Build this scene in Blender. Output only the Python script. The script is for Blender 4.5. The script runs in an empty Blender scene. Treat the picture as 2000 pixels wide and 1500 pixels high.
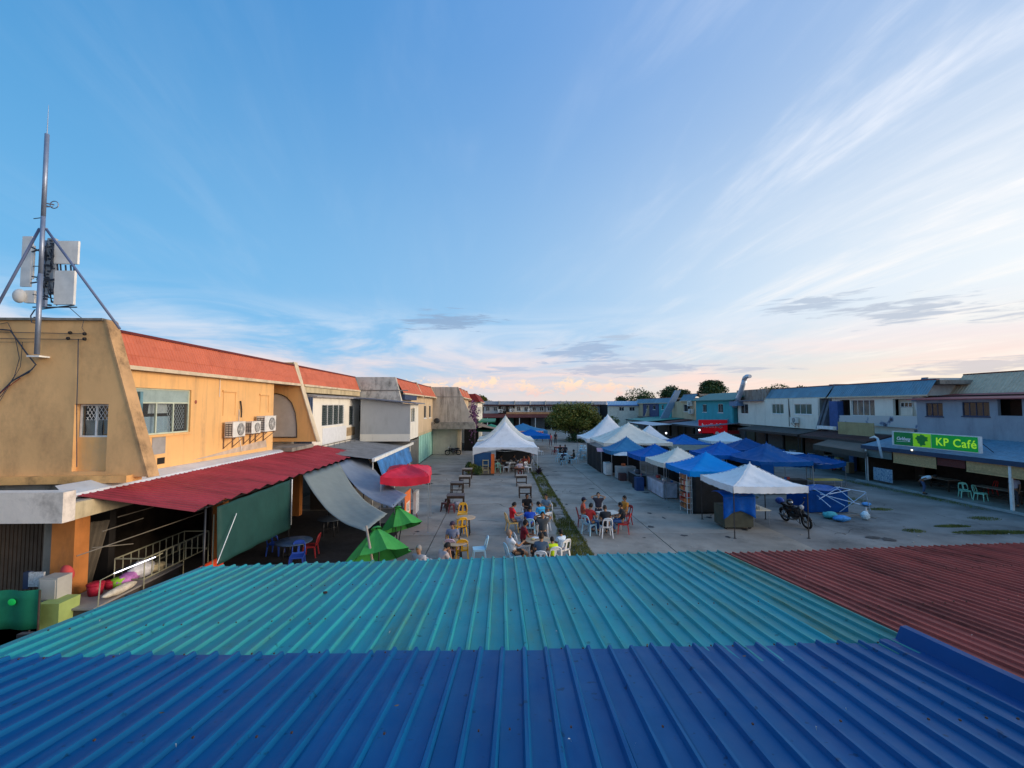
import bpy, bmesh, math, random
from mathutils import Vector, Matrix, Euler
R = random.Random(7)
PI = math.pi
scn = bpy.context.scene
COL = scn.collection

# ------------------------------------------------------------------ camera
FPX, CAMZ = 860.0, 5.6
PITCH, YAW = math.atan(42 / FPX), math.atan(23 / FPX)
cam_d = bpy.data.cameras.new('camera'); cam = bpy.data.objects.new('camera', cam_d); COL.objects.link(cam)
cam_d.sensor_width = 36; cam_d.lens = 36 * FPX / 2000; cam_d.clip_start = 0.05; cam_d.clip_end = 3000
cam.location = (0, 0, CAMZ); cam.rotation_euler = (PI / 2 + PITCH, 0, -YAW)
scn.camera = cam

# ------------------------------------------------------------------ light
SUN_AZ, SUN_EL = math.radians(101), math.radians(9)      # clockwise from +Y (down the street)
world = bpy.data.worlds.new('World'); scn.world = world; world.use_nodes = True
def build_world():
    nt = world.node_tree; nt.nodes.clear(); N = nt.nodes.new; L = nt.links.new
    def mth(op, a, b=None, c=None):
        n = N('ShaderNodeMath'); n.operation = op
        for i, v in enumerate((a, b, c)):
            if v is None: continue
            if isinstance(v, (int, float)): n.inputs[i].default_value = v
            else: L(v, n.inputs[i])
        return n.outputs[0]
    def ss(v, a, b):
        n = N('ShaderNodeMapRange'); n.interpolation_type = 'SMOOTHSTEP'
        L(v, n.inputs[0]); n.inputs[1].default_value = a; n.inputs[2].default_value = b
        return n.outputs[0]
    def mix(f, a, b):
        n = N('ShaderNodeMix'); n.data_type = 'RGBA'
        if isinstance(f, (int, float)): n.inputs[0].default_value = f
        else: L(f, n.inputs[0])
        for v, i in ((a, 6), (b, 7)):
            if isinstance(v, tuple): n.inputs[i].default_value = v + (1,)
            else: L(v, n.inputs[i])
        return n.outputs[2]
    def noise(vec, sc, det=4, rough=.55, dist=0):
        n = N('ShaderNodeTexNoise'); L(vec, n.inputs['Vector']); n.inputs['Scale'].default_value = sc
        n.inputs['Detail'].default_value = det; n.inputs['Roughness'].default_value = rough; n.inputs['Distortion'].default_value = dist
        return n.outputs['Fac']
    def comb(x, y, z=0.0):
        n = N('ShaderNodeCombineXYZ')
        for i, v in enumerate((x, y, z)):
            if isinstance(v, (int, float)): n.inputs[i].default_value = v
            else: L(v, n.inputs[i])
        return n.outputs[0]
    tc = N('ShaderNodeTexCoord'); sep = N('ShaderNodeSeparateXYZ'); L(tc.outputs['Generated'], sep.inputs[0])
    x, y, z = sep.outputs
    sky = N('ShaderNodeTexSky'); sky.sky_type = 'NISHITA'; sky.sun_disc = False
    sky.sun_elevation = SUN_EL; sky.sun_rotation = SUN_AZ
    sky.altitude = 0; sky.air_density = 1.0; sky.dust_density = .8; sky.ozone_density = 2.5
    az = mth('MULTIPLY', mth('ARCTAN2', x, y), 180 / PI); el = mth('MULTIPLY', mth('ARCSINE', z), 180 / PI)
    # nearness to the sun's quarter
    sx, sy = math.sin(SUN_AZ), math.cos(SUN_AZ)
    dz = mth('ADD', mth('MULTIPLY', x, sx * .97), mth('MULTIPLY', y, sy * .97)); dz = mth('ADD', dz, mth('MULTIPLY', z, .02))
    s = N('ShaderNodeVectorMath'); s.operation = 'SCALE'; L(sky.outputs[0], s.inputs[0]); s.inputs['Scale'].default_value = SKY_GAIN
    skyc = s.outputs[0]
    hs = N('ShaderNodeHueSaturation'); hs.inputs['Hue'].default_value=.5; hs.inputs['Saturation'].default_value = 1.0; L(skyc, hs.inputs['Color']); skyc = hs.outputs[0]
    # the evening sky: deep blue overhead, pale low down, cream and white towards the sun
    g1 = ss(el, 2, 48); g2 = ss(el, -1, 7.5)
    glow = ss(dz, -.42, .86); glow2 = ss(dz, .45, 1.05)
    up = mix(g1, (.175, .48, .80), (.050, .26, .59))
    up = mix(ss(az, -52, 25), up, mix(g1, (.36, .585, .83), (.135, .33, .70)))
    low = mix(ss(az, -45, 40), (.58, .63, .72), (.84, .68, .60))
    base = mix(g2, low, up)
    warm = mix(ss(el, 12, 34), mix(ss(el, -2, 13), (1.0, .80, .56), (.90, .93, .94)), (.66, .74, .86))
    base = mix(mth('MULTIPLY', mth('POWER', glow, 1.6), mth('SUBTRACT', 1.0, mth('MULTIPLY', ss(el, 12, 42), .45))), base, warm)
    skyc = mix(.93, skyc, base)
    # cirrus on a high plane, streaming away from the sun
    k = mth('DIVIDE', 1.0, mth('ADD', mth('MAXIMUM', z, 0.0), .12))
    u = mth('MULTIPLY', x, k); v = mth('MULTIPLY', y, k)
    ca, sa = math.cos(-.2), math.sin(-.2)
    uu = mth('ADD', mth('MULTIPLY', u, ca), mth('MULTIPLY', v, -sa)); vv = mth('ADD', mth('MULTIPLY', u, sa), mth('MULTIPLY', v, ca))
    c1 = noise(comb(mth('MULTIPLY', uu, 1.7), mth('MULTIPLY', vv, .42)), 1.6, 7, .58, .6)
    c2 = noise(comb(mth('MULTIPLY', uu, 5.0), mth('MULTIPLY', vv, .8), 3.0), 1.5, 6, .6, .4)
    cir = mth('MULTIPLY', ss(c1, .42, .70), mth('ADD', .30, mth('MULTIPLY', ss(c2, .35, .65), .95)))
    cir = mth('MULTIPLY', cir, mth('ADD', .045, mth('MULTIPLY', ss(dz, -.02, .60), .62)))
    skyc = mix(mth('MINIMUM', cir, .9), skyc, mix(ss(el, 4, 30), (1.0, .92, .84), (.88, .90, .96)))
    # broad pink veil low on the left and centre
    ve = noise(comb(mth('MULTIPLY', az, .035), mth('MULTIPLY', el, .16)), 1.4, 6, .6, .8)
    band = mth('MULTIPLY', ss(el, -1, 3), mth('SUBTRACT', 1.0, ss(el, 6, 14)))
    veil = mth('MULTIPLY', mth('MULTIPLY', ss(ve, .36, .62), band), .8)
    skyc = mix(veil, skyc, mix(ss(el, 2, 11), (.93, .68, .60), (.72, .78, .86)))
    # heaps of small sunlit cumulus on the horizon
    def blobs(a0, e0, ra, re, seed, lo, hi, sa=.55, se=1.5):
        da = mth('DIVIDE', mth('SUBTRACT', az, a0), ra); de = mth('DIVIDE', mth('SUBTRACT', el, e0), re)
        d = mth('SQRT', mth('ADD', mth('MULTIPLY', da, da), mth('MULTIPLY', de, de)))
        n = noise(comb(mth('MULTIPLY', az, sa), mth('MULTIPLY', el, se), seed), 1.0, 6, .6, .5)
        return ss(mth('SUBTRACT', n, mth('MULTIPLY', d, .28)), lo, hi)
    for i, (a0, e0, ra, re) in enumerate(((-4.2, 2.7, 3.4, 1.3), (-1.2, 3.0, 1.7, 1.1), (3.8, 2.2, 3.6, 1.3), (8.8, 2.5, 2.8, 1.6), (-9, 2.4, 4.5, 1.2), (14, 2.2, 5.0, 1.2))):
        skyc = mix(mth('MULTIPLY', blobs(a0, e0, ra, re, i * 3.7, .30, .47, .8, 1.3), .85), skyc, mix(ss(el, .8, 3.4), (.80, .56, .54), (1.0, .74, .52)))
    # flat grey streaks
    for i, (a0, e0, ra, re, c) in enumerate(((-6.8, 10.8, 7.0, 1.4, (.26, .38, .56)), (11.0, 6.8, 6.5, 1.5, (.33, .44, .62)), (16.5, 4.6, 11, 1.0, (.42, .47, .60)), (15.8, 8.6, 3.5, .45, (.42, .52, .66)),
            (36.5, 10.9, 6, 1.0, (.44, .52, .64)), (43.5, 9.2, 6.0, 1.3, (.46, .52, .62)), (50.0, 3.4, 8.5, .9, (.60, .56, .58)), (30.5, 4.2, 5, .45, (.52, .54, .62)), (1.0, 4.6, 5, .45, (.45, .52, .66)), (55, 8, 9, 1.0, (.52, .56, .64)))):
        skyc = mix(mth('MULTIPLY', blobs(a0, e0, ra, re, 20 + i * 2.9, .24, .42, .22, 1.9), .85), skyc, c)
    bg = N('ShaderNodeBackground'); L(skyc, bg.inputs[0]); bg.inputs[1].default_value = SKY_STRENGTH
    out = N('ShaderNodeOutputWorld'); L(bg.outputs[0], out.inputs[0])
SKY_GAIN, SKY_STRENGTH = 0.08, 1.0
build_world()
sun_d = bpy.data.lights.new('sun', 'SUN'); sun = bpy.data.objects.new('sun', sun_d); COL.objects.link(sun)
sun_d.energy = 2.8; sun_d.angle = math.radians(28); sun_d.color = (1.0, .80, .60)
sun.rotation_euler = Vector((-math.sin(SUN_AZ) * math.cos(SUN_EL), -math.cos(SUN_AZ) * math.cos(SUN_EL), -math.sin(SUN_EL))).to_track_quat('-Z', 'Y').to_euler()
scn.view_settings.view_transform = 'Standard'; scn.view_settings.look = 'None'
scn.view_settings.gamma = 1; scn.view_settings.exposure = 0.18; scn.view_settings.use_curve_mapping = False

# ------------------------------------------------------------------ surveying: photo bearings turned into real points
def ray(px, py):
    x = (px - 1000) / FPX; y = -(py - 750) / FPX
    f = math.cos(PITCH) - y * math.sin(PITCH); u = math.sin(PITCH) + y * math.cos(PITCH)
    return Vector((f * math.sin(YAW) + x * math.cos(YAW), f * math.cos(YAW) - x * math.sin(YAW), u))
def aZ(px, py, z=0.0):
    r = ray(px, py); p = r * ((z - CAMZ) / r.z); p.z += CAMZ; return p
def aY(px, py, y):
    r = ray(px, py); p = r * (y / r.y); p.z += CAMZ; return p
def aX(px, py, x):
    r = ray(px, py); p = r * (x / r.x); p.z += CAMZ; return p

# ------------------------------------------------------------------ mesh helpers
class MB:
    def __init__(s): s.v = []; s.f = []; s.sm = []
    def face(s, idx, smooth=False): s.f.append(tuple(idx)); s.sm.append(smooth)
    def add(s, verts, faces, smooth=False):
        o = len(s.v); s.v += [tuple(p) for p in verts]
        for f in faces: s.face([i + o for i in f], smooth)
        return s
    def box(s, x0, x1, y0, y1, z0, z1, M=None):
        c = [Vector((x, y, z)) for z in (z0, z1) for y in (y0, y1) for x in (x0, x1)]
        if M is not None: c = [M @ p for p in c]
        return s.add(c, [(0, 2, 3, 1), (4, 5, 7, 6), (0, 1, 5, 4), (2, 6, 7, 3), (0, 4, 6, 2), (1, 3, 7, 5)])
    def hexa(s, b, t):                       # two rings of 4 points
        return s.add(list(b) + list(t), [(0, 3, 2, 1), (4, 5, 6, 7), (0, 1, 5, 4), (1, 2, 6, 5), (2, 3, 7, 6), (3, 0, 4, 7)])
    def prism(s, pts, off):                  # polygon extruded
        off = Vector(off); n = len(pts); P = [Vector(p) for p in pts]
        return s.add(P + [p + off for p in P], [tuple(range(n))[::-1], tuple(range(n, 2 * n))] + [(i, (i + 1) % n, n + (i + 1) % n, n + i) for i in range(n)])
    def tube(s, path, r, n=8, cap=True):
        path = [Vector(p) for p in path]; rings = []; m = len(path)
        rr = r if isinstance(r, (list, tuple)) else [r] * m
        prev = None
        for i, p in enumerate(path):
            d = (path[min(i + 1, m - 1)] - path[max(i - 1, 0)]).normalized()
            a = prev if prev is not None else (Vector((0, 0, 1)) if abs(d.z) < .9 else Vector((1, 0, 0)))
            a = (a - d * a.dot(d)).normalized(); b = d.cross(a); prev = a
            rings.append([p + (a * math.cos(t) + b * math.sin(t)) * rr[i] for t in [2 * PI * k / n for k in range(n)]])
        o = len(s.v)
        for g in rings: s.v += [tuple(q) for q in g]
        for i in range(m - 1):
            for k in range(n): s.face((o + i * n + k, o + i * n + (k + 1) % n, o + (i + 1) * n + (k + 1) % n, o + (i + 1) * n + k), n > 5)
        if cap:
            s.face([o + k for k in range(n)][::-1]); s.face([o + (m - 1) * n + k for k in range(n)])
        return s
    def lathe(s, prof, n=16, M=None, cap=True):   # prof: (r,z)
        o = len(s.v); M = M or Matrix()
        for r, z in prof:
            for k in range(n):
                t = 2 * PI * k / n; s.v.append(tuple(M @ Vector((r * math.cos(t), r * math.sin(t), z))))
        for i in range(len(prof) - 1):
            for k in range(n): s.face((o + i * n + k, o + i * n + (k + 1) % n, o + (i + 1) * n + (k + 1) % n, o + (i + 1) * n + k), True)
        if cap:
            s.face([o + k for k in range(n)][::-1]); s.face([o + (len(prof) - 1) * n + k for k in range(n)])
        return s
    def ell(s, c, r, n=12, m=8, M=None):
        pr = [(max(1e-3, math.sin(PI * i / m)), -math.cos(PI * i / m)) for i in range(m + 1)]
        T = Matrix.Translation(c) @ (M or Matrix()) @ Matrix.Diagonal((r[0], r[1], r[2], 1))
        return s.lathe(pr, n, T)
    def grid(s, fn, nu, nv, smooth=True, thick=None):
        o = len(s.v)
        for j in range(nv + 1):
            for i in range(nu + 1): s.v.append(tuple(fn(i / nu, j / nv)))
        for j in range(nv):
            for i in range(nu):
                a = o + j * (nu + 1) + i; s.face((a, a + 1, a + nu + 2, a + nu + 1), smooth)
        return s
    def mesh(s, name):
        me = bpy.data.meshes.new(name); me.from_pydata(s.v, [], s.f); me.polygons.foreach_set('use_smooth', s.sm); me.update(); return me
    def build(s, name, mat=None, parent=None, **kw): return mk(name, s.mesh(name), mat, parent, **kw)

LOC = {}
def mk(name, me, mat=None, parent=None, local=False, label=None, kind=None, solid=0):
    o = bpy.data.objects.new(name, me); COL.objects.link(o)
    if mat is not None: me.materials.clear(); me.materials.append(mat)
    if parent is not None:
        o.parent = parent
        if not local and parent.name in LOC: o.matrix_parent_inverse = Matrix.Translation(-LOC[parent.name])
    if label: o['label'] = label
    if kind: o['kind'] = kind
    if solid:
        m = o.modifiers.new('solid', 'SOLIDIFY'); m.thickness = solid; m.offset = 0
    return o
def thing(name, label, cat, loc=(0, 0, 0), group=None, rot=0, world=True):
    """Empty at a thing's base; world=True: its parts are written in world coordinates."""
    o = bpy.data.objects.new(name, None); COL.objects.link(o); o.empty_display_size = .2
    o.location = loc; o.rotation_euler.z = rot; o['label'] = label; o['category'] = cat
    if group: o['group'] = group
    if world: LOC[o.name] = Vector(loc)
    return o
def tag(o, label=None, cat=None, group=None, kind=None):
    for k, v in (('label', label), ('category', cat), ('group', group), ('kind', kind)):
        if v: o[k] = v
    return o
def copy_tree(o, parent=None):
    c = o.copy(); COL.objects.link(c)
    if parent is not None: c.parent = parent
    for ch in list(o.children): copy_tree(ch, c)
    return c
def dup(root, loc, rot=0, label=None, group=None):
    c = copy_tree(root); c.location = loc; c.rotation_euler.z = rot
    if label: c['label'] = label
    if group: c['group'] = group
    return c
def place(t, loc, rot=0): t.location = loc; t.rotation_euler.z = rot; return t

def holed(outer, holes, to3, off):
    """planar wall with openings: outer/holes lists of 2D points, to3 maps to 3D, off = thickness vector"""
    bm = bmesh.new(); edges = []
    for loop in [outer] + list(holes):
        vs = [bm.verts.new(to3(a, b)) for a, b in loop]
        for i in range(len(vs)): edges.append(bm.edges.new((vs[i], vs[(i + 1) % len(vs)])))
    bmesh.ops.triangle_fill(bm, use_beauty=True, use_dissolve=False, edges=edges)
    g = bmesh.ops.extrude_face_region(bm, geom=bm.faces[:])
    bmesh.ops.translate(bm, vec=Vector(off), verts=[e for e in g['geom'] if isinstance(e, bmesh.types.BMVert)])
    bmesh.ops.recalc_face_normals(bm, faces=bm.faces[:])
    me = bpy.data.meshes.new('wall'); bm.to_mesh(me); bm.free(); return me
def rect(a0, a1, b0, b1): return [(a0, b0), (a1, b0), (a1, b1), (a0, b1)]
def wallX(name, X, t, outer, holes, mat, parent):     # plane at X facing away from t
    return mk(name, holed(outer, holes, lambda a, b: (X, a, b), (t, 0, 0)), mat, parent)
def wallY(name, Yc, t, outer, holes, mat, parent):
    return mk(name, holed(outer, holes, lambda a, b: (a, Yc, b), (0, t, 0)), mat, parent)

# ------------------------------------------------------------------ materials
def hexc(h):
    h = h.lstrip('#'); c = [int(h[i:i + 2], 16) / 255 for i in (0, 2, 4)]
    return tuple(x / 12.92 if x < .04045 else ((x + .055) / 1.055) ** 2.4 for x in c)
MC = {}
def mat(name, col, rough=.7, metal=0, var=.12, scale=3.0, bump=0, stain=None, stain_amt=.0, stain_scale=(1, 1, .25), stain_lo=.5, spots=0, spec=None, emit=0, trans=0, alpha=None, objvar=0, sheen=0, coat=0):
    if name in MC: return MC[name]
    if isinstance(col, str): col = hexc(col)
    if not emit: col = tuple(min(.8, x * 1.25) for x in col)
    m = bpy.data.materials.new(name); m.use_nodes = True; nt = m.node_tree; N = nt.nodes.new; L = nt.links.new
    b = nt.nodes['Principled BSDF']; b.inputs['Roughness'].default_value = rough; b.inputs['Metallic'].default_value = metal
    b.inputs['Specular IOR Level'].default_value = spec if spec is not None else (.5 if metal else .22)
    if emit: b.inputs['Emission Color'].default_value = col + (1,); b.inputs['Emission Strength'].default_value = emit
    if trans: b.inputs['Transmission Weight'].default_value = trans
    if coat: b.inputs['Coat Weight'].default_value = coat
    if alpha is not None: b.inputs['Alpha'].default_value = alpha
    tc = N('ShaderNodeTexCoord'); oi = N('ShaderNodeObjectInfo'); ad = N('ShaderNodeVectorMath'); ad.operation = 'ADD'
    sc = N('ShaderNodeMath'); sc.operation = 'MULTIPLY'; sc.inputs[1].default_value = 57.0; L(oi.outputs['Random'], sc.inputs[0])
    L(tc.outputs['Object'], ad.inputs[0]); L(sc.outputs[0], ad.inputs[1])
    def noise(scale, det=5, rough=.6, vec=None):
        n = N('ShaderNodeTexNoise'); n.inputs['Scale'].default_value = scale; n.inputs['Detail'].default_value = det; n.inputs['Roughness'].default_value = rough
        L(vec if vec else ad.outputs[0], n.inputs['Vector']); return n.outputs['Fac']
    def mapr(v, a, b, c=0, d=1):
        n = N('ShaderNodeMapRange'); L(v, n.inputs[0])
        for i, q in enumerate((a, b, c, d)): n.inputs[i + 1].default_value = q
        return n.outputs[0]
    def mix(f, a, bb):
        n = N('ShaderNodeMix'); n.data_type = 'RGBA'
        if isinstance(f, (int, float)): n.inputs[0].default_value = f
        else: L(f, n.inputs[0])
        for v, i in ((a, 6), (bb, 7)):
            if isinstance(v, tuple): n.inputs[i].default_value = v + (1,)
            else: L(v, n.inputs[i])
        return n.outputs[2]
    n1 = noise(scale)
    c = mix(mapr(n1, .3, .7), tuple(x * (1 - var) for x in col), tuple(min(1, x * (1 + var)) for x in col))
    if objvar:
        v = N('ShaderNodeHueSaturation'); L(c, v.inputs['Color']); L(mapr(oi.outputs['Random'], 0, 1, 1 - objvar, 1 + objvar), v.inputs['Value']); c = v.outputs[0]
    if stain is not None:
        if isinstance(stain, str): stain = hexc(stain)
        mp = N('ShaderNodeMapping'); mp.inputs['Scale'].default_value = stain_scale; L(ad.outputs[0], mp.inputs[0])
        n2 = noise(1.6, 8, .68, mp.outputs[0]); n3 = noise(9, 4, .6)
        f = N('ShaderNodeMath'); f.operation = 'MULTIPLY'; L(mapr(n2, stain_lo, stain_lo + .22, 0, stain_amt), f.inputs[0]); L(mapr(n3, .25, .6, .45, 1), f.inputs[1])
        c = mix(f.outputs[0], c, stain)
    if spots:
        n4 = noise(spots, 3, .5); c = mix(mapr(n4, .66, .72, 0, .7), c, tuple(x * .35 for x in col))
    L(c, b.inputs['Base Color'])
    n5 = noise(scale * 2.3); L(mapr(n5, .2, .8, max(.03, rough - .12), min(1, rough + .12)), b.inputs['Roughness'])
    if bump:
        bp = N('ShaderNodeBump'); bp.inputs['Strength'].default_value = bump; bp.inputs['Distance'].default_value = .02
        L(noise(scale * 8, 6, .65), bp.inputs['Height']); L(bp.outputs[0], b.inputs['Normal'])
    MC[name] = m; return m
def glassmat(name, tint=(.55, .62, .66), op=.3, rough=.06):
    if name in MC: return MC[name]
    m = bpy.data.materials.new(name); m.use_nodes = True; nt = m.node_tree; nt.nodes.clear(); N = nt.nodes.new; L = nt.links.new
    t = N('ShaderNodeBsdfTransparent'); t.inputs[0].default_value = tint + (1,)
    g = N('ShaderNodeBsdfPrincipled'); g.inputs['Base Color'].default_value = tuple(x * .35 for x in tint) + (1,); g.inputs['Roughness'].default_value = rough; g.inputs['Specular IOR Level'].default_value = .8
    mx = N('ShaderNodeMixShader'); mx.inputs[0].default_value = op; o = N('ShaderNodeOutputMaterial')
    L(t.outputs[0], mx.inputs[1]); L(g.outputs[0], mx.inputs[2]); L(mx.outputs[0], o.inputs[0]); MC[name] = m; return m

plain = lambda n, c, r=.6, **k: mat(n, c, r, **k)
BLACK = plain('black_paint', (.012, .012, .014), .5)
DARKM = plain('dark_steel', (.04, .042, .046), .45, metal=.6)
STEEL = plain('galvanised_steel', (.34, .35, .37), .42, metal=.75, scale=8)
WHITEM = plain('white_metal', (.62, .63, .62), .45, scale=6, stain=(.22, .18, .13), stain_amt=.4)
CONC = mat('slab_concrete', (.255, .232, .200), .86, var=.24, scale=.55, bump=.35, stain=(.08, .074, .066), stain_amt=.7, stain_scale=(.35, .35, .35), stain_lo=.50, objvar=.09)
CONCD = mat('old_concrete', (.22, .205, .18), .9, var=.25, scale=1.3, bump=.5, stain=(.045, .042, .038), stain_amt=.8, stain_scale=(1.2, 1.2, .5), stain_lo=.47)
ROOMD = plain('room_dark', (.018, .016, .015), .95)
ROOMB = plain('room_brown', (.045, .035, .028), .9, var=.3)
GLASS = glassmat('window_glass')
GLASSD = glassmat('dark_window_glass', (.2, .23, .25), .55)
# ------------------------------------------------------------------ builders for repeated kinds
def rib_profile(n, pitch, h, kind='box'):
    pts = []
    for i in range(n):
        a = i * pitch
        if kind == 'box':
            pts += [(a, 0), (a + pitch * .70, 0), (a + pitch * .78, h), (a + pitch * .90, h), (a + pitch * .98, 0)]
        else:
            for k in range(4): pts.append((a + pitch * k / 4, h * .5 * (1 - math.cos(PI * k / 2))))
    pts.append((n * pitch + .012, 0)); return pts
def sheet_mesh(name, n, pitch, h, length, m, kind='box', seg=3, lap=0.0):
    b = MB(); pr = rib_profile(n, pitch, h, kind); k = len(pr)
    for j in range(seg + 1):
        for (x, z) in pr: b.v.append((x, length * j / seg, z + (R.uniform(-.0022, .0022) if seg > 3 else 0)))
    for j in range(seg):
        for i in range(k - 1): b.face((j * k + i, j * k + i + 1, (j + 1) * k + i + 1, (j + 1) * k + i))
    o = len(b.v)                                         # a second skin 1.5 mm below gives the sheet its thickness
    for j in (0, seg):
        for (x, z) in pr: b.v.append((x, length * j / seg, z - .004))
    for i in range(k - 1): b.face((o + i, o + k + i, o + k + i + 1, o + i + 1))
    me = b.mesh(name); me.materials.append(m); return me
def sheet_roof(parent, P0, e, d, width, length, pitch, h, m, per=4, name='roof_sheet', kind='box', jit=.012, seg=3, skew=0.0, alts=None):
    """sheets side by side from P0 along e, each running along d (unit vectors)"""
    P0 = Vector(P0); e = Vector(e).normalized(); d = Vector(d).normalized(); n = e.cross(d).normalized()
    if n.z < 0: n = -n
    w = per * pitch; cnt = max(1, round(width / w)); sc = width / (cnt * w)
    me = sheet_mesh(name, per, pitch, h, length, m, kind, seg); out = []
    mes = [me] + [me.copy() for _ in (alts or [])]
    for q, a in zip(mes[1:], alts or []): q.materials.clear(); q.materials.append(a)
    for i in range(cnt):
        j = R.uniform(-jit, jit)
        O = P0 + e * (w * sc * i) + d * j + n * (.0025 * (i % 2))
        Mx = Matrix(((e.x * sc, d.x, n.x, O.x), (e.y * sc, d.y, n.y, O.y), (e.z * sc, d.z, n.z, O.z), (0, 0, 0, 1)))
        o = mk(name, mes[0] if len(mes) == 1 or R.random() < .6 else R.choice(mes), None, parent)
        o.matrix_basis = Mx; out.append(o)
    return out

def window(parent, P, a0, a1, z0, z1, const, out, cols=2, fm=None, gm=None, style='plain', depth=.12, transom=0, name='window', back=None, sill=True, bw=.045, curtain=None):
    """P: 'X' or 'Y' plane at const; out: +1/-1 side facing outdoors. Frame is the window, panes its children."""
    fm = fm or WHITEM; gm = gm or GLASSD
    def bx(mb, s0, s1, t0, t1, d0, d1):
        lo, hi = sorted((const - out * d0, const - out * d1))
        if P == 'X': mb.box(lo, hi, s0, s1, t0, t1)
        else: mb.box(s0, s1, lo, hi, t0, t1)
    f = MB(); D0, D1 = depth, depth + .05
    bx(f, a0, a1, z0, z0 + bw, D0, D1); bx(f, a0, a1, z1 - bw, z1, D0, D1)
    bx(f, a0, a0 + bw, z0 + bw, z1 - bw, D0, D1); bx(f, a1 - bw, a1, z0 + bw, z1 - bw, D0, D1)
    zt = z1 - transom if transom else z1 - bw
    if transom: bx(f, a0 + bw, a1 - bw, zt - bw, zt, D0, D1)
    w = (a1 - a0) / cols
    for i in range(1, cols): bx(f, a0 + i * w - bw / 2, a0 + i * w + bw / 2, z0 + bw, (zt - bw) if transom else z1 - bw, D0, D1)
    wo = f.build(name, fm, parent)
    for i in range(cols):
        s0, s1 = a0 + i * w + bw * .5, a0 + (i + 1) * w - bw * .5
        if style == 'louvre':
            g = MB(); z = z0 + bw + .03; top = (zt - bw if transom else z1 - bw)
            st = .11
            while z < top - .04:
                d0 = const - out * (D0 - .01); d1 = const - out * (D1 + .03)
                if P == 'X': g.add([(d0, s0, z), (d0, s1, z), (d1, s1, z + .08), (d1, s0, z + .08)], [(0, 1, 2, 3)])
                else: g.add([(s0, d0, z), (s1, d0, z), (s1, d1, z + .08), (s0, d1, z + .08)], [(0, 1, 2, 3)])
                z += st
            p = mk('louvre', g.mesh('louvre'), gm, wo, kind='stuff'); p.matrix_parent_inverse = wo.matrix_parent_inverse
            p.matrix_parent_inverse = Matrix()
        else:
            g = MB(); bx(g, s0, s1, z0 + bw * .8, (zt - bw * .8) if transom else z1 - bw * .8, D0 + .015 + .012 * (i % 2), D0 + .021 + .012 * (i % 2))
            p = g.build('pane', gm, wo); p.matrix_parent_inverse = Matrix()
    if transom:
        g = MB(); bx(g, a0 + bw * .8, a1 - bw * .8, zt - .002, z1 - bw * .8, D0 + .02, D0 + .026)
        p = g.build('pane', mat('frosted_glass', (.23, .30, .29), .3), wo); p.matrix_parent_inverse = Matrix()
    if curtain:
        for (c0, c1, zz0, zz1, cm) in curtain:
            g = MB(); nn = 10
            lo = const - out * (D1 + .12)
            def fn(u, v):
                s = c0 + (c1 - c0) * u; zz = zz0 + (zz1 - zz0) * v; q = lo + .03 * math.sin(u * 28 + v * 2)
                return (q, s, zz) if P == 'X' else (s, q, zz)
            g.grid(fn, 24, 2); p = g.build('curtain', cm, wo); p.matrix_parent_inverse = Matrix()
    if sill:
        g = MB(); bx(g, a0 - .05, a1 + .05, z0 - .07, z0 - .004, -.06, depth)
        p = g.build('sill', fm if sill is True else sill, wo); p.matrix_parent_inverse = Matrix()
    return wo

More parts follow.
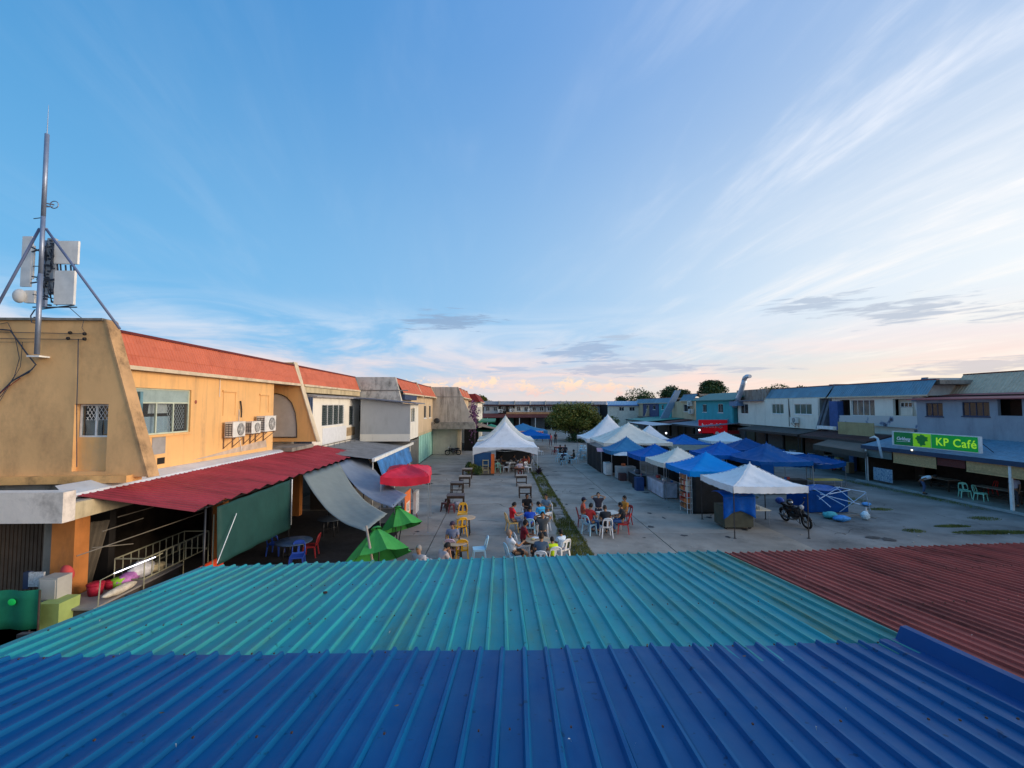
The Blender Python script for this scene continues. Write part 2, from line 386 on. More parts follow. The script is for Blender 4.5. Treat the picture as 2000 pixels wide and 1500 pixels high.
# air conditioner, front facing +Y local -> rotated
ACM = mat('aircon_casing', (.56, .56, .53), .5, scale=5, stain=(.2, .16, .1), stain_amt=.35); ACD = plain('aircon_dark', (.05, .052, .055), .5)
def make_aircon(label, loc, rot, group, s=1.0, cat='air conditioner'):
    t = thing('air_conditioner', label, cat, loc, group, rot, world=False)
    W, D, Hh = .82 * s, .32 * s, .58 * s
    b = MB(); b.box(-W / 2, W / 2, -D / 2, D / 2, 0, Hh); b.box(-W / 2 - .01, W / 2 + .01, -D / 2 - .01, D / 2 + .01, Hh, Hh + .02); b.build('casing', ACM, t)
    cx, cz, r = -W * .13, Hh * .5, Hh * .42
    Mf = Matrix.Translation((cx, D / 2 + .004, cz)) @ Matrix.Rotation(-PI / 2, 4, 'X')
    b = MB(); b.lathe([(r, 0), (r, .004), (.001, .006)], 24, Mf, False); b.build('fan_opening', ACD, t)
    b = MB()
    for k in range(5):
        a = 2 * PI * k / 5; Mb = Mf @ Matrix.Rotation(a, 4, 'Z')
        b.add([Mb @ Vector(p) for p in ((.03, -.02, .010), (r * .85, -.07, .012), (r * .9, .05, .018), (.03, .03, .012))], [(0, 1, 2, 3)])
    b.lathe([(.05, .008), (.05, .022), (.001, .024)], 12, Mf, False); b.build('fan', plain('fan_blade', (.22, .22, .22), .5), t)
    b = MB()
    for q in (.3, .5, .7, .86, 1.0):
        pts = [Mf @ Vector((r * q * math.cos(a), r * q * math.sin(a), .03)) for a in [2 * PI * k / 20 for k in range(21)]]
        b.tube(pts, .004, 4, False)
    for k in range(8):
        a = PI * k / 8; b.tube([Mf @ Vector((r * math.cos(a), r * math.sin(a), .032)), Mf @ Vector((-r * math.cos(a), -r * math.sin(a), .032))], .004, 4, False)
    b.build('fan_grille', ACM, t)
    b = MB()
    for i in range(7):
        z = Hh * (.12 + .12 * i); b.box(W / 2 + .001, W / 2 + .006, -D / 2 + .03, D / 2 - .03, z, z + .03)
    for i in range(3): b.box(W / 2 + .003, W / 2 + .008, -D / 2 + .03 + i * D * .36, -D / 2 + .05 + i * D * .36, Hh * .08, Hh * .92)
    b.build('side_vent', ACD, t)
    for x in (-W * .35, W * .35):
        b = MB(); b.box(x - .02, x + .02, -D / 2 - .12, D / 2 + .03, -.045, -.005); b.box(x - .02, x + .02, -D / 2 - .12, -D / 2 - .09, -.45, -.05)
        b.tube([(x, -D / 2 - .1, -.42), (x, D / 2, -.05)], .016, 6)
        b.build('bracket', plain('rusty_bracket', (.16, .10, .07), .8, var=.4), t)
    return t

# pop-up canopy: local frame centred, legs to the ground
def canopy(label, loc, wx, wy, ze, zp, m, rot=0, val=.28, sag=.0, power=1.55, cat='canopy', group=None, legs=True, arch=0.0, legm=None, name='canopy_tent', skirt=None, seed=0, legz=None, tilt=0):
    t = thing(name, label, cat, loc, group, rot, world=False); rr = random.Random(seed)
    hx, hy = wx / 2, wy / 2
    ph = [rr.uniform(0, 6) for _ in range(4)]
    def top(u, v):
        x, y = (u * 2 - 1), (v * 2 - 1); q = max(abs(x), abs(y)); r = min(abs(x), abs(y)) / max(q, 1e-4)
        z = ze + (zp - ze) * (1 - q) ** power - sag * (1 - r ** 2) * (q * (1 - q) * 4) * .8
        z += .02 * math.sin(x * 5 + ph[0]) * math.sin(y * 6 + ph[1]) * (1 - q) + tilt * x
        z += -sag * .6 * (1 - r ** 2) * q * q + .020 * math.sin(15 * (x + y) + ph[2]) * (1 - q) * q * 3 + .012 * math.sin(31 * (x - y * .6) + ph[1]) * q
        return Vector((x * hx, y * hy, z))
    b = MB(); b.grid(top, 24, 24)
    o = b.build('canopy_top', m, t, local=True)
    for k, (c0, c1) in enumerate(((0, 0), (1, 0), (1, 1), (0, 1))):
        g = MB(); g.tube([top(.5 + (c0 - .5) * j / 12, .5 + (c1 - .5) * j / 12) + Vector((0, 0, .004)) for j in range(1, 13)], .010, 4, False); g.build('seam', m, t, local=True)
    g = MB(); g.lathe([(.03, zp - .02), (.025, zp + .03), (.001, zp + .04)], 8); g.build('peak_cap', m, t, local=True)
    b = MB(); n = 12
    for (ax, sgn) in (('x', -1), ('x', 1), ('y', -1), ('y', 1)):
        def val_f(u, v):
            if ax == 'y': p = top(u, (sgn + 1) / 2)
            else: p = top((sgn + 1) / 2, u)
            d = val * (1 - arch * math.sin(PI * u)) * v
            wob = .02 * math.sin(u * 17 + ph[3]) * v
            q = Vector((p.x, p.y, p.z - d))
            if ax == 'y': q.y += sgn * (.006 + wob)
            else: q.x += sgn * (.006 + wob)
            return q
        b.grid(val_f, n * 2, 2)
    b.build('valance', m, t, local=True)
    lm = legm or STEEL
    if legs:
        g = MB(); g.box(-.017, .017, -.017, .017, 0, ze - .02); g.box(-.05, .05, -.05, .05, 0, .012); me = g.mesh('leg'); me.materials.append(lm)
        for sx in (-1, 1):
            for sy in (-1, 1):
                l = mk('leg', me, None, t, local=True); l.location = (sx * (hx - .03), sy * (hy - .03), 0)
        g = MB()
        for sx in (-1, 1):
            for k in range(2):
                a, bb = -hy + k * hy, -hy + (k + 1) * hy; x = sx * (hx - .05); yy0, yy1 = a, bb
                g.tube([(x, yy0, ze - .08), (x, yy1, ze - .34)], .011, 5); g.tube([(x, yy0, ze - .34), (x, yy1, ze - .08)], .011, 5)
        for sy in (-1, 1):
            for k in range(2):
                a, bb = -hx + k * hx, -hx + (k + 1) * hx; y = sy * (hy - .05)
                g.tube([(a, y, ze - .08), (bb, y, ze - .34)], .011, 5); g.tube([(a, y, ze - .34), (bb, y, ze - .08)], .011, 5)
        g.build('scissor_frame', lm, t, local=True)
    return t

# plastic monobloc chair, faces +Y
CHM = {}
def chair_mesh(mt, key):
    if key in CHM: return CHM[key]
    s = MB(); s.grid(lambda u, v: (-.21 + .42 * u, -.20 + .42 * v, .43 + .015 * ((2 * u - 1) ** 2) - .012 * math.sin(PI * v)), 6, 6)
    s.grid(lambda u, v: (.21 - .42 * u, -.20 + .42 * v, .405 + .015 * ((2 * u - 1) ** 2)), 6, 2)
    s.box(-.215, .215, .205, .225, .39, .44); s.box(-.22, -.205, -.2, .21, .39, .452); s.box(.205, .22, -.2, .21, .39, .452)
    seat = s.mesh('seat')
    b = MB()
    def back(x, z):
        q = (z - .43) / .42; return (x * (1 - .12 * q), -.21 - .10 * q - .02 * (1 - (x / .22) ** 2), z)
    outline = [back(x, z) for x, z in ((-.205, .43), (-.215, .62), (-.20, .78), (-.14, .84), (0, .86), (.14, .84), (.20, .78), (.215, .62), (.205, .43))]
    b.tube(outline, .022, 6)
    b.add([back(x, z) for x, z in ((-.035, .43), (.035, .43), (.04, .80), (-.04, .80))] + [tuple(Vector(back(x, z)) + Vector((0, .012, 0))) for x, z in ((-.035, .43), (.035, .43), (.04, .80), (-.04, .80))], [(0, 3, 2, 1), (4, 5, 6, 7), (0, 4, 7, 3), (1, 2, 6, 5)])
    def band(pts):
        n = len(pts) // 2; f = [Vector(back(x, z)) for x, z in pts]; g = [p + Vector((0, .012, 0)) for p in f]
        b.add(f + g, [tuple(range(len(pts))), tuple(range(len(pts), 2 * len(pts)))[::-1]])
    band([(-.20, .72), (-.20, .80), (-.13, .85), (0, .865), (.13, .85), (.20, .80), (.20, .72), (.12, .755), (0, .73), (-.12, .755)])
    band([(-.2, .43), (-.2, .50), (-.12, .475), (0, .49), (.12, .475), (.2, .50), (.2, .43)])
    bk = b.mesh('backrest')
    legs = []
    for sx in (-1, 1):
        for sy in (-1, 1):
            g = MB(); g.hexa([(sx * .235 + a, sy * .235 + c - .01, 0) for a, c in ((-.016, -.016), (.016, -.016), (.016, .016), (-.016, .016))],
                             [(sx * .195 + a, sy * .19 + c, .41) for a, c in ((-.028, -.02), (.028, -.02), (.028, .02), (-.028, .02))]); legs.append(g.mesh('leg'))
    for me in [seat, bk] + legs: me.materials.append(mt)
    CHM[key] = (seat, bk, legs); return CHM[key]
def chair(label, loc, rot, colr, group='plastic chairs on the square'):
    cols = {'white': (.66, .70, .76), 'lightblue': (.35, .55, .78), 'yellow': (.66, .33, .02), 'red': (.50, .035, .03), 'darkred': (.22, .02, .025), 'tan': (.62, .40, .14), 'green': (.25, .55, .42), 'blue': (.02, .06, .30), 'pink': (.62, .42, .48)}
    mt = mat('plastic_' + colr, cols[colr], .38, var=.06, stain=(.1, .09, .08), stain_amt=.15)
    se, bk, lg = chair_mesh(mt, colr); t = thing('plastic_chair', label, 'chair', loc, group, rot, world=False)
    mk('seat', se, None, t, True); mk('backrest', bk, None, t, True)
    for l in lg: mk('leg', l, None, t, True)
    return t
def stool(label, loc, colr=(.13, .03, .03), rot=0, group='backless plastic stools'):
    t = thing('plastic_stool', label, 'stool', loc, group, rot, world=False)
    mt = mat('stool_%02d' % int(colr[0] * 99), colr, .4); 
    b = MB(); b.lathe([(.001, .455), (.12, .45), (.15, .44), (.155, .40), (.15, .38)], 16, None, False); b.build('seat', mt, t, local=True)
    for sx in (-1, 1):
        for sy in (-1, 1):
            g = MB(); g.hexa([(sx * .16 + a, sy * .16 + c, 0) for a, c in ((-.02, -.02), (.02, -.02), (.02, .02), (-.02, .02))], [(sx * .09 + a, sy * .09 + c, .42) for a, c in ((-.04, -.03), (.04, -.03), (.04, .03), (-.04, .03))]); g.build('leg', mt, t, local=True)
    g = MB()
    for a, c in (((-.13, -.13), (.13, -.13)), ((.13, -.13), (.13, .13)), ((.13, .13), (-.13, .13)), ((-.13, .13), (-.13, -.13))): g.tube([(a[0], a[1], .18), (c[0], c[1], .18)], .012, 5)
    g.build('ring', mt, t, local=True); return t
WOODT = mat('pale_wood_top', (.42, .30, .19), .6, var=.15, scale=5, stain=(.12, .08, .05), stain_amt=.4); WOODD = mat('dark_wood', (.055, .035, .025), .6, var=.3, scale=6); WOODW = mat('weathered_wood', (.30, .24, .19), .8, var=.25, scale=5)
def round_table(label, loc, r, topm, legm, h=.74, group='round tables'):
    t = thing('round_table', label, 'table', loc, group, 0, world=False)
    b = MB(); b.lathe([(.001, h - .03), (r - .01, h - .03), (r, h - .02), (r, h - .004), (r - .01, h), (.001, h)], 28, None, False); b.build('tabletop', topm, t, local=True)
    for k in range(4):
        a = PI / 4 + k * PI / 2; g = MB(); g.tube([(r * .62 * math.cos(a), r * .62 * math.sin(a), 0), (r * .5 * math.cos(a), r * .5 * math.sin(a), h - .03)], .022, 6); g.build('leg', legm, t, local=True)
    g = MB(); 
    for k in range(2):
        a = PI / 4 + k * PI / 2; g.tube([(r * .56 * math.cos(a), r * .56 * math.sin(a), .3), (-r * .56 * math.cos(a), -r * .56 * math.sin(a), .3)], .012, 5)
    g.build('brace', legm, t, local=True); return t
def plank_table(label, loc, w=.8, d=.75, h=.72, rot=0, bench=0, topm=None, group='low wooden tables'):
    t = thing('wooden_table', label, 'table', loc, group, rot, world=False); topm = topm or WOODW
    n = 5
    for i in range(n):
        y0 = -d / 2 + i * d / n; g = MB(); g.box(-w / 2 - R.uniform(0, .015), w / 2 + R.uniform(0, .015), y0 + .003, y0 + d / n - .003, h - .03, h + R.uniform(-.002, .002)); g.build('plank', topm, t, local=True)
    for sx in (-1, 1):
        for sy in (-1, 1):
            g = MB(); x, y = sx * (w / 2 - .05), sy * (d / 2 - .06); g.box(x - .03, x + .03, y - .03, y + .03, 0, h - .03); g.build('leg', WOODD, t, local=True)
    g = MB(); g.box(-w / 2 + .08, w / 2 - .08, -d / 2 + .03, -d / 2 + .06, h - .16, h - .03); g.box(-w / 2 + .08, w / 2 - .08, d / 2 - .06, d / 2 - .03, h - .16, h - .03); g.box(-w / 2 + .03, -w / 2 + .06, -d / 2 + .1, d / 2 - .1, .2, .26); g.box(w / 2 - .06, w / 2 - .03, -d / 2 + .1, d / 2 - .1, .2, .26)
    g.box(-w / 2 + .062, w / 2 - .062, -.03, .03, .2, .26); g.build('apron', WOODD, t, local=True); return t
def lumpy(me, amp, fr, seed=0):
    from mathutils import noise as nz
    for v in me.vertices:
        d = nz.noise_vector(Vector(v.co) * fr + Vector((seed, seed, seed))); v.co += d * amp
    me.update(); return me
def sack(name, label, cat, loc, r, m, seed=0, group=None):
    b = MB(); b.ell((0, 0, r[2]), r, 18, 12); me = lumpy(b.mesh(name), min(r) * .35, 2.2 / max(r), seed); o = mk(name, me, m); o.location = loc
    return tag(o, label, cat, group)
def bush(name, label, cat, loc, r, h, n, m, seed=0, leaf=.12, stem=None, group=None, upright=False, spine=False):
    t = thing(name, label, cat, loc, group, 0, world=False); rr = random.Random(seed); b = MB()
    for i in range(n):
        a = rr.uniform(0, 2 * PI)
        if spine:
            q = rr.uniform(.2, 1); el_ = rr.uniform(.25, 1.3); L_ = r * rr.uniform(.7, 1.1)
            d = Vector((math.cos(a) * math.cos(el_), math.sin(a) * math.cos(el_), math.sin(el_) * h / r)); s = Vector((-math.sin(a), math.cos(a), 0)) * leaf * .35
            m1 = d * L_ * .55 + Vector((0, 0, .05)); e1 = d * L_; e1.z *= .72
            b.add([s * .5, -s * .5, m1 - s, m1 + s, e1], [(0, 1, 2, 3), (3, 2, 4)])
        else:
            q = rr.random() ** .5; z = h * rr.uniform(.12, 1); rad = r * q * (1 - .5 * (z / h) ** 2)
            c = Vector((math.cos(a) * rad, math.sin(a) * rad, z)); e = Euler((rr.uniform(-1, 1), rr.uniform(-1, 1), rr.uniform(0, 6))).to_matrix(); l = leaf * rr.uniform(.6, 1.3)
            if upright: e = Euler((PI / 2 * rr.uniform(.5, 1.3), 0, rr.uniform(0, 6))).to_matrix()
            b.add([c + e @ Vector(p) * l for p in ((0, -1, 0), (.35, 0, .1), (0, 1, 0), (-.35, 0, .1))], [(0, 1, 2, 3)])
    b.build('foliage', m, t, local=True)
    g = MB()
    for k in range(4):
        a = k * 1.6 + seed; g.tube([(0, 0, 0), (r * .3 * math.cos(a), r * .3 * math.sin(a), h * .5)], [.02, .008], 5)
    g.build('stem', stem or WOODD, t, local=True); return t
LEAF = [mat('leaf_' + str(i), c, .6, var=.35, scale=2, objvar=.15, spec=.25) for i, c in enumerate(((.040, .075, .018), (.065, .10, .025), (.025, .055, .018), (.09, .115, .02), (.14, .13, .03)))]
def tree(label, loc, r, h, crown_z, n, mi=0, seed=0, leaf=.3, kind='round', group=None, squash=.75, lobes=9):
    t = thing('tree', label, 'tree', loc, group, 0, world=False); rr = random.Random(seed)
    tr = MB(); tr.tube([(0, 0, 0), (.1, .05, crown_z * .5), (.0, .1, crown_z), (.1, 0, crown_z + (h - crown_z) * .5)], [r * .07, r * .055, r * .045, r * .02], 8)
    L = []
    for k in range(lobes):
        a = rr.uniform(0, 6.28); q = rr.uniform(.25, .72) * r; z = crown_z + (h - crown_z) * rr.uniform(.18, .80)
        q *= 1 - .45 * max(0, (z - crown_z) / (h - crown_z) - .5) * 2
        c = Vector((math.cos(a) * q, math.sin(a) * q, z)); L.append((c, r * rr.uniform(.20, .42)))
        tr.tube([(0, .1, crown_z * rr.uniform(.7, 1.1)), c * .55 + Vector((0, 0, crown_z * .4)), c], [r * .028, r * .018, r * .006], 5)
    L.append((Vector((0, 0, crown_z + (h - crown_z) * .60)), r * .40))
    tr.build('trunk', mat('bark', (.09, .07, .05), .9, var=.3, bump=.4), t, local=True)
    bs = [MB(), MB()]
    for i in range(n):
        c, q = rr.choice(L); a = rr.uniform(0, 6.28); s = rr.uniform(-.9, 1); k = (1 - s * s) ** .5; rad = q * (rr.random() ** .35) * rr.uniform(.85, 1.12)
        p = c + Vector((math.cos(a) * k * rad, math.sin(a) * k * rad, s * rad * squash))
        e = Euler((rr.uniform(-.9, .9), rr.uniform(-.9, .9), rr.uniform(0, 6.3))).to_matrix(); l = leaf * rr.uniform(.5, 1.2)
        bs[0 if rr.random() < .6 else 1].add([p + e @ Vector(v) * l for v in ((0, -.6, 0), (.33, 0, .08), (0, .6, 0), (-.33, 0, .08))], [(0, 1, 2, 3)])
    bs[0].build('crown', LEAF[mi], t, local=True); bs[1].build('crown', LEAF[(mi + 1) % 5 if mi != 2 else 0], t, local=True); return t
def text_mesh(s, size=1, shear=0, ext=.01, bold=0, spacing=1.0):
    c = bpy.data.curves.new('lettering', 'FONT'); c.body = s; c.size = size; c.extrude = ext; c.shear = shear; c.offset = bold; c.align_x = 'CENTER'; c.align_y = 'CENTER'; c.space_character = spacing; c.resolution_u = 3
    o = bpy.data.objects.new('t', c); COL.objects.link(o); me = bpy.data.meshes.new_from_object(o.evaluated_get(bpy.context.evaluated_depsgraph_get())); bpy.data.objects.remove(o); return me
# ================================================================== GROUND
gm = mat('ground_dirt', (.13, .125, .115), .95, var=.3, scale=.35, bump=.5, stain=(.06, .055, .05), stain_amt=.7, stain_scale=(.3, .3, .3), stain_lo=.45)
g = MB(); g.add([(-900, -300, -.05), (900, -300, -.05), (900, 1800, -.05), (-900, 1800, -.05)], [(0, 1, 2, 3)])
ground = g.build('ground', gm); tag(ground, kind='structure')
lot = mat('parking_surface', (.175, .170, .160), .92, var=.28, scale=.35, bump=.6, stain=(.045, .045, .047), stain_amt=.8, stain_scale=(.22, .3, .3), stain_lo=.48)
g = MB(); g.box(12.3, 27.6, 8, 105, -.05, -.012); lt = g.build('parking_lot', lot); tag(lt, kind='structure')
pav = thing('pavement', 'pavement', 'pavement', (0, 20, 0)); del pav['label']; del pav['category']; pav['kind'] = 'structure'
def slab_row(x0, x1, ys, jx=0):
    for i in range(len(ys) - 1):
        g = MB(); dz = R.uniform(-.006, .004); g.box(x0 + .018, x1 - .018, ys[i] + .016, ys[i + 1] - .016, -.1, dz)
        g.build('concrete_slab', CONC, pav)
YS = [7.2, 13.4, 19.4, 25.4, 31.4, 37.4, 43.4, 49.4, 55.4, 61.4, 67.4, 75, 83, 92, 104]
slab_row(-12, -7.75, YS[:6]); g = MB(); g.box(-13.4, -7.8, 7.3, 12.19, .012, .03); g.box(-12, -4.5, 12.2, 24.0, .012, .03); g.build('cafe_yard_mat', mat('yard_shade_black', (.022, .022, .024), .9, var=.3), pav); slab_row(-7.75, -2.8, YS); slab_row(-2.8, 2.62, YS); slab_row(3.5, 6.75, YS); slab_row(6.75, 12.3, YS)  # near-black sheets paint the shade of awning and tarps onto the yard floor
slab_row(12.3, 30, [68, 76, 84, 92, 104])
# drain with broken covers and grass between the two halves
dr = thing('drain', 'drain', 'drain', (3, 20, 0)); del dr['label']; del dr['category']; dr['kind'] = 'structure'
g = MB(); g.box(2.625, 3.495, 7.2, 104, -.13, -.075); g.build('drain_bed', mat('drain_soil', (.05, .045, .03), .95, var=.4, scale=3), dr)
y = 8.0
while y < 70:
    L_ = R.uniform(.42, .62)
    if R.random() < .86:
        T = Matrix.Translation((3.06 + R.uniform(-.03, .03), y + L_ / 2, R.uniform(-.05, -.02))) @ Euler((R.uniform(-.02, .02), R.uniform(-.02, .02), R.uniform(-.05, .05))).to_matrix().to_4x4()
        g = MB(); g.box(-.37, .37, -L_ / 2 + .02, L_ / 2 - .02, -.06, 0, T); g.build('drain_cover', CONCD, dr)
    y += L_ + R.uniform(.01, .07)
GRASS = mat('grass', (.115, .125, .035), .8, var=.45, scale=1.2, spec=.15)
def grass(name, pts, n, hmin, hmax, seed=1):
    """pts: list of (x, y, rx, ry, density weight) ellipses"""
    rr = random.Random(seed); b = MB(); W = [p[4] for p in pts]
    for i in range(n):
        p = rr.choices(pts, W)[0]; a = rr.uniform(0, 6.28); q = rr.random() ** .6
        x, y = p[0] + p[2] * q * math.cos(a), p[1] + p[3] * q * math.sin(a); h = rr.uniform(hmin, hmax) * (1.2 - q * .7); t = rr.uniform(0, 6.28); w = .014
        dx, dy = math.cos(t) * w, math.sin(t) * w; lx, ly = rr.uniform(-.6, .6) * h, rr.uniform(-.6, .6) * h
        b.add([(x - dx, y - dy, -.05), (x + dx, y + dy, -.05), (x + lx, y + ly, h)], [(0, 1, 2)])
    return tag(b.build(name, GRASS), 'green grass and weeds growing through the drain covers' if name == 'drain_grass' else 'patches of weeds on the rough ground of the right side', 'grass', kind='stuff')
gp = []
for i in range(70):
    y = 9 + 34 * (i / 70) ** 1.2; e = -1 if i % 2 else 1
    gp.append((3.06 + e * .38 + R.uniform(-.05, .05), y, .14, R.uniform(.3, .9), 1))
for (x, y, rx, ry, w) in ((3.0, 17.5, .42, 1.6, 10), (3.1, 20.8, .4, 1.5, 9), (2.9, 19.3, .5, .8, 5), (3.0, 14.8, .5, .9, 6), (3.1, 28.5, .35, 1.6, 6), (2.9, 25.2, .3, .7, 3), (3.1, 33, .35, 2.2, 6), (3.0, 37, .5, 1.0, 3)): gp.append((x, y, rx, ry, w))
grass('drain_grass', gp, 15000, .03, .14)
q1, q2, q3, q4 = aZ(1945, 1040), aZ(1860, 1028), aZ(1500, 985), aZ(1690, 995)
grass('weed_patch', [(q1.x, q1.y, 2.0, .28, 8), (q2.x, q2.y, .9, .18, 3), (q3.x, q3.y + 2, .6, .5, 2), (q4.x, q4.y + 1.6, .6, .5, 2), (q4.x + .8, q4.y, .7, .3, 1.5), (25.9, 30.5, .5, 3, 3), (26.1, 26, .45, 3, 3), (24, 21.5, .8, .4, 1.5), (21, 26, .8, .8, 1.2), (18.5, 19.5, .5, .3, 1)], 11000, .02, .12, 4)
# oil stains and tar spots as thin sheets on the concrete
st = mat('oil_stain', (.03, .03, .032), .6, var=.3)
def stain(px, py, rx, ry, seed):
    p = aZ(px, py, .006); rr = random.Random(seed); n = 14; pts = [(p.x + rx * math.cos(2 * PI * k / n) * rr.uniform(.5, 1.1), p.y + ry * math.sin(2 * PI * k / n) * rr.uniform(.5, 1.1), .006) for k in range(n)]
    g = MB(); g.add(pts, [tuple(range(n))]); g.build('oil_stain', st, pav)
for i, a in enumerate(((852, 926, .5, .35), (838, 945, .35, .5), (815, 1038, .12, .12), (806, 1073, .1, .08), (1735, 1053, .35, .3), (1705, 1050, .4, .25), (846, 1002, .08, .08))): stain(*a, i)

# cracks and litter
g = MB(); rr = random.Random(21)
for k in range(46):
    x, y = rr.uniform(-7, 24), rr.uniform(12, 48); a = rr.uniform(0, 6.28); z0 = .004
    if x > 12.3: z0 = -.006
    for j in range(rr.randint(5, 16)):
        nx, ny = x + math.cos(a) * .22, y + math.sin(a) * .22; w = rr.uniform(.006, .016); px_, py_ = -math.sin(a) * w, math.cos(a) * w
        g.add([(x - px_, y - py_, z0), (nx - px_, ny - py_, z0), (nx + px_, ny + py_, z0), (x + px_, y + py_, z0)], [(0, 1, 2, 3)]); x, y = nx, ny; a += rr.uniform(-.7, .7)
g.build('cracks', mat('crack_dark', (.035, .033, .03), .95), pav, kind='stuff')
g = MB()
for k in range(260):
    x, y = rr.uniform(-7, 25), 11 + 40 * rr.random() ** 1.4; s_ = rr.uniform(.015, .05); a = rr.uniform(0, 3)
    g.box(-s_, s_, -s_ * .6, s_ * .6, 0, .012, Matrix.Translation((x, y, .002)) @ Matrix.Rotation(a, 4, 'Z'))
tag(g.build('litter', mat('litter_mix', (.30, .28, .25), .8, var=.8, scale=1.5)), 'scattered scraps of litter over the paved square', 'litter', kind='stuff')
for i in range(26):
    px, py = rr.uniform(800, 1500), rr.uniform(900, 1060); stain(px, py, rr.uniform(.06, .3), rr.uniform(.05, .25), 50 + i)
# ================================================================== FOREGROUND METAL ROOFS
TEAL = mat('teal_roof', (.020, .245, .275), .5, metal=.0, var=.10, scale=1.1, stain=(.10, .20, .10), stain_amt=.60, stain_scale=(2.2, .35, 1), stain_lo=.46, spots=9, spec=.12, objvar=.05)
TEALR = mat('teal_roof_rusty', (.028, .22, .23), .5, var=.14, scale=1.1, stain=(.12, .085, .035), stain_amt=.75, stain_scale=(7, .22, 1), stain_lo=.55, spots=7, spec=.12, objvar=.05)
TEALG = mat('teal_roof_weathered', (.030, .215, .220), .5, var=.14, scale=1.1, stain=(.10, .14, .05), stain_amt=.85, stain_scale=(3.5, .3, 1), stain_lo=.44, spots=7, spec=.12, objvar=.05)
BLUE = mat('blue_roof', (.0008, .078, .205), .46, var=.08, scale=1.4, stain=(.006, .045, .18), stain_amt=.5, stain_scale=(2.5, .4, 1), stain_lo=.48, spots=12, spec=.12, objvar=.06)
REDR = mat('red_brown_roof', (.33, .070, .052), .6, var=.15, scale=1.5, stain=(.05, .018, .015), stain_amt=.75, stain_scale=(1.5, .3, 1), stain_lo=.46, spec=.10, objvar=.06)
def patch_roof(tname, label, cat, FL, FR, vp, length, pitch, per, h, m, group=None, base=None, alts=None, jit=.012, flip=False):
    t = thing(tname, label, cat, base or (0, FL.y, 0), group)
    d = -ray(*vp).normalized(); e = (FR - FL); w = e.length
    out = sheet_roof(t, FL, e, d, w, length, pitch, h, m, per, jit=jit * 1.6, alts=alts, seg=9)
    return t, d, e.normalized(), out
def screws(t, FL, e, d, w, pitch, rows, m, h):
    n = e.cross(d).normalized(); n = -n if n.z < 0 else n; b = MB(); k = 0
    for r in rows:
        for i in range(int(w / pitch)):
            if (i + int(r * 3)) % 3 and R.random() < .6: continue
            p = FL + e * (pitch * (i + .84)) + d * (r + R.uniform(-.02, .02)) + n * (h + .002); s = .006
            b.box(-s, s, -s, s, -.002, .008, Matrix.Translation(p))
    o = b.build('screws', m, t, kind='stuff'); return o
tFL, tFR = aZ(396, 1106, 2.85), aZ(1403, 1076, 2.85)
tt, td, te, _ = patch_roof('teal_canopy', 'turquoise ribbed metal canopy roof across the foreground', 'canopy roof', tFL, tFR, (1031, 877), 4.25, .194, 4, .03, TEAL, base=(0, 8, 0), alts=[TEALG, TEALG, TEALR])
SCR = mat('rusty_screw', (.06, .035, .025), .7)
screws(tt, tFL, te, td, (tFR - tFL).length, .194, (.25, 1.5, 2.8), SCR, .03)
g = MB()
for k in (.15, 1.45, 2.75, 4.0):
    a = tFL + td * k; c = tFR + td * k; g.prism([a + Vector((0, -.03, -.01)), a + Vector((0, .03, -.01)), a + Vector((0, .03, -.09)), a + Vector((0, -.03, -.09))], c - a)
g.build('purlin', DARKM, tt)
for fx in (.02, .27, .5, .75, .98):
    p = tFL.lerp(tFR, fx); g = MB(); g.box(p.x - .035, p.x + .035, p.y - .22, p.y - .15, 0, p.z - .09); g.build('post', DARKM, tt)
g = MB(); g.add([tFL + Vector((0, -.02, -.012)), tFR + Vector((0, -.02, -.012)), tFR + Vector((0, -.02, -.10)), tFL + Vector((0, -.02, -.10))], [(0, 1, 2, 3)]); g.build('edge_flashing', TEAL, tt)
# blue roof, lying above the near edge of the teal one
bL, bR = aZ(-330, 1290, 3.26), aZ(1722, 1254, 3.26)
bt, bd, be, _ = patch_roof('blue_canopy', 'deep blue ribbed metal canopy roof nearest the viewer', 'canopy roof', bL, bR, (1050, 893), 4.6, .205, 4, .034, BLUE, base=(0, 4, 0))
screws(bt, bL, be, bd, (bR - bL).length, .205, (.12, 1.35, 2.5), SCR, .034)
n_ = be.cross(bd).normalized(); n_ = -n_ if n_.z < 0 else n_
fl = bR + be * .02; g = MB()
pr = [(0, 0), (.05, .003), (.17, .004), (.24, .12), (.30, .125), (.305, .06)]
for L0 in (-.06, 4.6):
    for (a, z) in pr: g.v.append(tuple(fl + be * a + n_ * (z + .002) + bd * L0))
for i in range(len(pr) - 1): g.face((i, i + 1, len(pr) + i + 1, len(pr) + i))
g.build('edge_flashing', mat('blue_flashing', (.001, .050, .17), .45, var=.12, spec=.1, scale=2), bt, solid=.004)
g = MB()
for k in (.3, 1.6, 3.0, 4.4):
    a = bL + bd * k; c = bR + bd * k; g.prism([a + Vector((0, -.03, -.012)), a + Vector((0, .03, -.012)), a + Vector((0, .03, -.10)), a + Vector((0, -.03, -.10))], c - a)
g.build('purlin', DARKM, bt)
for (px, py) in ((-6.8, 3.7), (-4, 3.7), (0, 3.7), (3.6, 3.7)):
    g = MB(); g.box(px - .04, px + .04, py - .04, py + .04, 0, 3.12); g.build('post', DARKM, bt)
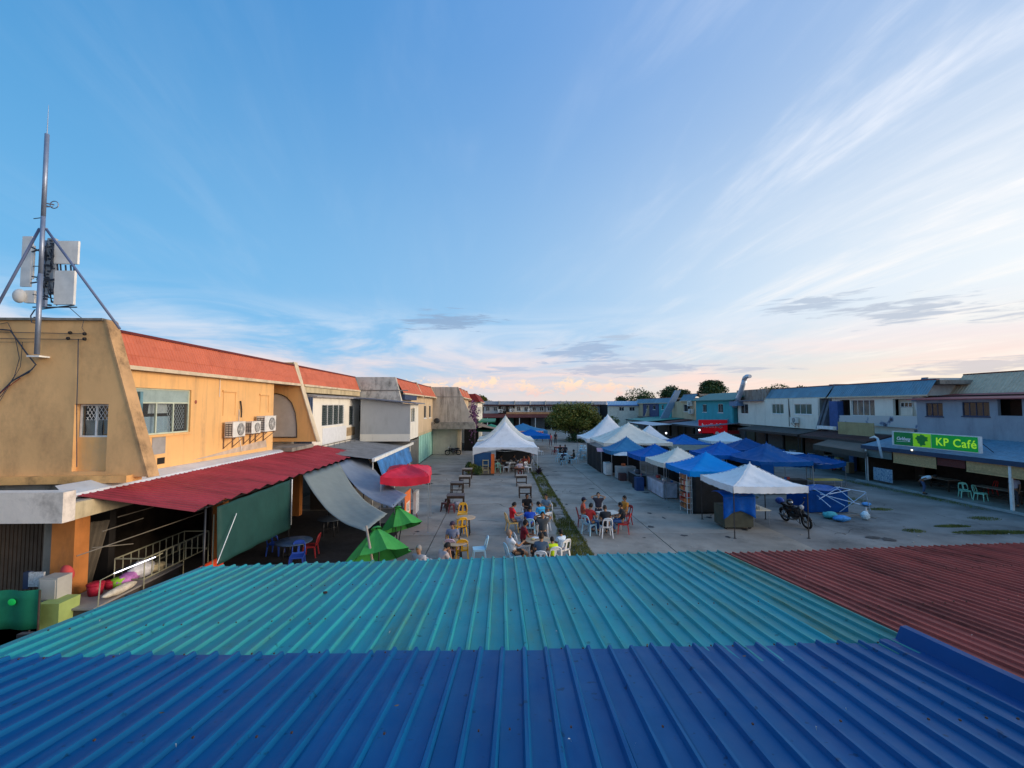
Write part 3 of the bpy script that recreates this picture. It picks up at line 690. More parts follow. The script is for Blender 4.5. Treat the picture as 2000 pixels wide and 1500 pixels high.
# red-brown roof to the right
rL, rR = tFR + te * .02 + Vector((0, 0, -.045)), aZ(2240, 1052, 2.80)
rt, rd, re_, _ = patch_roof('red_canopy', 'rusty red-brown ribbed metal canopy roof right of the turquoise one', 'canopy roof', rL, rR, (1031, 877), 6.2, .150, 5, .026, REDR, base=(8, 8, 0))
screws(rt, rL, re_, rd, (rR - rL).length, .15, (.2, 1.6, 3.0), SCR, .026)
for fx in (.03, .35, .68, .97):
    p = rL.lerp(rR, fx); g = MB(); g.box(p.x - .035, p.x + .035, p.y - .3, p.y - .23, 0, p.z - .06); g.build('post', DARKM, rt)
# litter on the roofs
g = MB(); g2 = MB(); rr = random.Random(31)
for (FL, e, d, W_, L_) in ((tFL, te, td, (tFR - tFL).length, 4.1), (bL, be, bd, (bR - bL).length, 4.3), (rL, re_, rd, 6.0, 4.0)):
    n = e.cross(d).normalized(); n = -n if n.z < 0 else n
    for i in range(34):
        p = FL + e * rr.uniform(.2, W_ - .2) + d * rr.uniform(.1, L_) + n * .006; q = g if i % 3 else g2; s_ = rr.uniform(.012, .035) if i % 3 else rr.uniform(.006, .018); a = rr.uniform(0, 3)
        u_ = (e * math.cos(a) + d * math.sin(a)) * s_; v_ = (d * math.cos(a) - e * math.sin(a)) * s_ * .4; q.add([p - u_ + n * .03 * (i % 3 > 0), p + v_ + n * .032, p + u_ + n * .034, p - v_ + n * .03], [(0, 1, 2, 3)])
tag(g.build('leaf_scraps', mat('leaf_scrap', (.10, .07, .03), .8, var=.6, scale=4)), 'dry leaf scraps scattered over the metal roofs', 'leaves', kind='stuff')
tag(g2.build('bird_droppings', mat('dropping_white', (.45, .46, .44), .8)), 'small whitish bird droppings on the metal roofs', 'droppings', kind='stuff')
# litter on the teal roof
o = sack('leaf_litter', 'small dark dead leaf lying on the turquoise roof', 'leaf', aZ(635, 1159, 3.03), (.035, .025, .014), mat('dead_leaf', (.05, .02, .02), .8), 3)

# ================================================================== LEFT SHOPHOUSES
YEL = mat('orange_wall', (.62, .36, .145), .75, var=.07, scale=1.0, bump=.15, stain=(.38, .25, .14), stain_amt=.6, stain_scale=(2.2, 2.2, .2), stain_lo=.50)
TAN = mat('tan_fin_wall', (.62, .37, .165), .8, var=.10, scale=.8, bump=.25, stain=(.34, .20, .10), stain_amt=.55, stain_scale=(.7, .7, .35), stain_lo=.46)
EDGE = mat('weathered_edge', (.42, .26, .13), .85, var=.18, scale=2, bump=.4, stain=(.06, .045, .03), stain_amt=.85, stain_scale=(1, 1, .8), stain_lo=.47)
ORG = mat('orange_roof', (.43, .115, .062), .55, var=.10, scale=1.2, stain=(.32, .055, .025), stain_amt=.5, stain_scale=(1, 1, .5), objvar=.05)
DKRED = mat('dark_red_metal', (.10, .018, .018), .6, var=.2)
GREYC = mat('mouldy_plaster', (.46, .44, .39), .88, var=.15, scale=1.0, bump=.35, stain=(.045, .045, .042), stain_amt=.9, stain_scale=(1.6, 1.6, .8), stain_lo=.46)
BEIGE = mat('beige_wall', (.48, .37, .24), .8, var=.08, scale=1, stain=(.28, .2, .13), stain_amt=.4)
WHT = mat('white_wall', (.64, .61, .53), .75, var=.05, scale=1, stain=(.28, .26, .22), stain_amt=.45, stain_lo=.52)
GREYW = mat('grey_wall', (.36, .37, .365), .8, var=.05, scale=1, stain=(.22, .21, .2), stain_amt=.4)
SILV = mat('silver_flashing', (.50, .55, .60), .45, metal=.2, var=.08, scale=2, stain=(.3, .3, .3), stain_amt=.3)
FRG = mat('green_window_frame', (.40, .45, .36), .5, stain=(.2, .2, .15), stain_amt=.3)
CURT = mat('lace_curtain', (.64, .64, .62), .9, var=.1, scale=20); CURTB = mat('blue_sheet', (.45, .56, .62), .9)

def fin(parent, Yc, t, xb, xt, zb, zt, xin, m, holes=(), name='party_wall', edge=None, side=-1):
    """slanting party wall in a plane across the street; side -1 = left row"""
    outer = [(xin, zb), (xb, zb), (xt, zt), (xin, zt)]
    o = wallY(name, Yc, t, outer, holes, m, parent)
    if edge:
        g = MB(); e = .05 * -side
        g.hexa([(xb + .0, Yc - .03, zb - .02), (xb + e, Yc - .03, zb - .02), (xb + e, Yc + t + .03, zb - .02), (xb, Yc + t + .03, zb - .02)],
               [(xt + .0, Yc - .03, zt + .02), (xt + e, Yc - .03, zt + .02), (xt + e, Yc + t + .03, zt + .02), (xt, Yc + t + .03, zt + .02)]); g.build('wall_edge', edge, parent)
    return o
def mansard(parent, y0, y1, xe, ze, xt, zt, m, pitch=.2, per=4, side=-1, capm=None, gut=True, xin=-20):
    """steep roof strip from eave (xe, ze) up to (xt, zt)"""
    d = Vector((xt - xe, 0, zt - ze)); L_ = d.length; d.normalize(); s = 1 if side < 0 else -1
    tiers = 3 if pitch <= .2 else 1; nn = Vector((d.z * s, 0, -d.x * s))
    for k in range(tiers):
        sheet_roof(parent, Vector((xe, y0, ze)) + d * (L_ * k / tiers) + nn * (.012 * (tiers - 1 - k) * 0 + .010 * (k % 2)), (0, 1, 0), d, y1 - y0, L_ / tiers + .03, .13 if tiers == 3 else pitch, .012 if tiers == 3 else .028, m, 6 if tiers == 3 else per, seg=1, jit=.004)
    g = MB(); s = 1 if side < 0 else -1
    lo, hi = sorted((xt + s * .06, xt - s * .2)); g.box(lo, hi, y0, y1, zt - .03, zt + .045); g.build('ridge_cap', capm or DKRED, parent)
    if gut:
        lo, hi = sorted((xe + s * .09, xe - s * .03)); g = MB(); g.box(lo, hi, y0, y1, ze - .10, ze + .01); g.build('gutter', mat('cream_gutter', (.50, .42, .30), .6, stain=(.15, .1, .06), stain_amt=.6), parent)
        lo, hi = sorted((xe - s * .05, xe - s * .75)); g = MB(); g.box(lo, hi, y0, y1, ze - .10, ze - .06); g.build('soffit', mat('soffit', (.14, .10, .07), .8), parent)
    lo, hi = sorted((xt - s * .2, xin)); g = MB(); g.box(lo, hi, y0, y1, zt - .35, zt - .05); g.build('flat_roof', CONCD, parent)

# ---- near orange building: fin wall across, facade along the street
A = thing('orange_shophouse', 'near orange two-storey shophouse with red-orange mansard roof and air conditioners', 'building', (-14, 17, 0))
n0, n1 = aY(146, 790, 12).x, aY(212, 790, 12).x; nz0, nz1 = aY(150, 921, 12).z, aY(150, 789, 12).z
fin(A, 12.0, .32, -9.32, -10.60, 3.72, 7.87, -24, TAN, [rect(n0, n1, nz0, nz1)], edge=EDGE)
wz0 = aY(180, 853, 12.3).z
g = MB(); g.box(n0 - .1, n1 + .1, 12.13, 12.42, nz0 - .1, wz0); g.build('niche_panel', mat('orange_wall_light', (.66, .37, .145), .75, var=.06, stain=(.4, .35, .3), stain_amt=.5), A)
g = MB(); g.box(-24, -10.62, 11.93, 12.40, 7.87, 7.93); g.build('parapet_cap', CONCD, A)
g = MB(); g.prism([(-24, 11.8, 3.35), (-9.7, 11.8, 3.60), (-9.7, 11.8, 3.78), (-24, 11.8, 3.62)], (0, .5, 0)); g.build('ledge', mat('orange_ledge', (.60, .34, .13), .75, stain=(.08, .06, .04), stain_amt=.8, stain_scale=(1, 1, 1)), A)
FX = -10.6
yz = lambda px, py: (lambda p: (p.y, p.z))(aX(px, py, FX))
w0, w1 = aX(245, 757, FX), aX(374, 845, FX); v0 = aX(374, 762, FX)
wy0, wy1, wz0_, wz1_ = 12.55, v0.y, aX(374, 843, FX).z, v0.z
fy1 = aX(534, 800, FX).y
wallX('facade_wall', FX, -.2, rect(12.32, fy1, 3.55, 6.66), [rect(wy0, wy1, wz0_, wz1_)], YEL, A)
g = MB(); g.box(-12.9, -12.7, fy1, 23.29, 3.6, 6.7); g.box(-12.7, FX - .2, fy1 - .2, fy1 - .01, 3.55, 6.66); g.build('alcove_wall', YEL, A)
lace = [(wy0 + .3, wy0 + 1.0, wz0_, wz1_ - .5, CURT), (wy1 - 1.55, wy1 - .75, wz0_ + .65, wz1_ - .25, CURT), (wy1 - 1.9, wy1 - .6, wz0_, wz0_ + .55, CURTB), (wy0, wy1 - 2.0, wz0_, wz0_ + .6, CURTB)]
W = window(A, 'X', wy0, wy1, wz0_, wz1_, FX, 1, 4, FRG, glassmat('clear_glass', (.8, .84, .86), .10), depth=.06, transom=.42, curtain=lace, sill=YEL)
g = MB()
def lattice(g, f, a0, a1, b0, b1, st=.11):
    n = int((a1 - a0) / st)
    for i in range(-int((b1 - b0) / st / 1.6), n + 1):
        for sgn in (1, -1):
            pts = []
            for q in range(2):
                pass
            s0 = a0 + i * st; L_ = (b1 - b0); dx = L_ / 1.6
            if sgn == 1: p, q = (s0, b0), (s0 + dx, b1)
            else: p, q = (s0 + dx, b0), (s0, b1)
            def clip(p, q):
                t0, t1 = 0, 1; d = q[0] - p[0]
                for lim, s in ((a0, 1), (a1, -1)):
                    num = (lim - p[0]) * s; den = d * s
                    if abs(den) < 1e-9: continue
                    t = num / den
                    if den > 0: t0 = max(t0, t)
                    else: t1 = min(t1, t)
                if t0 >= t1: return None
                return (p[0] + d * t0, p[1] + (q[1] - p[1]) * t0), (p[0] + d * t1, p[1] + (q[1] - p[1]) * t1)
            c = clip(p, q)
            if c: g.tube([f(*c[0]), f(*c[1])], .006, 4, False)
lattice(g, lambda a, b: (FX - .155, a, b), wy0 + 2.0, wy1 - .1, wz0_ + .1, wz1_ - .45)
p = g.build('window_grille', WHITEM, W)
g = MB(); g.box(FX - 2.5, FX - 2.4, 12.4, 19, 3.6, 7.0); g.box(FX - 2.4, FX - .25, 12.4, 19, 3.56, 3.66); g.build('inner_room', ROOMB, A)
nw = aY(212, 853, 12.3)
W2 = window(A, 'Y', n0 + .02, n1 - .01, wz0, nz1 - .01, 12.13, -1, 2, WHITEM, glassmat('clear_glass'), depth=.02, sill=False)
g = MB(); lattice(g, lambda a, b: (a, 12.14, b), n0 + .2, n1 - .03, wz0 + .45, nz1 - .03, .10); g.build('window_grille', WHITEM, W2)
g = MB()
for (x0, x1, z0, z1, c) in ((n0 + .07, n0 + .50, wz0 + .05, wz0 + .48, 0), (n0 + .55, n1 - .03, wz0 + .08, wz0 + .48, 0)): g.grid(lambda u, v: (x0 + (x1 - x0) * u, 12.27 + .02 * math.sin(u * 9 + v * 5), z0 + (z1 - z0) * v), 8, 4)
g.build('cloth_in_window', mat('cream_cloth', (.50, .47, .40), .9), W2)
g = MB(); g.box(n0 + .05, n1 + .1, 12.9, 13.0, 4.5, 6.0); g.build('inner_room', mat('blue_room', (.10, .20, .24), .9, var=.4, scale=3), A)
# grey patch and broken hole beneath the window
g = MB(); a, b_ = aX(297, 855, FX), aX(322, 885, FX); g.box(FX, FX + .012, a.y, b_.y, b_.z, a.z); g.build('grey_patch', mat('grey_render', (.26, .25, .24), .9, var=.15), A)
g = MB(); a, b_ = aX(307, 895, FX), aX(321, 905, FX); g.box(FX, FX + .01, a.y, b_.y, b_.z, a.z); g.build('vent_hole', ROOMD, A)
# scraped strip at the foot of the wall
g = MB(); g.prism([(FX + .006, 15.5, 3.72), (FX + .006, 20.4, 3.72), (FX + .006, 20.3, 4.05), (FX + .006, 19.5, 4.02), (FX + .006, 17.5, 3.86)], (.004, 0, 0)); g.build('bare_plaster', mat('bare_plaster', (.42, .33, .26), .9, var=.25, scale=3), A)
# closed-up shutters drawn as proud frames
for (pa, pb, pc) in (((436, 768), (461, 764), 812), ((508, 771), (525, 774), 806)):
    a, b_ = aX(*pa, FX), aX(*pb, FX); z0 = aX(pa[0], pc, FX).z; zt = (a.z + b_.z) / 2
    g = MB(); g.box(FX, FX + .05, a.y - .06, b_.y + .06, zt, zt + .07); g.box(FX, FX + .02, a.y, a.y + .04, z0, zt); g.box(FX, FX + .02, b_.y - .04, b_.y, z0, zt); g.build('blocked_window', YEL, A)
g = MB(); p = aX(382, 785, FX); g.ell((FX + .01, p.y, p.z), (.012, .06, .07), 10, 6); g.build('wall_scar', mat('scar', (.25, .08, .05), .8), A)
mansard(A, 12.34, 23.3, -10.44, 6.72, -10.82, 7.70, ORG)
g = MB(); g.box(-9.75, -9.5, 12.3, 12.32, 3.7, 3.72); 
g = MB(); g.box(-24, FX - .25, 14, 23.2, 6.7, 7.3); g.build('upper_floor_ceiling', ROOMD, A)
# second fin, with an arched recess wall behind the AC units
fin(A, 23.3, .35, -9.55, -10.86, 3.72, 7.86, -24, YEL, edge=mat('cream_edge', (.50, .42, .30), .85, stain=(.15, .12, .08), stain_amt=.6))
arc = [(lambda p: (p.x, p.z))(aY(px, py, 23.28)) for px, py in ((531, 855), (580, 855), (580, 832), (577, 806), (570, 787), (560, 776), (550, 771), (540, 769), (531, 770))]
g = MB(); g.prism([(x, 23.285, z) for x, z in arc], (0, -.012, 0)); g.build('arched_recess', mat('recess_grey', (.38, .38, .37), .8, var=.08), A)
g = MB(); g.tube([(x, 23.26, z) for x, z in arc[1:]], .022, 5); g.tube([(arc[0][0], 23.25, arc[0][1] + .03), (arc[1][0], 23.25, arc[1][1] + .03)], .022, 5); g.build('conduit', BLACK, A)
g = MB(); g.box(-12.7, -9.7, fy1, 23.28, 3.45, 3.62); g.build('alcove_floor', CONCD, A)
# street slab with the white fascia at the left edge, ground floor below
g = MB(); p0 = aY(124, 957, 10.2); g.box(-26, p0.x, 10.2, 10.5, 2.98, 3.66); g.build('slab_fascia', mat('white_fascia', (.60, .54, .48), .85, var=.10, scale=1, bump=.3, stain=(.10, .08, .07), stain_amt=.7, stain_scale=(.8, 1, .8), stain_lo=.52), A)
g = MB(); g.box(-26, p0.x - .06, 10.5, 12.6, 3.22, 3.38); g.build('canopy_slab', CONCD, A)
g = MB(); g.box(p0.x - .35, p0.x - .02, 10.5, 23.2, 2.98, 3.36); g.build('edge_beam', mat('cream_beam', (.42, .35, .22), .85, stain=(.08, .06, .04), stain_amt=.6), A)
g = MB(); g.box(-24, FX - .2, 12.0, 23.2, 3.38, 3.6); g.build('floor_slab', CONCD, A)
OC = mat('orange_column', (.42, .16, .045), .8, var=.15, scale=2, stain=(.15, .08, .05), stain_amt=.7)
c0, c1 = aY(98, 1100, 11.2).x, aY(143, 1100, 11.2).x
g = MB(); g.box(c0, c1, 11.2, 11.6, 0, 3.42); g.build('column', OC, A)
g = MB(); g.box(c0 - .28, c0, 11.3, 11.5, 0, 3.42); g.build('column_trim', CONCD, A)
for yy in (16.6, 22.8):
    g = MB(); g.box(-10.5, -10.15, yy, yy + .35, 0, 3.0); g.build('column', OC, A)
SHUT = mat('brown_shutter', (.085, .06, .045), .7, var=.2, scale=3)
g = MB(); x = -16.0
while x < c0 - .3: g.box(x, x + .07, 11.66, 11.70, 0, 3.3); g.box(x + .07, x + .10, 11.68, 11.70, 0, 3.3); x += .10
g.build('roller_shutter', SHUT, A)
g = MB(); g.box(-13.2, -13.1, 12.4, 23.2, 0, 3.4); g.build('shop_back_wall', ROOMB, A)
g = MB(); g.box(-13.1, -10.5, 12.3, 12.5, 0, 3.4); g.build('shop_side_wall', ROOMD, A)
# ---- mast with antennas
mb_ = aY(72, 692, 11.75); mt_ = aY(92, 262, 11.75)
Mst = thing('antenna_mast', 'tall grey steel pole mast with white antenna panels braced on the tan wall top', 'antenna mast', mb_)
MG = mat('mast_steel', (.22, .26, .34), .45, metal=.6, scale=4)
mt_.x = mb_.x + .10 if abs(mt_.x - mb_.x) > .5 else mt_.x
g = MB(); g.tube([mb_, mb_.lerp(mt_, .36)], .055, 10); g.tube([mb_.lerp(mt_, .36), mb_.lerp(mt_, .62)], .050, 10); g.tube([mb_.lerp(mt_, .62), mt_], .050, 10); g.build('pole', MG, Mst)
wt = aY(95, 205, 11.75); g = MB(); g.tube([mt_, mt_.lerp(wt, .5), wt], [.012, .008, .004], 5); g.build('whip_antenna', MG, Mst)
g = MB(); p = aY(65, 695, 11.85); g.box(p.x - .04, p.x + .28, 11.72, 12.0, p.z - .04, p.z); g.build('base_bracket', WHITEM, Mst)
WP = mat('antenna_white', (.60, .60, .58), .5, stain=(.3, .28, .25), stain_amt=.3)
def pbox(px0, px1, py0, py1, Yc, dep, name, m, par, rot=0):
    a, b2 = aY(px0, py0, Yc), aY(px1, py1, Yc); cx, cz = (a.x + b2.x) / 2, (a.z + b2.z) / 2; w, h = abs(b2.x - a.x) / 2, abs(a.z - b2.z) / 2
    g = MB(); g.box(-w, w, -dep / 2, dep / 2, -h, h, Matrix.Translation((cx, Yc, cz)) @ Matrix.Rotation(rot, 4, 'Z')); return g.build(name, m, par)
pbox(109, 153, 471, 516, 12.1, .06, 'antenna_panel', WP, Mst, 0); pbox(110, 145, 529, 595, 12.05, .07, 'antenna_panel', WP, Mst, 0); pbox(46, 60, 462, 560, 12.1, .05, 'antenna_panel', WP, Mst, 0)
pbox(61, 65, 480, 545, 12.1, .04, 'antenna_panel', WP, Mst, 0)
pbox(96, 105, 466, 575, 12.15, .09, 'radio_unit', mat('radio_grey', (.28, .30, .32), .5), Mst); pbox(84, 90, 470, 600, 12.25, .07, 'inner_pole', MG, Mst)
p = aY(38, 578, 12.0); g = MB(); g.ell(p, (.15, .12, .19), 18, 12); g.build('radome', WP, Mst)
pbox(52, 70, 568, 592, 12.1, .10, 'radome_mount', WP, Mst)
g = MB(); rr = random.Random(5)
for (x0, y0, x1, y1, r) in ((62, 492, 108, 478, .02), (60, 482, 96, 500, .02), (62, 540, 110, 548, .02), (60, 553, 108, 545, .02), (64, 600, 150, 600, .018), (70, 605, 145, 596, .018), (82, 425, 66, 427, .012), (82, 400, 100, 404, .015), (66, 620, 145, 624, .02), (64, 520, 104, 520, .012), (64, 575, 104, 583, .014)):
    g.tube([aY(x0, y0, 11.95), aY(x1, y1, 12.1)], r, 5)
for i in range(16):
    x = rr.uniform(76, 106); y0 = rr.uniform(468, 560); g.tube([aY(x, y0, 12.15), aY(x + rr.uniform(-5, 5), y0 + 20, 12.0), aY(x + rr.uniform(-6, 6), y0 + rr.uniform(35, 60), 12.2)], .013, 5)
for i in range(22):
    x = rr.uniform(88, 104); y0 = 470 + i * 6; g.box(-.035, .035, -.03, .03, -.02, .02, Matrix.Translation(aY(x, y0, 12.1)))
for (x, y) in ((118, 520), (128, 522), (138, 522), (112, 520), (144, 520)): g.tube([aY(x, y - 4, 12.1), aY(x + 1, y + 9, 12.08)], .02, 6)
g.build('cable_and_clamps', mat('cable_black', (.03, .04, .06), .6), Mst)
g = MB(); c = aY(106, 400, 11.9)
g.tube([c + Vector((.11 * math.cos(t), 0, .10 * math.sin(t))) for t in [2 * PI * k / 14 for k in range(15)]], .012, 5); g.tube([aY(84, 396, 11.8), c], .02, 5); g.tube([aY(84, 404, 11.8), aY(104, 404, 11.9)], .014, 5); g.build('dipole_antenna', MG, Mst)
for (a, b2, y2) in (((90, 447), (234, 642), 11.95), ((77, 447), (-34, 650), 11.7)):
    g = MB(); g.tube([aY(*a, 11.8), aY(*b2, y2)], .032, 8); g.build('stay', mat('stay_blue_grey', (.10, .13, .22), .5), Mst)
g = MB(); g.tube([aY(76, 447, 11.8), aY(92, 447, 11.8)], .03, 6); g.build('stay_collar', MG, Mst)
g = MB(); g.tube([aY(133, 598, 12.1), aY(155, 618, 12.0), aY(165, 625, 12.0)], .01, 4)
g.tube([aY(68, 605, 11.9), aY(60, 617, 11.7), aY(62, 630, 11.7), aY(75, 632, 11.8)], .015, 5); g.build('loose_cable', mat('cable_black', 0), Mst)
# wires over the wall
Wr = thing('wall_cables', 'black electrical wires strung and looped across the tan wall', 'cables', aY(40, 700, 11.9))
def wire(name, pts, r, Yc=11.94, m=None):
    g = MB(); g.tube([aY(px, py, Yc) for px, py in pts], r, 5); g.build(name, m or mat('cable_black', 0), Wr)
wire('wire', [(-60, 647), (70, 650), (168, 652)], .008); wire('wire', [(-60, 660), (70, 662), (168, 663)], .008); wire('wire', [(-60, 669), (0, 668), (66, 668)], .006)
wire('wire', [(164, 625), (160, 640), (166, 650)], .006); wire('wire', [(153, 662), (152, 730), (150, 791), (150, 880), (150, 912)], .011)
wire('cable', [(-40, 640), (20, 645), (33, 663), (52, 690), (70, 712), (62, 722), (24, 744), (0, 768), (-30, 800)], .018); wire('cable', [(-40, 640), (15, 630), (30, 660), (38, 700), (28, 735), (5, 770), (-30, 810)], .008)
wire('cable', [(70, 712), (56, 728), (28, 742)], .012); wire('cable', [(-30, 795), (10, 760), (40, 738)], .010, m=mat('red_cable', (.20, .03, .02), .6)); wire('cable', [(-30, 808), (0, 783), (40, 716), (44, 668)], .006)
g = MB()
for (x, y) in ((165, 652), (165, 662), (137, 650), (133, 661)): g.lathe([(.02, -.03), (.045, -.02), (.045, .02), (.02, .03)], 8, Matrix.Translation(aY(x, y, 11.9)) @ Matrix.Rotation(PI / 2, 4, 'Y'))
g.build('insulator', BLACK, Wr)
# ---- AC units on the facade
ac = [make_aircon('white air conditioner unit nearest the window on the orange wall', aX(459, 853, FX + .28), -PI / 2, 'air conditioners on the orange wall', .98)]
make_aircon('small middle air conditioner unit on the orange wall', aX(494, 846, FX + .28), -PI / 2, 'air conditioners on the orange wall', .82)
make_aircon('largest air conditioner unit, farthest along the orange wall beside the arched recess', aX(520, 842, FX + .32), -PI / 2, 'air conditioners on the orange wall', 1.12)
Pp = thing('wall_pipes', 'pipes and hoses running down the orange wall above the air conditioners', 'pipes', aX(470, 820, FX))
g = MB(); g.tube([aX(470, 783, FX + .04), aX(472, 800, FX + .06), aX(471, 815, FX + .1)], .028, 6); g.build('hose', BLACK, Pp)
g = MB(); g.tube([aX(467, 800, FX + .03), aX(466, 845, FX + .03), aX(472, 880, FX + .03)], .012, 5); g.tube([aX(430, 740, FX + .03), aX(429, 775, FX + .03)], .01, 5); g.build('pipe', WHITEM, Pp)

# ---- red metal awning
RA = mat('red_awning_metal', (.29, .034, .045), .55, var=.12, scale=1.5, stain=(.10, .018, .02), stain_amt=.7, stain_scale=(1.2, .3, 1), stain_lo=.47, objvar=.07)
AW = thing('red_awning', 'long dark red ribbed metal awning sloping down from the orange building', 'awning', (-9, 17, 0))
i0, i1 = aX(147, 968, -10.1), aX(617, 869, -10.1); o0, o1 = aX(391, 994, -7.8), aX(716, 880, -7.8)
d = (o0 - i0).normalized()
sheet_roof(AW, i0, i1 - i0, d, (i1 - i0).length, (o0 - i0).length, .19, .017, RA, 4, jit=.02, skew=0)
# flashing
q0, q1, r0, r1 = aX(107, 949, -10.62), aX(590, 868, -10.62), i0 + Vector((0, -.25, .05)), i1 + Vector((0, .2, .05))
g = MB(); g.add([q0, q1, r1, r0], [(0, 1, 2, 3)]); g.add([r0, r1, r1 + Vector((.02, 0, -.09)), r0 + Vector((.02, 0, -.09))], [(0, 1, 2, 3)]); g.build('flashing', SILV, AW, solid=.004)
oi = Vector((d.x, d.y, 0)).normalized()
g = MB()
for f in (.02, .35, .68, .98):
    a = i0.lerp(i1, f) + Vector((0, 0, -.04)); c = o0.lerp(o1, f) + Vector((0, 0, -.04)); g.tube([a, c], .03, 4)
for f in (.03, .5, .96): a = i0.lerp(o0, f) + Vector((0, .05, -.07)); c = i1.lerp(o1, f) + Vector((0, 0, -.07)); g.tube([a, c], .025, 4)
g.build('rafter', DARKM, AW)
for f in (.02, .35, .62, .98):
    a = o0.lerp(o1, f); g = MB(); g.tube([(a.x - .05, a.y, 0), (a.x - .05, a.y, a.z - .06)], .028, 6); g.build('post', DARKM, AW)
# dark interior under awning
# green tarp
GT = mat('dark_green_tarp', (.010, .045, .040), .65, var=.12, scale=2)
a0, a1, b0, b1 = aX(424, 990, -7.74), aX(567, 937, -7.74), aX(424, 1104, -7.5), aX(567, 1032, -7.6)
def _q(): pass
def quadcloth(name, label, cat, c, m, sag=0, nu=16, nv=16, solid=.004, ribs=0):
    """c: four corners TL, TR, BR, BL"""
    TL, TR, BR, BL = c
    def fn(u, v):
        p = TL.lerp(TR, u).lerp(BL.lerp(BR, u), v); s = math.sin(PI * v)
        w = (.008 * math.sin(u * 31 + v * 5) + .006 * math.sin(v * 23 + u * 9)) * (1 if sag else .4)
        return p + Vector((0, 0, -sag * s * (1 + .08 * math.sin(u * 6)) + w)) + Vector((.01, 0, 0)) * math.sin(u * 22) * ribs
    g = MB(); g.grid(fn, nu, nv); o = g.build(name, m, None, solid=solid); return tag(o, label, cat)
quadcloth('green_tarp', 'dark green tarpaulin hanging from the edge of the red awning', 'tarpaulin', (a0, a1, b1, b0), GT, ribs=2)
o = thing('tarp_pole', 'thin pale pole at the far edge of the dark green tarpaulin', 'pole', (a1.x, a1.y + .1, 0)); g = MB(); g.tube([(a1.x + .02, a1.y + .1, 1.2), (a1.x + .02, a1.y + .1, a1.z)], .022, 6); g.build('pole', WHITEM, o)
g = MB(); g.tube([aX(424, 1100, -7.3), aX(462, 1003, -7.6)], .012, 5); tag(g.build('guy_rope', WHITEM), 'pale guy line slanting across the dark green tarpaulin', 'rope')
# grey sagging awnings
GA = mat('grey_tarp', (.17, .195, .18), .6, var=.06, scale=1.5, stain=(.16, .18, .17), stain_amt=.3); GB = mat('blue_grey_tarp', (.175, .205, .25), .55, var=.08, scale=2, stain=(.14, .16, .2), stain_amt=.4, stain_scale=(1, 3, 1))
P1, P2 = Vector((-3.98, 13.1, 0)), aZ(777, 1076); P2b = Vector((-4.0, 18.6, 0))
quadcloth('shade_cloth', 'grey sagging awning cloth, the nearer of the two over the cafe yard', 'awning cloth', (aX(590, 927, -7.8), aX(662, 903, -7.8), aY(757, 1003, 15.4), aY(714, 1037, 13.1)), GA, sag=.45)
quadcloth('shade_cloth', 'blue-grey sagging awning cloth, the farther of the two, beside the red canopy', 'awning cloth', (aX(659, 905, -7.8), aX(712, 884, -7.8), aY(795, 966, 18.4), aY(768, 991, 16.6)), GB, sag=.42)
for nm, a, b2 in (('wooden pole holding up the nearer grey awning cloth', aY(715, 1027, 13.0), aY(729, 1105, 12.6)), ('thin dark pole holding up the farther awning cloth, beside the green parasol', aY(769, 985, 16.9), aY(777, 1075, 17.0))):
    b3 = a + (b2 - a) * ((a.z) / (a.z - b2.z)); t = thing('awning_pole', nm, 'pole', b3); g = MB(); g.tube([b3, a], .035 if 'wooden' in nm else .02, 7); g.build('pole', WOODW if 'wooden' in nm else DARKM, t)
# green patio umbrellas, tilted
UG = mat('green_canvas', (.045, .26, .05), .7, var=.12, scale=3, sheen=0)
def parasol(label, loc, r, h, tilt, rot, hp):
    t = thing('parasol', label, 'parasol', loc, 'green parasols in the cafe yard', 0, world=False)
    T = Matrix.Translation((0, 0, hp)) @ Euler((0, 0, rot)).to_matrix().to_4x4() @ Euler((tilt, 0, 0)).to_matrix().to_4x4()
    for k in range(8):
        b = MB(); a0, a1 = 2 * PI * k / 8, 2 * PI * (k + 1) / 8
        def fn(u, v):
            q = .10 + .90 * v; a = a0 + (a1 - a0) * u; s = math.sin(PI * u); rad = r * q * (1 - .06 * s) * math.cos(PI / 8) / math.cos((u - .5) * PI / 4)
            return T @ Vector((math.cos(a) * rad, math.sin(a) * rad, -h * q ** 1.15 - .02 * s * q))
        b.grid(fn, 4, 6, False); b.build('canopy_panel', UG, t, local=True, solid=.003)
    b = MB(); b.lathe([(.001, .05), (.10, .03), (.17, -.035)], 8, T @ Matrix.Translation((0, 0, -.0)), False); b.build('vent_cap', UG, t, local=True)
    b = MB()
    for k in range(8):
        a = 2 * PI * k / 8; b.tube([T @ Vector((0, 0, -.05)), T @ Vector((math.cos(a) * r, math.sin(a) * r, -h - .02))], .006, 4)
    b.build('rib', BLACK, t, local=True)
    b = MB(); b.tube([T @ Vector((0, 0, .02)), T @ Vector((0, 0, -.8)), (0, -.0, 0)], .02, 6); b.lathe([(.24, 0), (.24, .05), (.04, .09)], 14); b.build('pole_and_base', DARKM, t, local=True)
    return t
pc = aY(735, 1045, 13.7); parasol('larger green parasol in front of the nearer grey awning, by the turquoise roof edge', (pc.x, 13.7, 0), .98, .86, -.50, .5, pc.z + .22)
pc = aY(776, 1002, 17.3); parasol('smaller green parasol half hidden behind the farther awning cloth', (pc.x, 17.3, 0), .84, .78, -.42, .7, pc.z + .22)
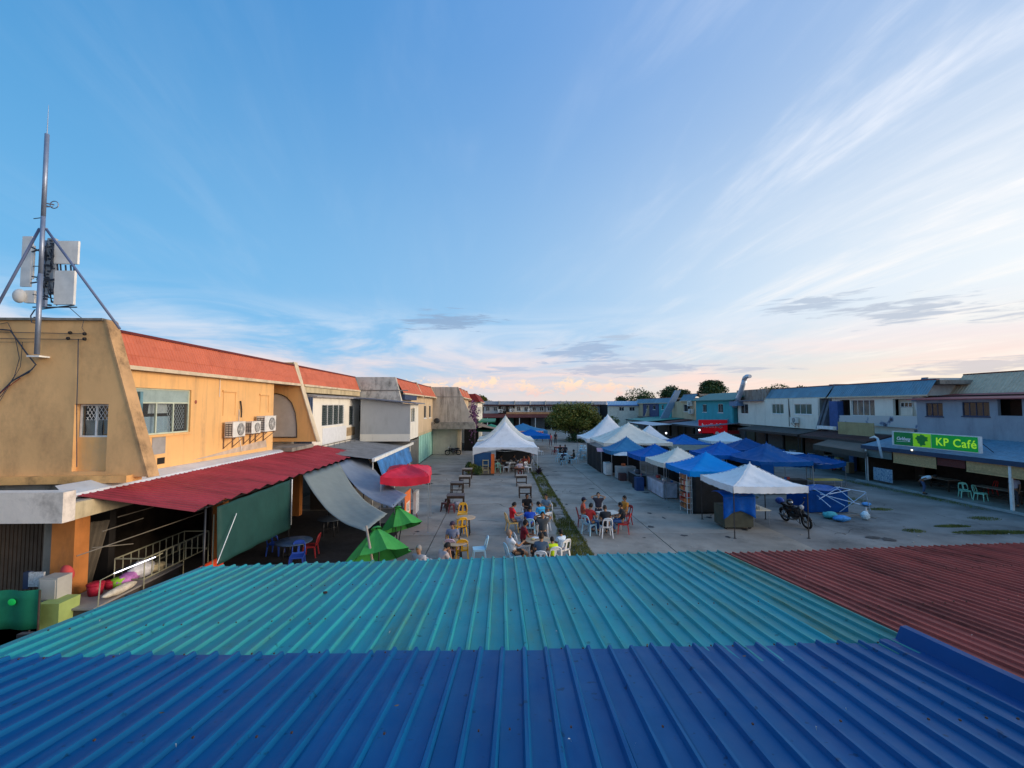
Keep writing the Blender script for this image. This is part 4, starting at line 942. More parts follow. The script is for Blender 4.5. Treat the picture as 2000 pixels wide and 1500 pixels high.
# tables under the awning
t_ = aZ(574, 1056, .74); round_table('dark blue round table in the shade beyond the green tarpaulin', (t_.x, t_.y, 0), .62, mat('dark_blue_top', (.05, .085, .14), .4), DARKM)
t_ = aZ(646, 1012, .74); round_table('dark round table behind the hanging grey awning', (t_.x, t_.y, 0), .55, mat('slate_top', (.04, .055, .075), .5), DARKM)
for i, (px, py, cl, la) in enumerate(((538, 1068, 'blue', 'left of'), (606, 1072, 'darkred', 'right of'), (580, 1094, 'blue', 'in front of'))):
    c_ = aZ(px, py + 16); chair('dark plastic chair ' + la + ' the dark blue round table', (c_.x, c_.y, 0), i * 1.7, cl, 'chairs in the shaded cafe yard')
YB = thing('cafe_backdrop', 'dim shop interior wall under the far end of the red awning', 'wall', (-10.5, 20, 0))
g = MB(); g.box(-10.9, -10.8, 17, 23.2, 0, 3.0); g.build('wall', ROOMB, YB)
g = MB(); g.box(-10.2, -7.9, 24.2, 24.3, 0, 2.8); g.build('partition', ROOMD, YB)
# ---- second bay of the first left block: white and grey extensions
Bb = thing('white_extension_shophouse', 'shophouse with orange roof, white boxed extension and louvred windows past the orange building', 'building', (-12, 28, 0))
mansard(Bb, 23.65, 33.0, -10.44, 6.72, -10.82, 7.70, ORG)
g = MB(); g.box(-24, -11.0, 23.66, 33.0, 3.5, 6.6); g.build('upper_wall', WHT, Bb)
g = MB(); g.box(-11.0, -10.42, 23.66, 33.0, 6.30, 6.60); g.build('beam', mat('cream_beam', 0), Bb)
ex = -10.05; e0, e1 = max(23.75, aX(611, 800, ex).y), aX(714, 800, ex).y
lo = [rect(aX(629, 800, ex).y, aX(672, 800, ex).y, aX(650, 831, ex).z, aX(650, 790, ex).z), rect(aX(682, 800, ex).y, aX(691, 800, ex).y, aX(686, 831, ex).z, aX(686, 792, ex).z), rect(aX(702, 800, ex).y, aX(709, 800, ex).y, aX(705, 825, ex).z, aX(705, 791, ex).z)]
et = aX(660, 778, ex).z
wallX('extension_wall', ex, -.12, rect(e0, e1, 2.9, et), lo, WHT, Bb)
WB = glassmat('louvre_glass', (.45, .58, .60), .65, .12)
for i, r_ in enumerate(lo): window(Bb, 'X', r_[0][0], r_[1][0], r_[0][1], r_[2][1], ex, 1, 4 if i == 0 else 1, WHITEM, WB, 'louvre', depth=.02, sill=False)
g = MB(); g.box(ex - 1.1, ex - .95, e0 + .1, e1 - .1, 3, et); g.build('inner_room', ROOMB, Bb)
g = MB(); g.box(-11, ex - .12, e0, e0 + .1, 3.0, et); g.build('side_wall', WHT, Bb)
BS = mat('blue_grey_sheet', (.10, .14, .22), .6, var=.12)
sheet_roof(Bb, (-11.0, e0 - .03, 2.9), (1, 0, 0), (0, 0, 1), ex + 11.0, et + .1 - 2.9, .12, .02, BS, 3, name='cladding_sheet', jit=0)
g = MB(); g.prism([(-11, e0 - .05, et + .02), (ex + .25, e0 - .05, et + .00), (ex + .25, e0 - .05, et + .07), (-11, e0 - .05, et + .25)], (0, e1 - e0 + .3, 0)); g.build('extension_roof', mat('faded_roof', (.30, .28, .26), .8, var=.2, stain=(.1, .08, .07), stain_amt=.6), Bb)
g = MB(); g.box(ex, ex + .02, aX(677, 830, ex).y, aX(693, 830, ex).y, aX(686, 850, ex).z, aX(686, 834, ex).z); g.build('plywood_patch', mat('plywood_patch', (.30, .22, .13), .85, var=.3), Bb)
g = MB(); g.box(ex, ex + .015, aX(630, 830, ex).y, aX(676, 830, ex).y, aX(660, 862, ex).z, aX(660, 833, ex).z); g.build('wall_panel', mat('pale_panel', (.56, .58, .60), .7, var=.06, scale=4), Bb)
# grey box wall facing the viewer
gy = 30.0; gx0, gx1 = aY(713, 800, gy).x, aY(801, 800, gy).x; gz1 = aY(800, 789, gy).z; gz0 = aY(800, 862, gy).z
wallY('grey_box_wall', gy, .15, [(gx0 - .3, gz0), (gx1, gz0), (gx1, gz1), (gx0 - .3, gz1 + .33)], [], GREYW, Bb)
g = MB(); g.box(gx0 - .3, gx1 - .02, gy - .035, gy, gz0, aY(760, 848, gy).z); g.build('parapet_panel', WHT, Bb)
lz0, lz1 = aY(805, 826, gy).z, aY(805, 796, gy).z
lw = rect(gy + .35, gy + 1.7, lz0, lz1); wallX('box_side_wall', gx1, -.12, rect(gy + .16, 33.0, gz0, gz1), [lw], WHT, Bb)
window(Bb, 'X', gy + .35, gy + 1.7, lz0, lz1, gx1, 1, 2, WHITEM, WB, 'louvre', depth=.02, sill=False)
g = MB(); g.box(gx1 - 1, gx1 - .9, gy + .2, 32.9, gz0, gz1); g.build('inner_room', ROOMB, Bb)
g = MB(); g.prism([(gx0 - .5, gy - .35, gz1 + .38), (gx1 + .45, gy - .35, gz1 + .0), (gx1 + .45, gy - .35, gz1 + .07), (gx0 - .5, gy - .35, gz1 + .45)], (0, 3.6, 0)); g.build('lean_to_roof', mat('slate_metal', (.13, .14, .17), .6), Bb)
g = MB(); g.box(gx0 - .3, gx1, gy + .15, 33, gz0, gz0 + .1); g.build('box_floor', CONCD, Bb)
g = MB()
for k in range(8): yy = e0 + k * .9; g.tube([(ex + .5, yy, 2.9), (ex + .5, yy, 3.45)], .015, 4)
g.tube([(ex + .5, e0, 3.45), (ex + .5, e0 + 6.3, 3.45)], .018, 4); g.build('railing', DARKM, Bb)
# ground floor awning with white gutter and blue tarp
LT = thing('grey_lean_to', 'grey lean-to roof with white gutter under the white and grey extensions', 'awning', (-8, 27, 0))
gA, gB = aX(730, 897, -6.5), aX(805, 869, -6.5)
GRR = mat('grey_lean_metal', (.19, .20, .21), .55, var=.15, stain=(.08, .08, .08), stain_amt=.5)
dv = (Vector((-9.9, gA.y, gA.z + .42)) - gA)
sheet_roof(LT, gA + Vector((0, -.0, 0)), (0, 1, 0), dv.normalized(), gB.y - gA.y + 1.4, dv.length, .19, .025, GRR, 4)
g = MB(); g.box(-6.56, -6.42, gA.y - .1, gB.y + .1, gA.z - .12, gA.z + .06); g.build('gutter', mat('gutter_white', (.62, .64, .62), .5), LT)
for yy in (gA.y + .2, (gA.y + gB.y) / 2, gB.y - .3): g = MB(); g.tube([(-6.6, yy, 0), (-6.6, yy, gA.z - .1)], .03, 6); g.build('post', WHITEM, LT)
g = MB(); g.box(-9.9, -9.8, 24.4, 40, 0, 2.85); g.build('back_wall', ROOMB, LT)
quadcloth('blue_tarp', 'blue tarpaulin hung below the white gutter of the grey lean-to', 'tarpaulin', (Vector((-6.42, gA.y + .3, gA.z - .12)), Vector((-6.42, gB.y - 1.6, gA.z - .12)), Vector((-6.1, gB.y - 1.8, 1.75)), Vector((-6.1, gA.y + .5, 1.65))), mat('blue_tarp', (.03, .13, .32), .5, var=.5, scale=1.5), ribs=3)
for i, (px, py, cl, la) in enumerate(((786, 909, 'blue', 'nearest'), (795, 903, 'blue', 'middle'), (806, 898, 'blue', 'farthest'))):
    c_ = aZ(px, py + 4); chair(la + ' dark blue plastic chair under the blue tarpaulin', (c_.x, c_.y, 0), 1.2 + i, cl, 'chairs below the blue tarpaulin')

# ---- second left block
def leftblock(name, label, Xf, Y0, Y1, step_fin=True, wall=BEIGE, finm=GREYC, bays=2, ztop=7.68, zfl=2.95, wins=(), fm=WHITEM, finxb=1.15, roof=ORG, ground=None, xin=None):
    T = thing(name, label, 'building', (Xf - 2, (Y0 + Y1) / 2, 0)); xin = xin or Xf - 12
    fin(T, Y0, .35, Xf + finxb, Xf - .12, zfl, ztop + .05, xin, finm)
    holes = [rect(*w) for w in wins]
    wallX('facade_wall', Xf, -.2, rect(Y0 + .36, Y1, zfl, 6.6), holes, wall, T)
    for w in wins: window(T, 'X', w[0], w[1], w[2], w[3], Xf, 1, 1, fm, GLASSD, depth=.04)
    if wins: g = MB(); g.box(Xf - 1.5, Xf - 1.4, Y0 + .5, Y1, zfl, 6.6); g.build('inner_room', ROOMD, T)
    L_ = (Y1 - Y0 - .36) / bays
    for i in range(bays):
        mansard(T, Y0 + .36 + i * L_, Y0 + .36 + (i + 1) * L_ - .3, Xf + .45, 6.55, Xf - .25, ztop, roof, xin=xin)
        g = MB(); y_ = Y0 + .36 + (i + 1) * L_ - .28; g.hexa([(Xf - .5, y_, 6.3), (Xf + .52, y_, 6.3), (Xf + .52, y_ + .25, 6.3), (Xf - .5, y_ + .25, 6.3)], [(Xf - .9, y_, ztop + .12), (Xf - .18, y_, ztop + .12), (Xf - .18, y_ + .25, ztop + .12), (Xf - .9, y_ + .25, ztop + .12)]); g.build('parapet', BEIGE, T)
    g = MB(); g.box(xin, Xf - .2, Y0 + .36, Y1, zfl - .2, zfl); g.build('floor_slab', CONCD, T)
    return T
X2 = -7.75
wv = lambda a, b, c, d: (aX(a, c, X2).y, aX(b, c, X2).y, aX(a, d, X2).z, aX(a, c, X2).z)
B2 = leftblock('beige_shophouse', 'beige shophouse block with mouldy grey side wall, orange roof and mint green shutter', X2, 33.2, 50.8, wins=(wv(828, 833, 792, 817), wv(838, 842, 792, 816)))
g = MB(); g.box(X2 - .1, X2 + .04, 33.6, 50.8, 2.70, 2.96); g.build('sill_beam', mat('cream_beam', 0), B2)
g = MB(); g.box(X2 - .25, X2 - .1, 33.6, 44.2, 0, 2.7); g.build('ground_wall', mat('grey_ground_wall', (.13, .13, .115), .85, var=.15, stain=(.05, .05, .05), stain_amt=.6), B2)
MINT = mat('mint_shutter', (.26, .50, .42), .6, var=.08, stain=(.14, .25, .22), stain_amt=.5, stain_scale=(1, 1, .6))
a, b2 = aX(817, 870, -7.9), aX(844, 870, -7.9); n = 12
for i in range(n):
    y0 = a.y + (b2.y - a.y) * i / n; g = MB(); g.box(-7.92, -7.84 + .03 * (i % 2), y0, a.y + (b2.y - a.y) * (i + .94) / n, 0.02, 2.68); g.build('shutter_panel', MINT, B2)
g = MB(); g.box(-7.84, -7.80, (a.y + b2.y) / 2 - .02, (a.y + b2.y) / 2 + .02, .9, 1.5); g.build('handle', DARKM, B2)
# blue strip and dark opening above the louvre corner
g = MB(); g.box(X2 - .1, X2 + .5, 33.7, 38.5, 6.05, 6.44); g.build('navy_fascia', mat('navy_paint', (.03, .045, .09), .6), B2)
g = MB()
for i in range(13):
    t = PI * (i / 12 - .5); g.tube([(X2 + .02, 35.3, 3.9), (X2 + .02, 35.3 + 1.0 * math.cos(t) * 1.2, 3.9 + 1.0 * math.sin(t))], .012, 4)
g.build('sunburst_wire', plain('rust_wire', (.25, .13, .08), .7), B2)
# bands across the mouldy side wall
for (Yc, x0, x1, P_) in ((33.2, -10.9, -6.9, B2),):
    g = MB(); z = aY(740, 762, Yc).z; g.box(x0, x1, Yc - .03, Yc, z - .05, z + .02); g.build('wall_joint', CONCD, P_)
# ---- third left block, a step closer to the street
X3 = -4.75
B3 = leftblock('weathered_shophouse', 'weathered grey concrete shophouse end with balcony slab behind the parked motorbike', X3, 50.9, 66, bays=3, finm=mat('streaked_concrete', (.40, .35, .29), .9, var=.15, scale=1.2, bump=.5, stain=(.07, .06, .055), stain_amt=.85, stain_scale=(2.2, 1, .22), stain_lo=.47), finxb=1.7, zfl=3.7, xin=-12)
g = MB(); g.prism([(-7.75, 49.9, 2.95), (-2.75, 49.9, 2.95), (-2.9, 49.9, 3.72), (-7.75, 49.9, 3.72)], (0, 1.0, 0)); g.build('balcony_slab', mat('stained_slab', (.24, .22, .19), .9, var=.3, scale=2, bump=.5, stain=(.05, .045, .04), stain_amt=.8, stain_scale=(1.5, 1, 1)), B3)
g = MB(); g.box(-7.75, -4.9, 51.2, 51.5, 0, 2.95); g.build('ground_wall', mat('cream_ground_wall', (.42, .385, .32), .85, var=.08, stain=(.2, .17, .13), stain_amt=.5), B3)
g = MB(); g.box(-4.9, -4.5, 50.9, 51.5, 0, 2.9); g.build('column', BEIGE, B3)
g = MB(); g.box(-4.45, -3.2, 55, 66, 0, 3.6); g.build('dark_arcade', ROOMD, B3)
g = MB(); g.tube([(-7.4, 49.8, 3.5), (-7.0, 49.5, 4.1)], .03, 5); g.ell((-7.1, 49.6, 3.9), (.35, .08, .3), 10, 6); g.build('satellite_dish', DARKM, B3)
g = MB(); z=aY(880,775,50.9).z; g.box(-8.5,-4.2,50.87,50.9,z-.05,z+.03); g.build('wall_joint', CONCD, B3)
V = thing('bougainvillea', 'purple flowering creeper on the far corner of the weathered concrete wall', 'plant', (-3.3, 53, 3)); b = MB()
for i in range(500):
    c = Vector((-3.2 + R.gauss(0, .25), 52.5 + R.gauss(0, .8), 4.3 + R.gauss(0, .9))); e = Euler((R.random() * 3, R.random() * 3, R.random() * 6)).to_matrix()
    b.add([c + e @ Vector(p) * .13 for p in ((-1, 0, 0), (0, -.6, 0), (1, 0, 0), (0, .6, 0))], [(0, 1, 2, 3)])
b.build('flowers', mat('purple_flower', (.12, .05, .12), .8, var=.5, scale=3), V, kind='stuff')
# far left block with dark red roof
X4 = -3.4
B4 = thing('far_left_shophouse', 'white-walled shophouse with dark red roof at the far end of the left row', 'building', (X4 - 2, 76, 0))
g = MB(); g.box(-14, X4, 66.5, 84, 0, 6.2); g.build('wall', WHT, B4)
mansard(B4, 66.3, 84, X4 + .4, 6.15, X4 - .4, 7.35, mat('dark_red_roof', (.17, .022, .022), .6, var=.15), xin=-14)
g = MB(); g.add([(X4 + .4, 66.28, 6.15), (X4 - .4, 66.28, 7.35), (-7, 66.28, 7.35), (-7, 66.28, 6.15)], [(0, 1, 2, 3)]); g.build('hip', mat('dark_red_roof', 0), B4)
for k in range(3): window(B4, 'X', 68 + k * 4.5, 69.6 + k * 4.5, 4.2, 5.4, X4 + .02, 1, 2, WHITEM, GLASSD, depth=-.05, sill=False)
g = MB(); g.box(X4, X4 + 2.6, 68, 84, 3.0, 3.15); g.build('awning', mat('green_awning', (.03, .16, .09), .6), B4)

# ---- motorbike builder (faces +Y local)
def motorbike(label, loc, rot, col=(.015, .015, .018), helmet=False, box=None, sc=1.0, lean=.16):
    t = thing('motorbike', label, 'motorbike', loc, None, rot, world=False); t.scale = (sc,) * 3; t.rotation_euler = (0, lean, rot)
    BK = plain('tyre_rubber', (.012, .012, .012), .85); BM = mat('bike_paint_%02d' % int(col[0] * 99), col, .3, coat=.3); EN = plain('engine_metal', (.12, .12, .12), .4, metal=.7)
    for nm, yy in (('wheel', .64), ('wheel', -.62)):
        Mx = Matrix.Translation((0, yy, .29)) @ Matrix.Rotation(PI / 2, 4, 'Y')
        g = MB(); g.tube([Mx @ Vector((.245 * math.cos(a), .245 * math.sin(a), 0)) for a in [2 * PI * k / 24 for k in range(25)]], .045, 8, False); w = g.build(nm, BK, t, local=True)
        g = MB(); g.tube([Mx @ Vector((.205 * math.cos(a), .205 * math.sin(a), 0)) for a in [2 * PI * k / 20 for k in range(21)]], .012, 5, False)
        for k in range(5): a = 2 * PI * k / 5; g.tube([Mx @ Vector((0, 0, 0)), Mx @ Vector((.21 * math.cos(a), .21 * math.sin(a), 0))], .014, 5)
        g.lathe([(.05, -.05), (.05, .05)], 10, Mx); g.build('rim', EN, w, local=True)
    g = MB(); g.ell((0, .12, .70), (.14, .26, .13), 12, 8); g.ell((0, .36, .66), (.17, .12, .22), 12, 8); g.ell((0, -.35, .60), (.13, .34, .13), 12, 8); g.ell((0, .0, .45), (.15, .3, .16), 12, 8); g.tube([(0, .30, .62), (0, .05, .66), (0, -.22, .70), (0, -.55, .76)], [.07, .10, .09, .04], 8); g.tube([(0, .38, .80), (0, .20, .50), (0, 0, .34), (0, -.3, .33)], .05, 7); g.tube([(0, -.55, .74), (0, -.82, .74)], [.07, .02], 7); g.build('body', BM, t, local=True)
    g = MB(); g.ell((0, .02, .37), (.13, .2, .14), 12, 8); g.tube([(.10, .1, .26), (.13, -.2, .24), (.14, -.75, .34)], [.025, .035, .045], 8); g.build('engine', EN, t, local=True)
    g = MB()
    for sx in (-.07, .07): g.tube([(sx, .64, .29), (sx, .42, .82)], .022, 6)
    g.tube([(-.32, .28, .98), (-.15, .38, .93), (0, .41, .90), (.15, .38, .93), (.32, .28, .98)], .014, 6); g.build('fork_and_handlebar', DARKM, t, local=True)
    g = MB(); g.hexa([(-.11, -.62, .76), (.11, -.62, .76), (.09, .10, .70), (-.09, .10, .70)], [(-.09, -.62, .84), (.09, -.62, .84), (.07, .10, .76), (-.07, .10, .76)]); g.build('saddle', BLACK, t, local=True)
    g = MB(); g.ell((0, .50, .86), (.09, .08, .10), 10, 8); g.build('headlight', plain('lamp_lens', (.35, .36, .38), .2), t, local=True)
    g = MB(); g.tube([(0, .64 + .31 * math.cos(a), .29 + .31 * math.sin(a)) for a in [PI * k / 8 for k in range(1, 8)]], .035, 6); g.tube([(0, -.62 + .31 * math.cos(a), .29 + .31 * math.sin(a)) for a in [PI * k / 8 for k in range(1, 8)]], .035, 6); g.build('mudguard', BM, t, local=True)
    for sx in (-1, 1):
        g = MB(); g.tube([(sx * .25, .30, .97), (sx * .30, .33, 1.12)], .007, 4); g.ell((sx * .31, .33, 1.15), (.05, .015, .035), 8, 6); g.build('mirror', BLACK, t, local=True)
    g = MB(); g.box(-.20, -.17, -.02, .02, 0, .3); g.tube([(.05, .1, .25), (-.2, -.05, .02)], .012, 4); g.build('side_stand', DARKM, t, local=True)
    return t
pm = aZ(885, 889); motorbike('black motorbike parked against the cream wall at the foot of the weathered building', (pm.x, pm.y, 0), PI / 2 + .15)

# ---- snack stall at the lower left
SL = thing('snack_stall', 'snack stall counter with pale railing and red front panel below the red awning', 'stall', (-8.6, 10.5, 0))
g = MB(); s0, s1 = aX(196, 1160, -8.4), aX(400, 1080, -8.4)
g.box(-10.2, -9.25, 10.5, 13.2, 0, .97); g.build('counter', mat('counter_dark', (.06, .05, .045), .7), SL)
g = MB(); g.box(-10.25, -9.2, 10.45, 13.3, .97, 1.01); g.build('counter_top', mat('counter_top', (.24, .22, .20), .6, var=.1), SL)
g = MB(); g.box(-8.28, -8.24, 11.6, 13.6, .1, 1.16); g.build('red_panel', mat('red_orange_panel', (.55, .06, .02), .5), SL)
RLM = mat('cream_rail', (.28, .27, .18), .5, stain=(.15, .12, .08), stain_amt=.3)
g = MB()
for xx in (-9.15, -9.9):
    for zz in (1.14, 1.66): g.tube([(xx, 11.8, zz), (xx, 14.3, zz)], .018, 5)
    for k in range(11): yy = 11.8 + 2.5 * k / 10; g.tube([(xx, yy, 1.14), (xx, yy, 1.66)], .014, 5)
    for yy in (11.8, 14.3): g.tube([(xx, yy, 0), (xx, yy, 1.14)], .016, 5)
for yy in (11.8, 14.3):
    for zz in (1.14, 1.66): g.tube([(-9.15, yy, zz), (-9.9, yy, zz)], .018, 5)
g.build('railing', RLM, SL)
tl0, tl1 = aX(223, 1120, -8.9), aX(303, 1088, -8.9)
Tb = thing('light_tube', 'lit white fluorescent tube over the snack stall counter', 'lamp', (tl0 + tl1) / 2); g = MB(); g.tube([tl0, tl1], .014, 8); g.build('tube', mat('lit_tube', (.86, .88, 1.0), .5, emit=2.5), Tb)
g = MB(); g.tube([tl0 + Vector((0, -.02, 0)), tl0 + Vector((0, -.35, -.02)), (tl0.x, tl0.y - .4, .95)], .014, 5); g.tube([tl1, tl1 + Vector((0, .25, .02))], .014, 5); g.build('bracket', RLM, Tb)
def goods(label, px, py, X_, r, m, kind='bag', seed=0):
    p = aZ(px, py + 6, 1.02)
    if kind == 'bag': return sack('snack_bag', label, 'bag', p, r, m, seed)
    t = thing('food_tub', label, 'tub', p, None, 0, world=False); g = MB(); g.lathe([(r[0] * .8, 0), (r[0], r[2] * .8)], 16); g.build('bowl', m, t, local=True); g = MB(); g.lathe([(r[0] * 1.05, r[2] * .8), (r[0] * 1.05, r[2] * .9), (r[0] * .6, r[2]), (.001, r[2])], 16); g.build('lid', m, t, local=True); return t
mc = lambda n, c: mat('goods_' + n, c, .4, var=.25, scale=12)
goods('red tub at the near end of the snack stall counter', 186, 1155, -8.7, (.17, .17, .30), mc('red', (.32, .015, .035)), 'tub')
goods('small red tub beside the lime green lid', 214, 1143, -8.6, (.12, .12, .2), mc('red', (.32, .015, .035)), 'tub')
goods('lime green lidded tub on the snack stall counter', 230, 1140, -8.75, (.14, .14, .22), mc('lime', (.25, .5, .04)), 'tub')
goods('pink and purple wrapped packs on the snack stall counter', 250, 1132, -8.7, (.16, .38, .13), mc('pink', (.42, .16, .42)), 'bag', 2)
goods('big white plastic bag on the snack stall counter', 276, 1120, -8.7, (.22, .38, .20), mc('white', (.62, .62, .68)), 'bag', 4)
goods('cream coloured bag beside the railing on the snack stall counter', 305, 1110, -8.55, (.14, .30, .12), mc('cream', (.5, .42, .25)), 'bag', 6)
goods('pale yellow packs along the front of the snack stall counter', 235, 1152, -8.4, (.10, .5, .09), mc('packs', (.50, .45, .36)), 'bag', 8)
# poles leaning / clothes wires under the awning
Ln = thing('pole_rack', 'thin poles strung under the red awning in front of the dark shop', 'poles', (-9, 12, 3)); g = MB()
for a, b2, X_ in (((150, 1086), (400, 1000), -9.0), ((200, 1038), (280, 1012), -9.4), ((230, 1010), (300, 990), -9.6), ((180, 1070), (260, 1062), -9.2)): g.tube([aX(*a, X_), aX(*b2, X_)], .012, 5)
g.build('rod', mat('dull_rod', (.16, .14, .11), .6), Ln)
g = MB(); a, b2 = aX(418, 1005, -8.0), aX(415, 1100, -8.0); b2.z = 0; g.tube([a, b2], .02, 6); g.build('stall_post', RLM, SL)
# hanging clothes / bag on the column, white boxes, green banner
cl = aY(134, 1128, 10.9); HC = thing('hanging_jacket', 'red, white and green clothes hanging beside the orange column', 'clothes', cl)
for c, dx, dz, s, sd in (((.45, .06, .06), 0, .12, (.15, .1, .2), 1), ((.55, .52, .5), .02, -.05, (.08, .09, .2), 2), ((.04, .13, .10), -.07, -.12, (.13, .1, .2), 3), ((.05, .12, .22), .08, -.17, (.1, .1, .16), 4)):
    b = MB(); b.ell((0, 0, 0), s, 12, 8); me = lumpy(b.mesh('garment'), .04, 5, sd); o = mk('garment', me, mat('cloth_%d' % sd, c, .85, var=.2), HC); o.matrix_basis = Matrix.Translation(cl + Vector((dx, -.05 * sd, dz)))
def boxat(name, label, cat, px0, py0, px1, py1, Yc, dep, m, kids=()):
    a, b2 = aY(px0, py0, Yc), aY(px1, py1, Yc); t = thing(name, label, cat, ((a.x + b2.x) / 2, Yc, b2.z)); g = MB(); g.box(a.x, b2.x, Yc, Yc + dep, b2.z, a.z); g.build('body', m, t); return t, a, b2
t, a, b2 = boxat('white_cabinet', 'white metal cabinet standing in front of the orange column', 'cabinet', 76, 1130, 110, 1174, 10.4, .35, mat('cabinet_white', (.36, .35, .32), .5, stain=(.3, .25, .2), stain_amt=.3))
g = MB(); g.box(a.x + .04, b2.x - .03, 10.385, 10.399, b2.z + .04, a.z - .04); g.build('door', mat('cabinet_door', (.40, .38, .35), .5), t)
t, a, b2 = boxat('notice_board', 'tilted white notice board with blue edge above the white cabinet', 'sign board', 56, 1118, 84, 1146, 10.7, .04, mat('board_white', (.42, .44, .46), .6, var=.4, scale=22))
g = MB(); g.box(a.x - .12, a.x, 10.7, 10.8, b2.z - .05, a.z); g.build('blue_edge', mat('navy_paint', 0), t)
GN = thing('green_banner', 'dark green net banner at the left edge with a bright green lamp glow', 'banner', (-12, 10.0, 0)); a, b2 = aY(-60, 1154, 9.9), aY(74, 1229, 9.9)
g = MB(); g.grid(lambda u, v: (a.x + (b2.x - a.x) * u, 9.9 + .03 * math.sin(u * 14), b2.z + (a.z - b2.z) * v), 24, 4); g.build('net', mat('green_net', (.01, .14, .075), .75, var=.15), GN, solid=.004)
g = MB(); g.tube([(b2.x, 9.9, 0), (b2.x, 9.9, a.z)], .02, 6); g.build('post', WOODD, GN)
p = aY(23, 1176, 9.85); g = MB(); g.ell(p, (.085, .02, .07), 12, 8); g.build('green_lamp', mat('green_lamp', (.005, .26, .05), .5, emit=.6), GN)
g = MB(); g.box(-16, -9.6, 7.6, 12, .0, .03); tag(g.build('lime_floor', mat('lime_paint', (.24, .30, .05), .8, var=.3, scale=1.5)), 'painted yellow-green floor strip at the lower left corner', 'floor'); 
lm = thing('lime_bin', 'pale yellow-green bin beside the white cabinet', 'bin', aZ(98, 1215)); a, b2 = aY(78, 1178, 10.2), aY(118, 1215, 10.2); g = MB(); g.hexa([(a.x + .05, 10.2, 0), (b2.x - .05, 10.2, 0), (b2.x - .05, 10.6, 0), (a.x + .05, 10.6, 0)], [(a.x, 10.15, a.z), (b2.x, 10.15, a.z), (b2.x, 10.65, a.z), (a.x, 10.65, a.z)]); g.build('body', mat('lime_bin', (.30, .38, .12), .6), lm)
# cloth sheet hanging beneath the awning (brown)
quadcloth('brown_curtain', 'faded brown curtain hanging in the dark shop opening under the red awning', 'curtain', (aY(175, 1020, 11.8), aY(215, 1015, 12.1), aY(175, 1150, 12.1), aY(145, 1158, 11.8)), mat('brown_cloth', (.10, .085, .065), .9, var=.2), ribs=3)

# ---- red canopy stall left of the street
CR = Vector((-4.35, 21.0, 0)); RC = mat('red_canvas', (.55, .022, .045), .55, var=.1, scale=2)
canopy('red canopy with drooping edges over a small stall beside the awning cloths', CR, 2.1, 2.7, 2.48, 2.82, RC, 0.12, val=.30, sag=.12, power=.55, cat='canopy', arch=-.2, seed=3)
st_ = thing('food_cart', 'food cart with orange and white menu banner below the red canopy', 'stall', (-4.6, 20.4, 0))
g = MB(); g.box(-5.4, -4.3, 20.1, 21.5, .35, 1.0); g.build('counter', mat('cart_grey', (.20, .21, .22), .5), st_)
g = MB(); g.box(-5.45, -4.25, 20.0, 21.6, 1.0, 1.04); g.build('counter_top', STEEL, st_)
for i in range(5): g = MB(); x = -5.3 + i * .22; g.lathe([(.04, 1.04), (.04, 1.2), (.018, 1.24), (.018, 1.3)], 8, Matrix.Translation((x, 20.2, 0))); g.build('bottle', mat('bottle_glass', (.28, .30, .28), .2, var=.3), st_)
a, b2 = aX(779, 955, -4.18), aX(804, 990, -4.18)
g = MB(); g.box(-4.2, -4.17, 19.7, 20.9, .45, 1.75); g.build('menu_banner', mat('orange_banner', (.60, .16, .05), .6, var=.12), st_)
g = MB(); g.box(-4.168, -4.16, 19.95, 20.65, .75, 1.25); g.build('banner_panel', mat('banner_cream', (.55, .50, .46), .6, var=.3, scale=10), st_)
me = text_mesh('U', .5, ext=.003); o = mk('banner_letter', me, mat('banner_black', (.03, .02, .02), .6), st_); o.matrix_basis = Matrix.Translation((-4.155, 20.3, 1.0)) @ Matrix.Rotation(PI / 2, 4, 'Z') @ Matrix.Rotation(PI / 2, 4, 'X')
g = MB(); g.box(-4.1, -3.96, 21.1, 21.9, .5, 1.5); g.build('clear_tub_rack', mat('clear_plastic', (.40, .42, .44), .3, var=.2), st_)
for i, (nm, pa, pb) in enumerate((('dark red prop pole leaning by the red canopy', (805, 955), (816, 1018)),)):
    p1 = aZ(*pb); p0_ = aY(*pa, p1.y + .2); t = thing('prop_pole', nm, 'pole', p1); g = MB(); g.tube([p1, p0_], .02, 6); g.build('pole', mat('dark_red_pole', (.16, .02, .02), .5), t)
# ================================================================== TREES, FAR ROW, RIGHT ROW
def treeat(label, px, py_top, w, Yc, mi, seed, n, zc=None, leaf=.5, gr='trees behind the right-hand shophouses', sq=.75, lobes=9):
    p = aY(px, py_top, Yc); r = w * 1.3 * Yc / FPX / 2; return tree(label, (p.x, Yc, 0), r, p.z - .1 * r, min(zc if zc is not None else 99, p.z - 1.3 * r), n, mi, seed, leaf, group=gr, squash=sq, lobes=lobes)
treeat('low dark spreading tree behind the far right corner roofs, leftmost of those', 1242, 753, 92, 135, 0, 1, 6500, leaf=.55, zc=4.0)
treeat('rounded dark tree behind the blue sloping wall fin on the right', 1310, 742, 62, 125, 2, 2, 5500, leaf=.5, zc=6.5)
treeat('tallest dark dense tree behind the turquoise building', 1382, 732, 68, 115, 2, 3, 6500, leaf=.48, zc=7.5)
treeat('dark flat-topped tree behind the metal duct and blue roof', 1534, 741, 78, 95, 0, 4, 4500, leaf=.42, zc=7.2, sq=.6)
treeat('dark tree tips poking above the roof between the turquoise building and duct', 1500, 752, 26, 96, 0, 14, 900, leaf=.35, zc=6.8)
treeat('yellow-green tree behind the far end of the left row', 942, 768, 36, 125, 3, 5, 2500, leaf=.45, zc=4.5, gr=None)
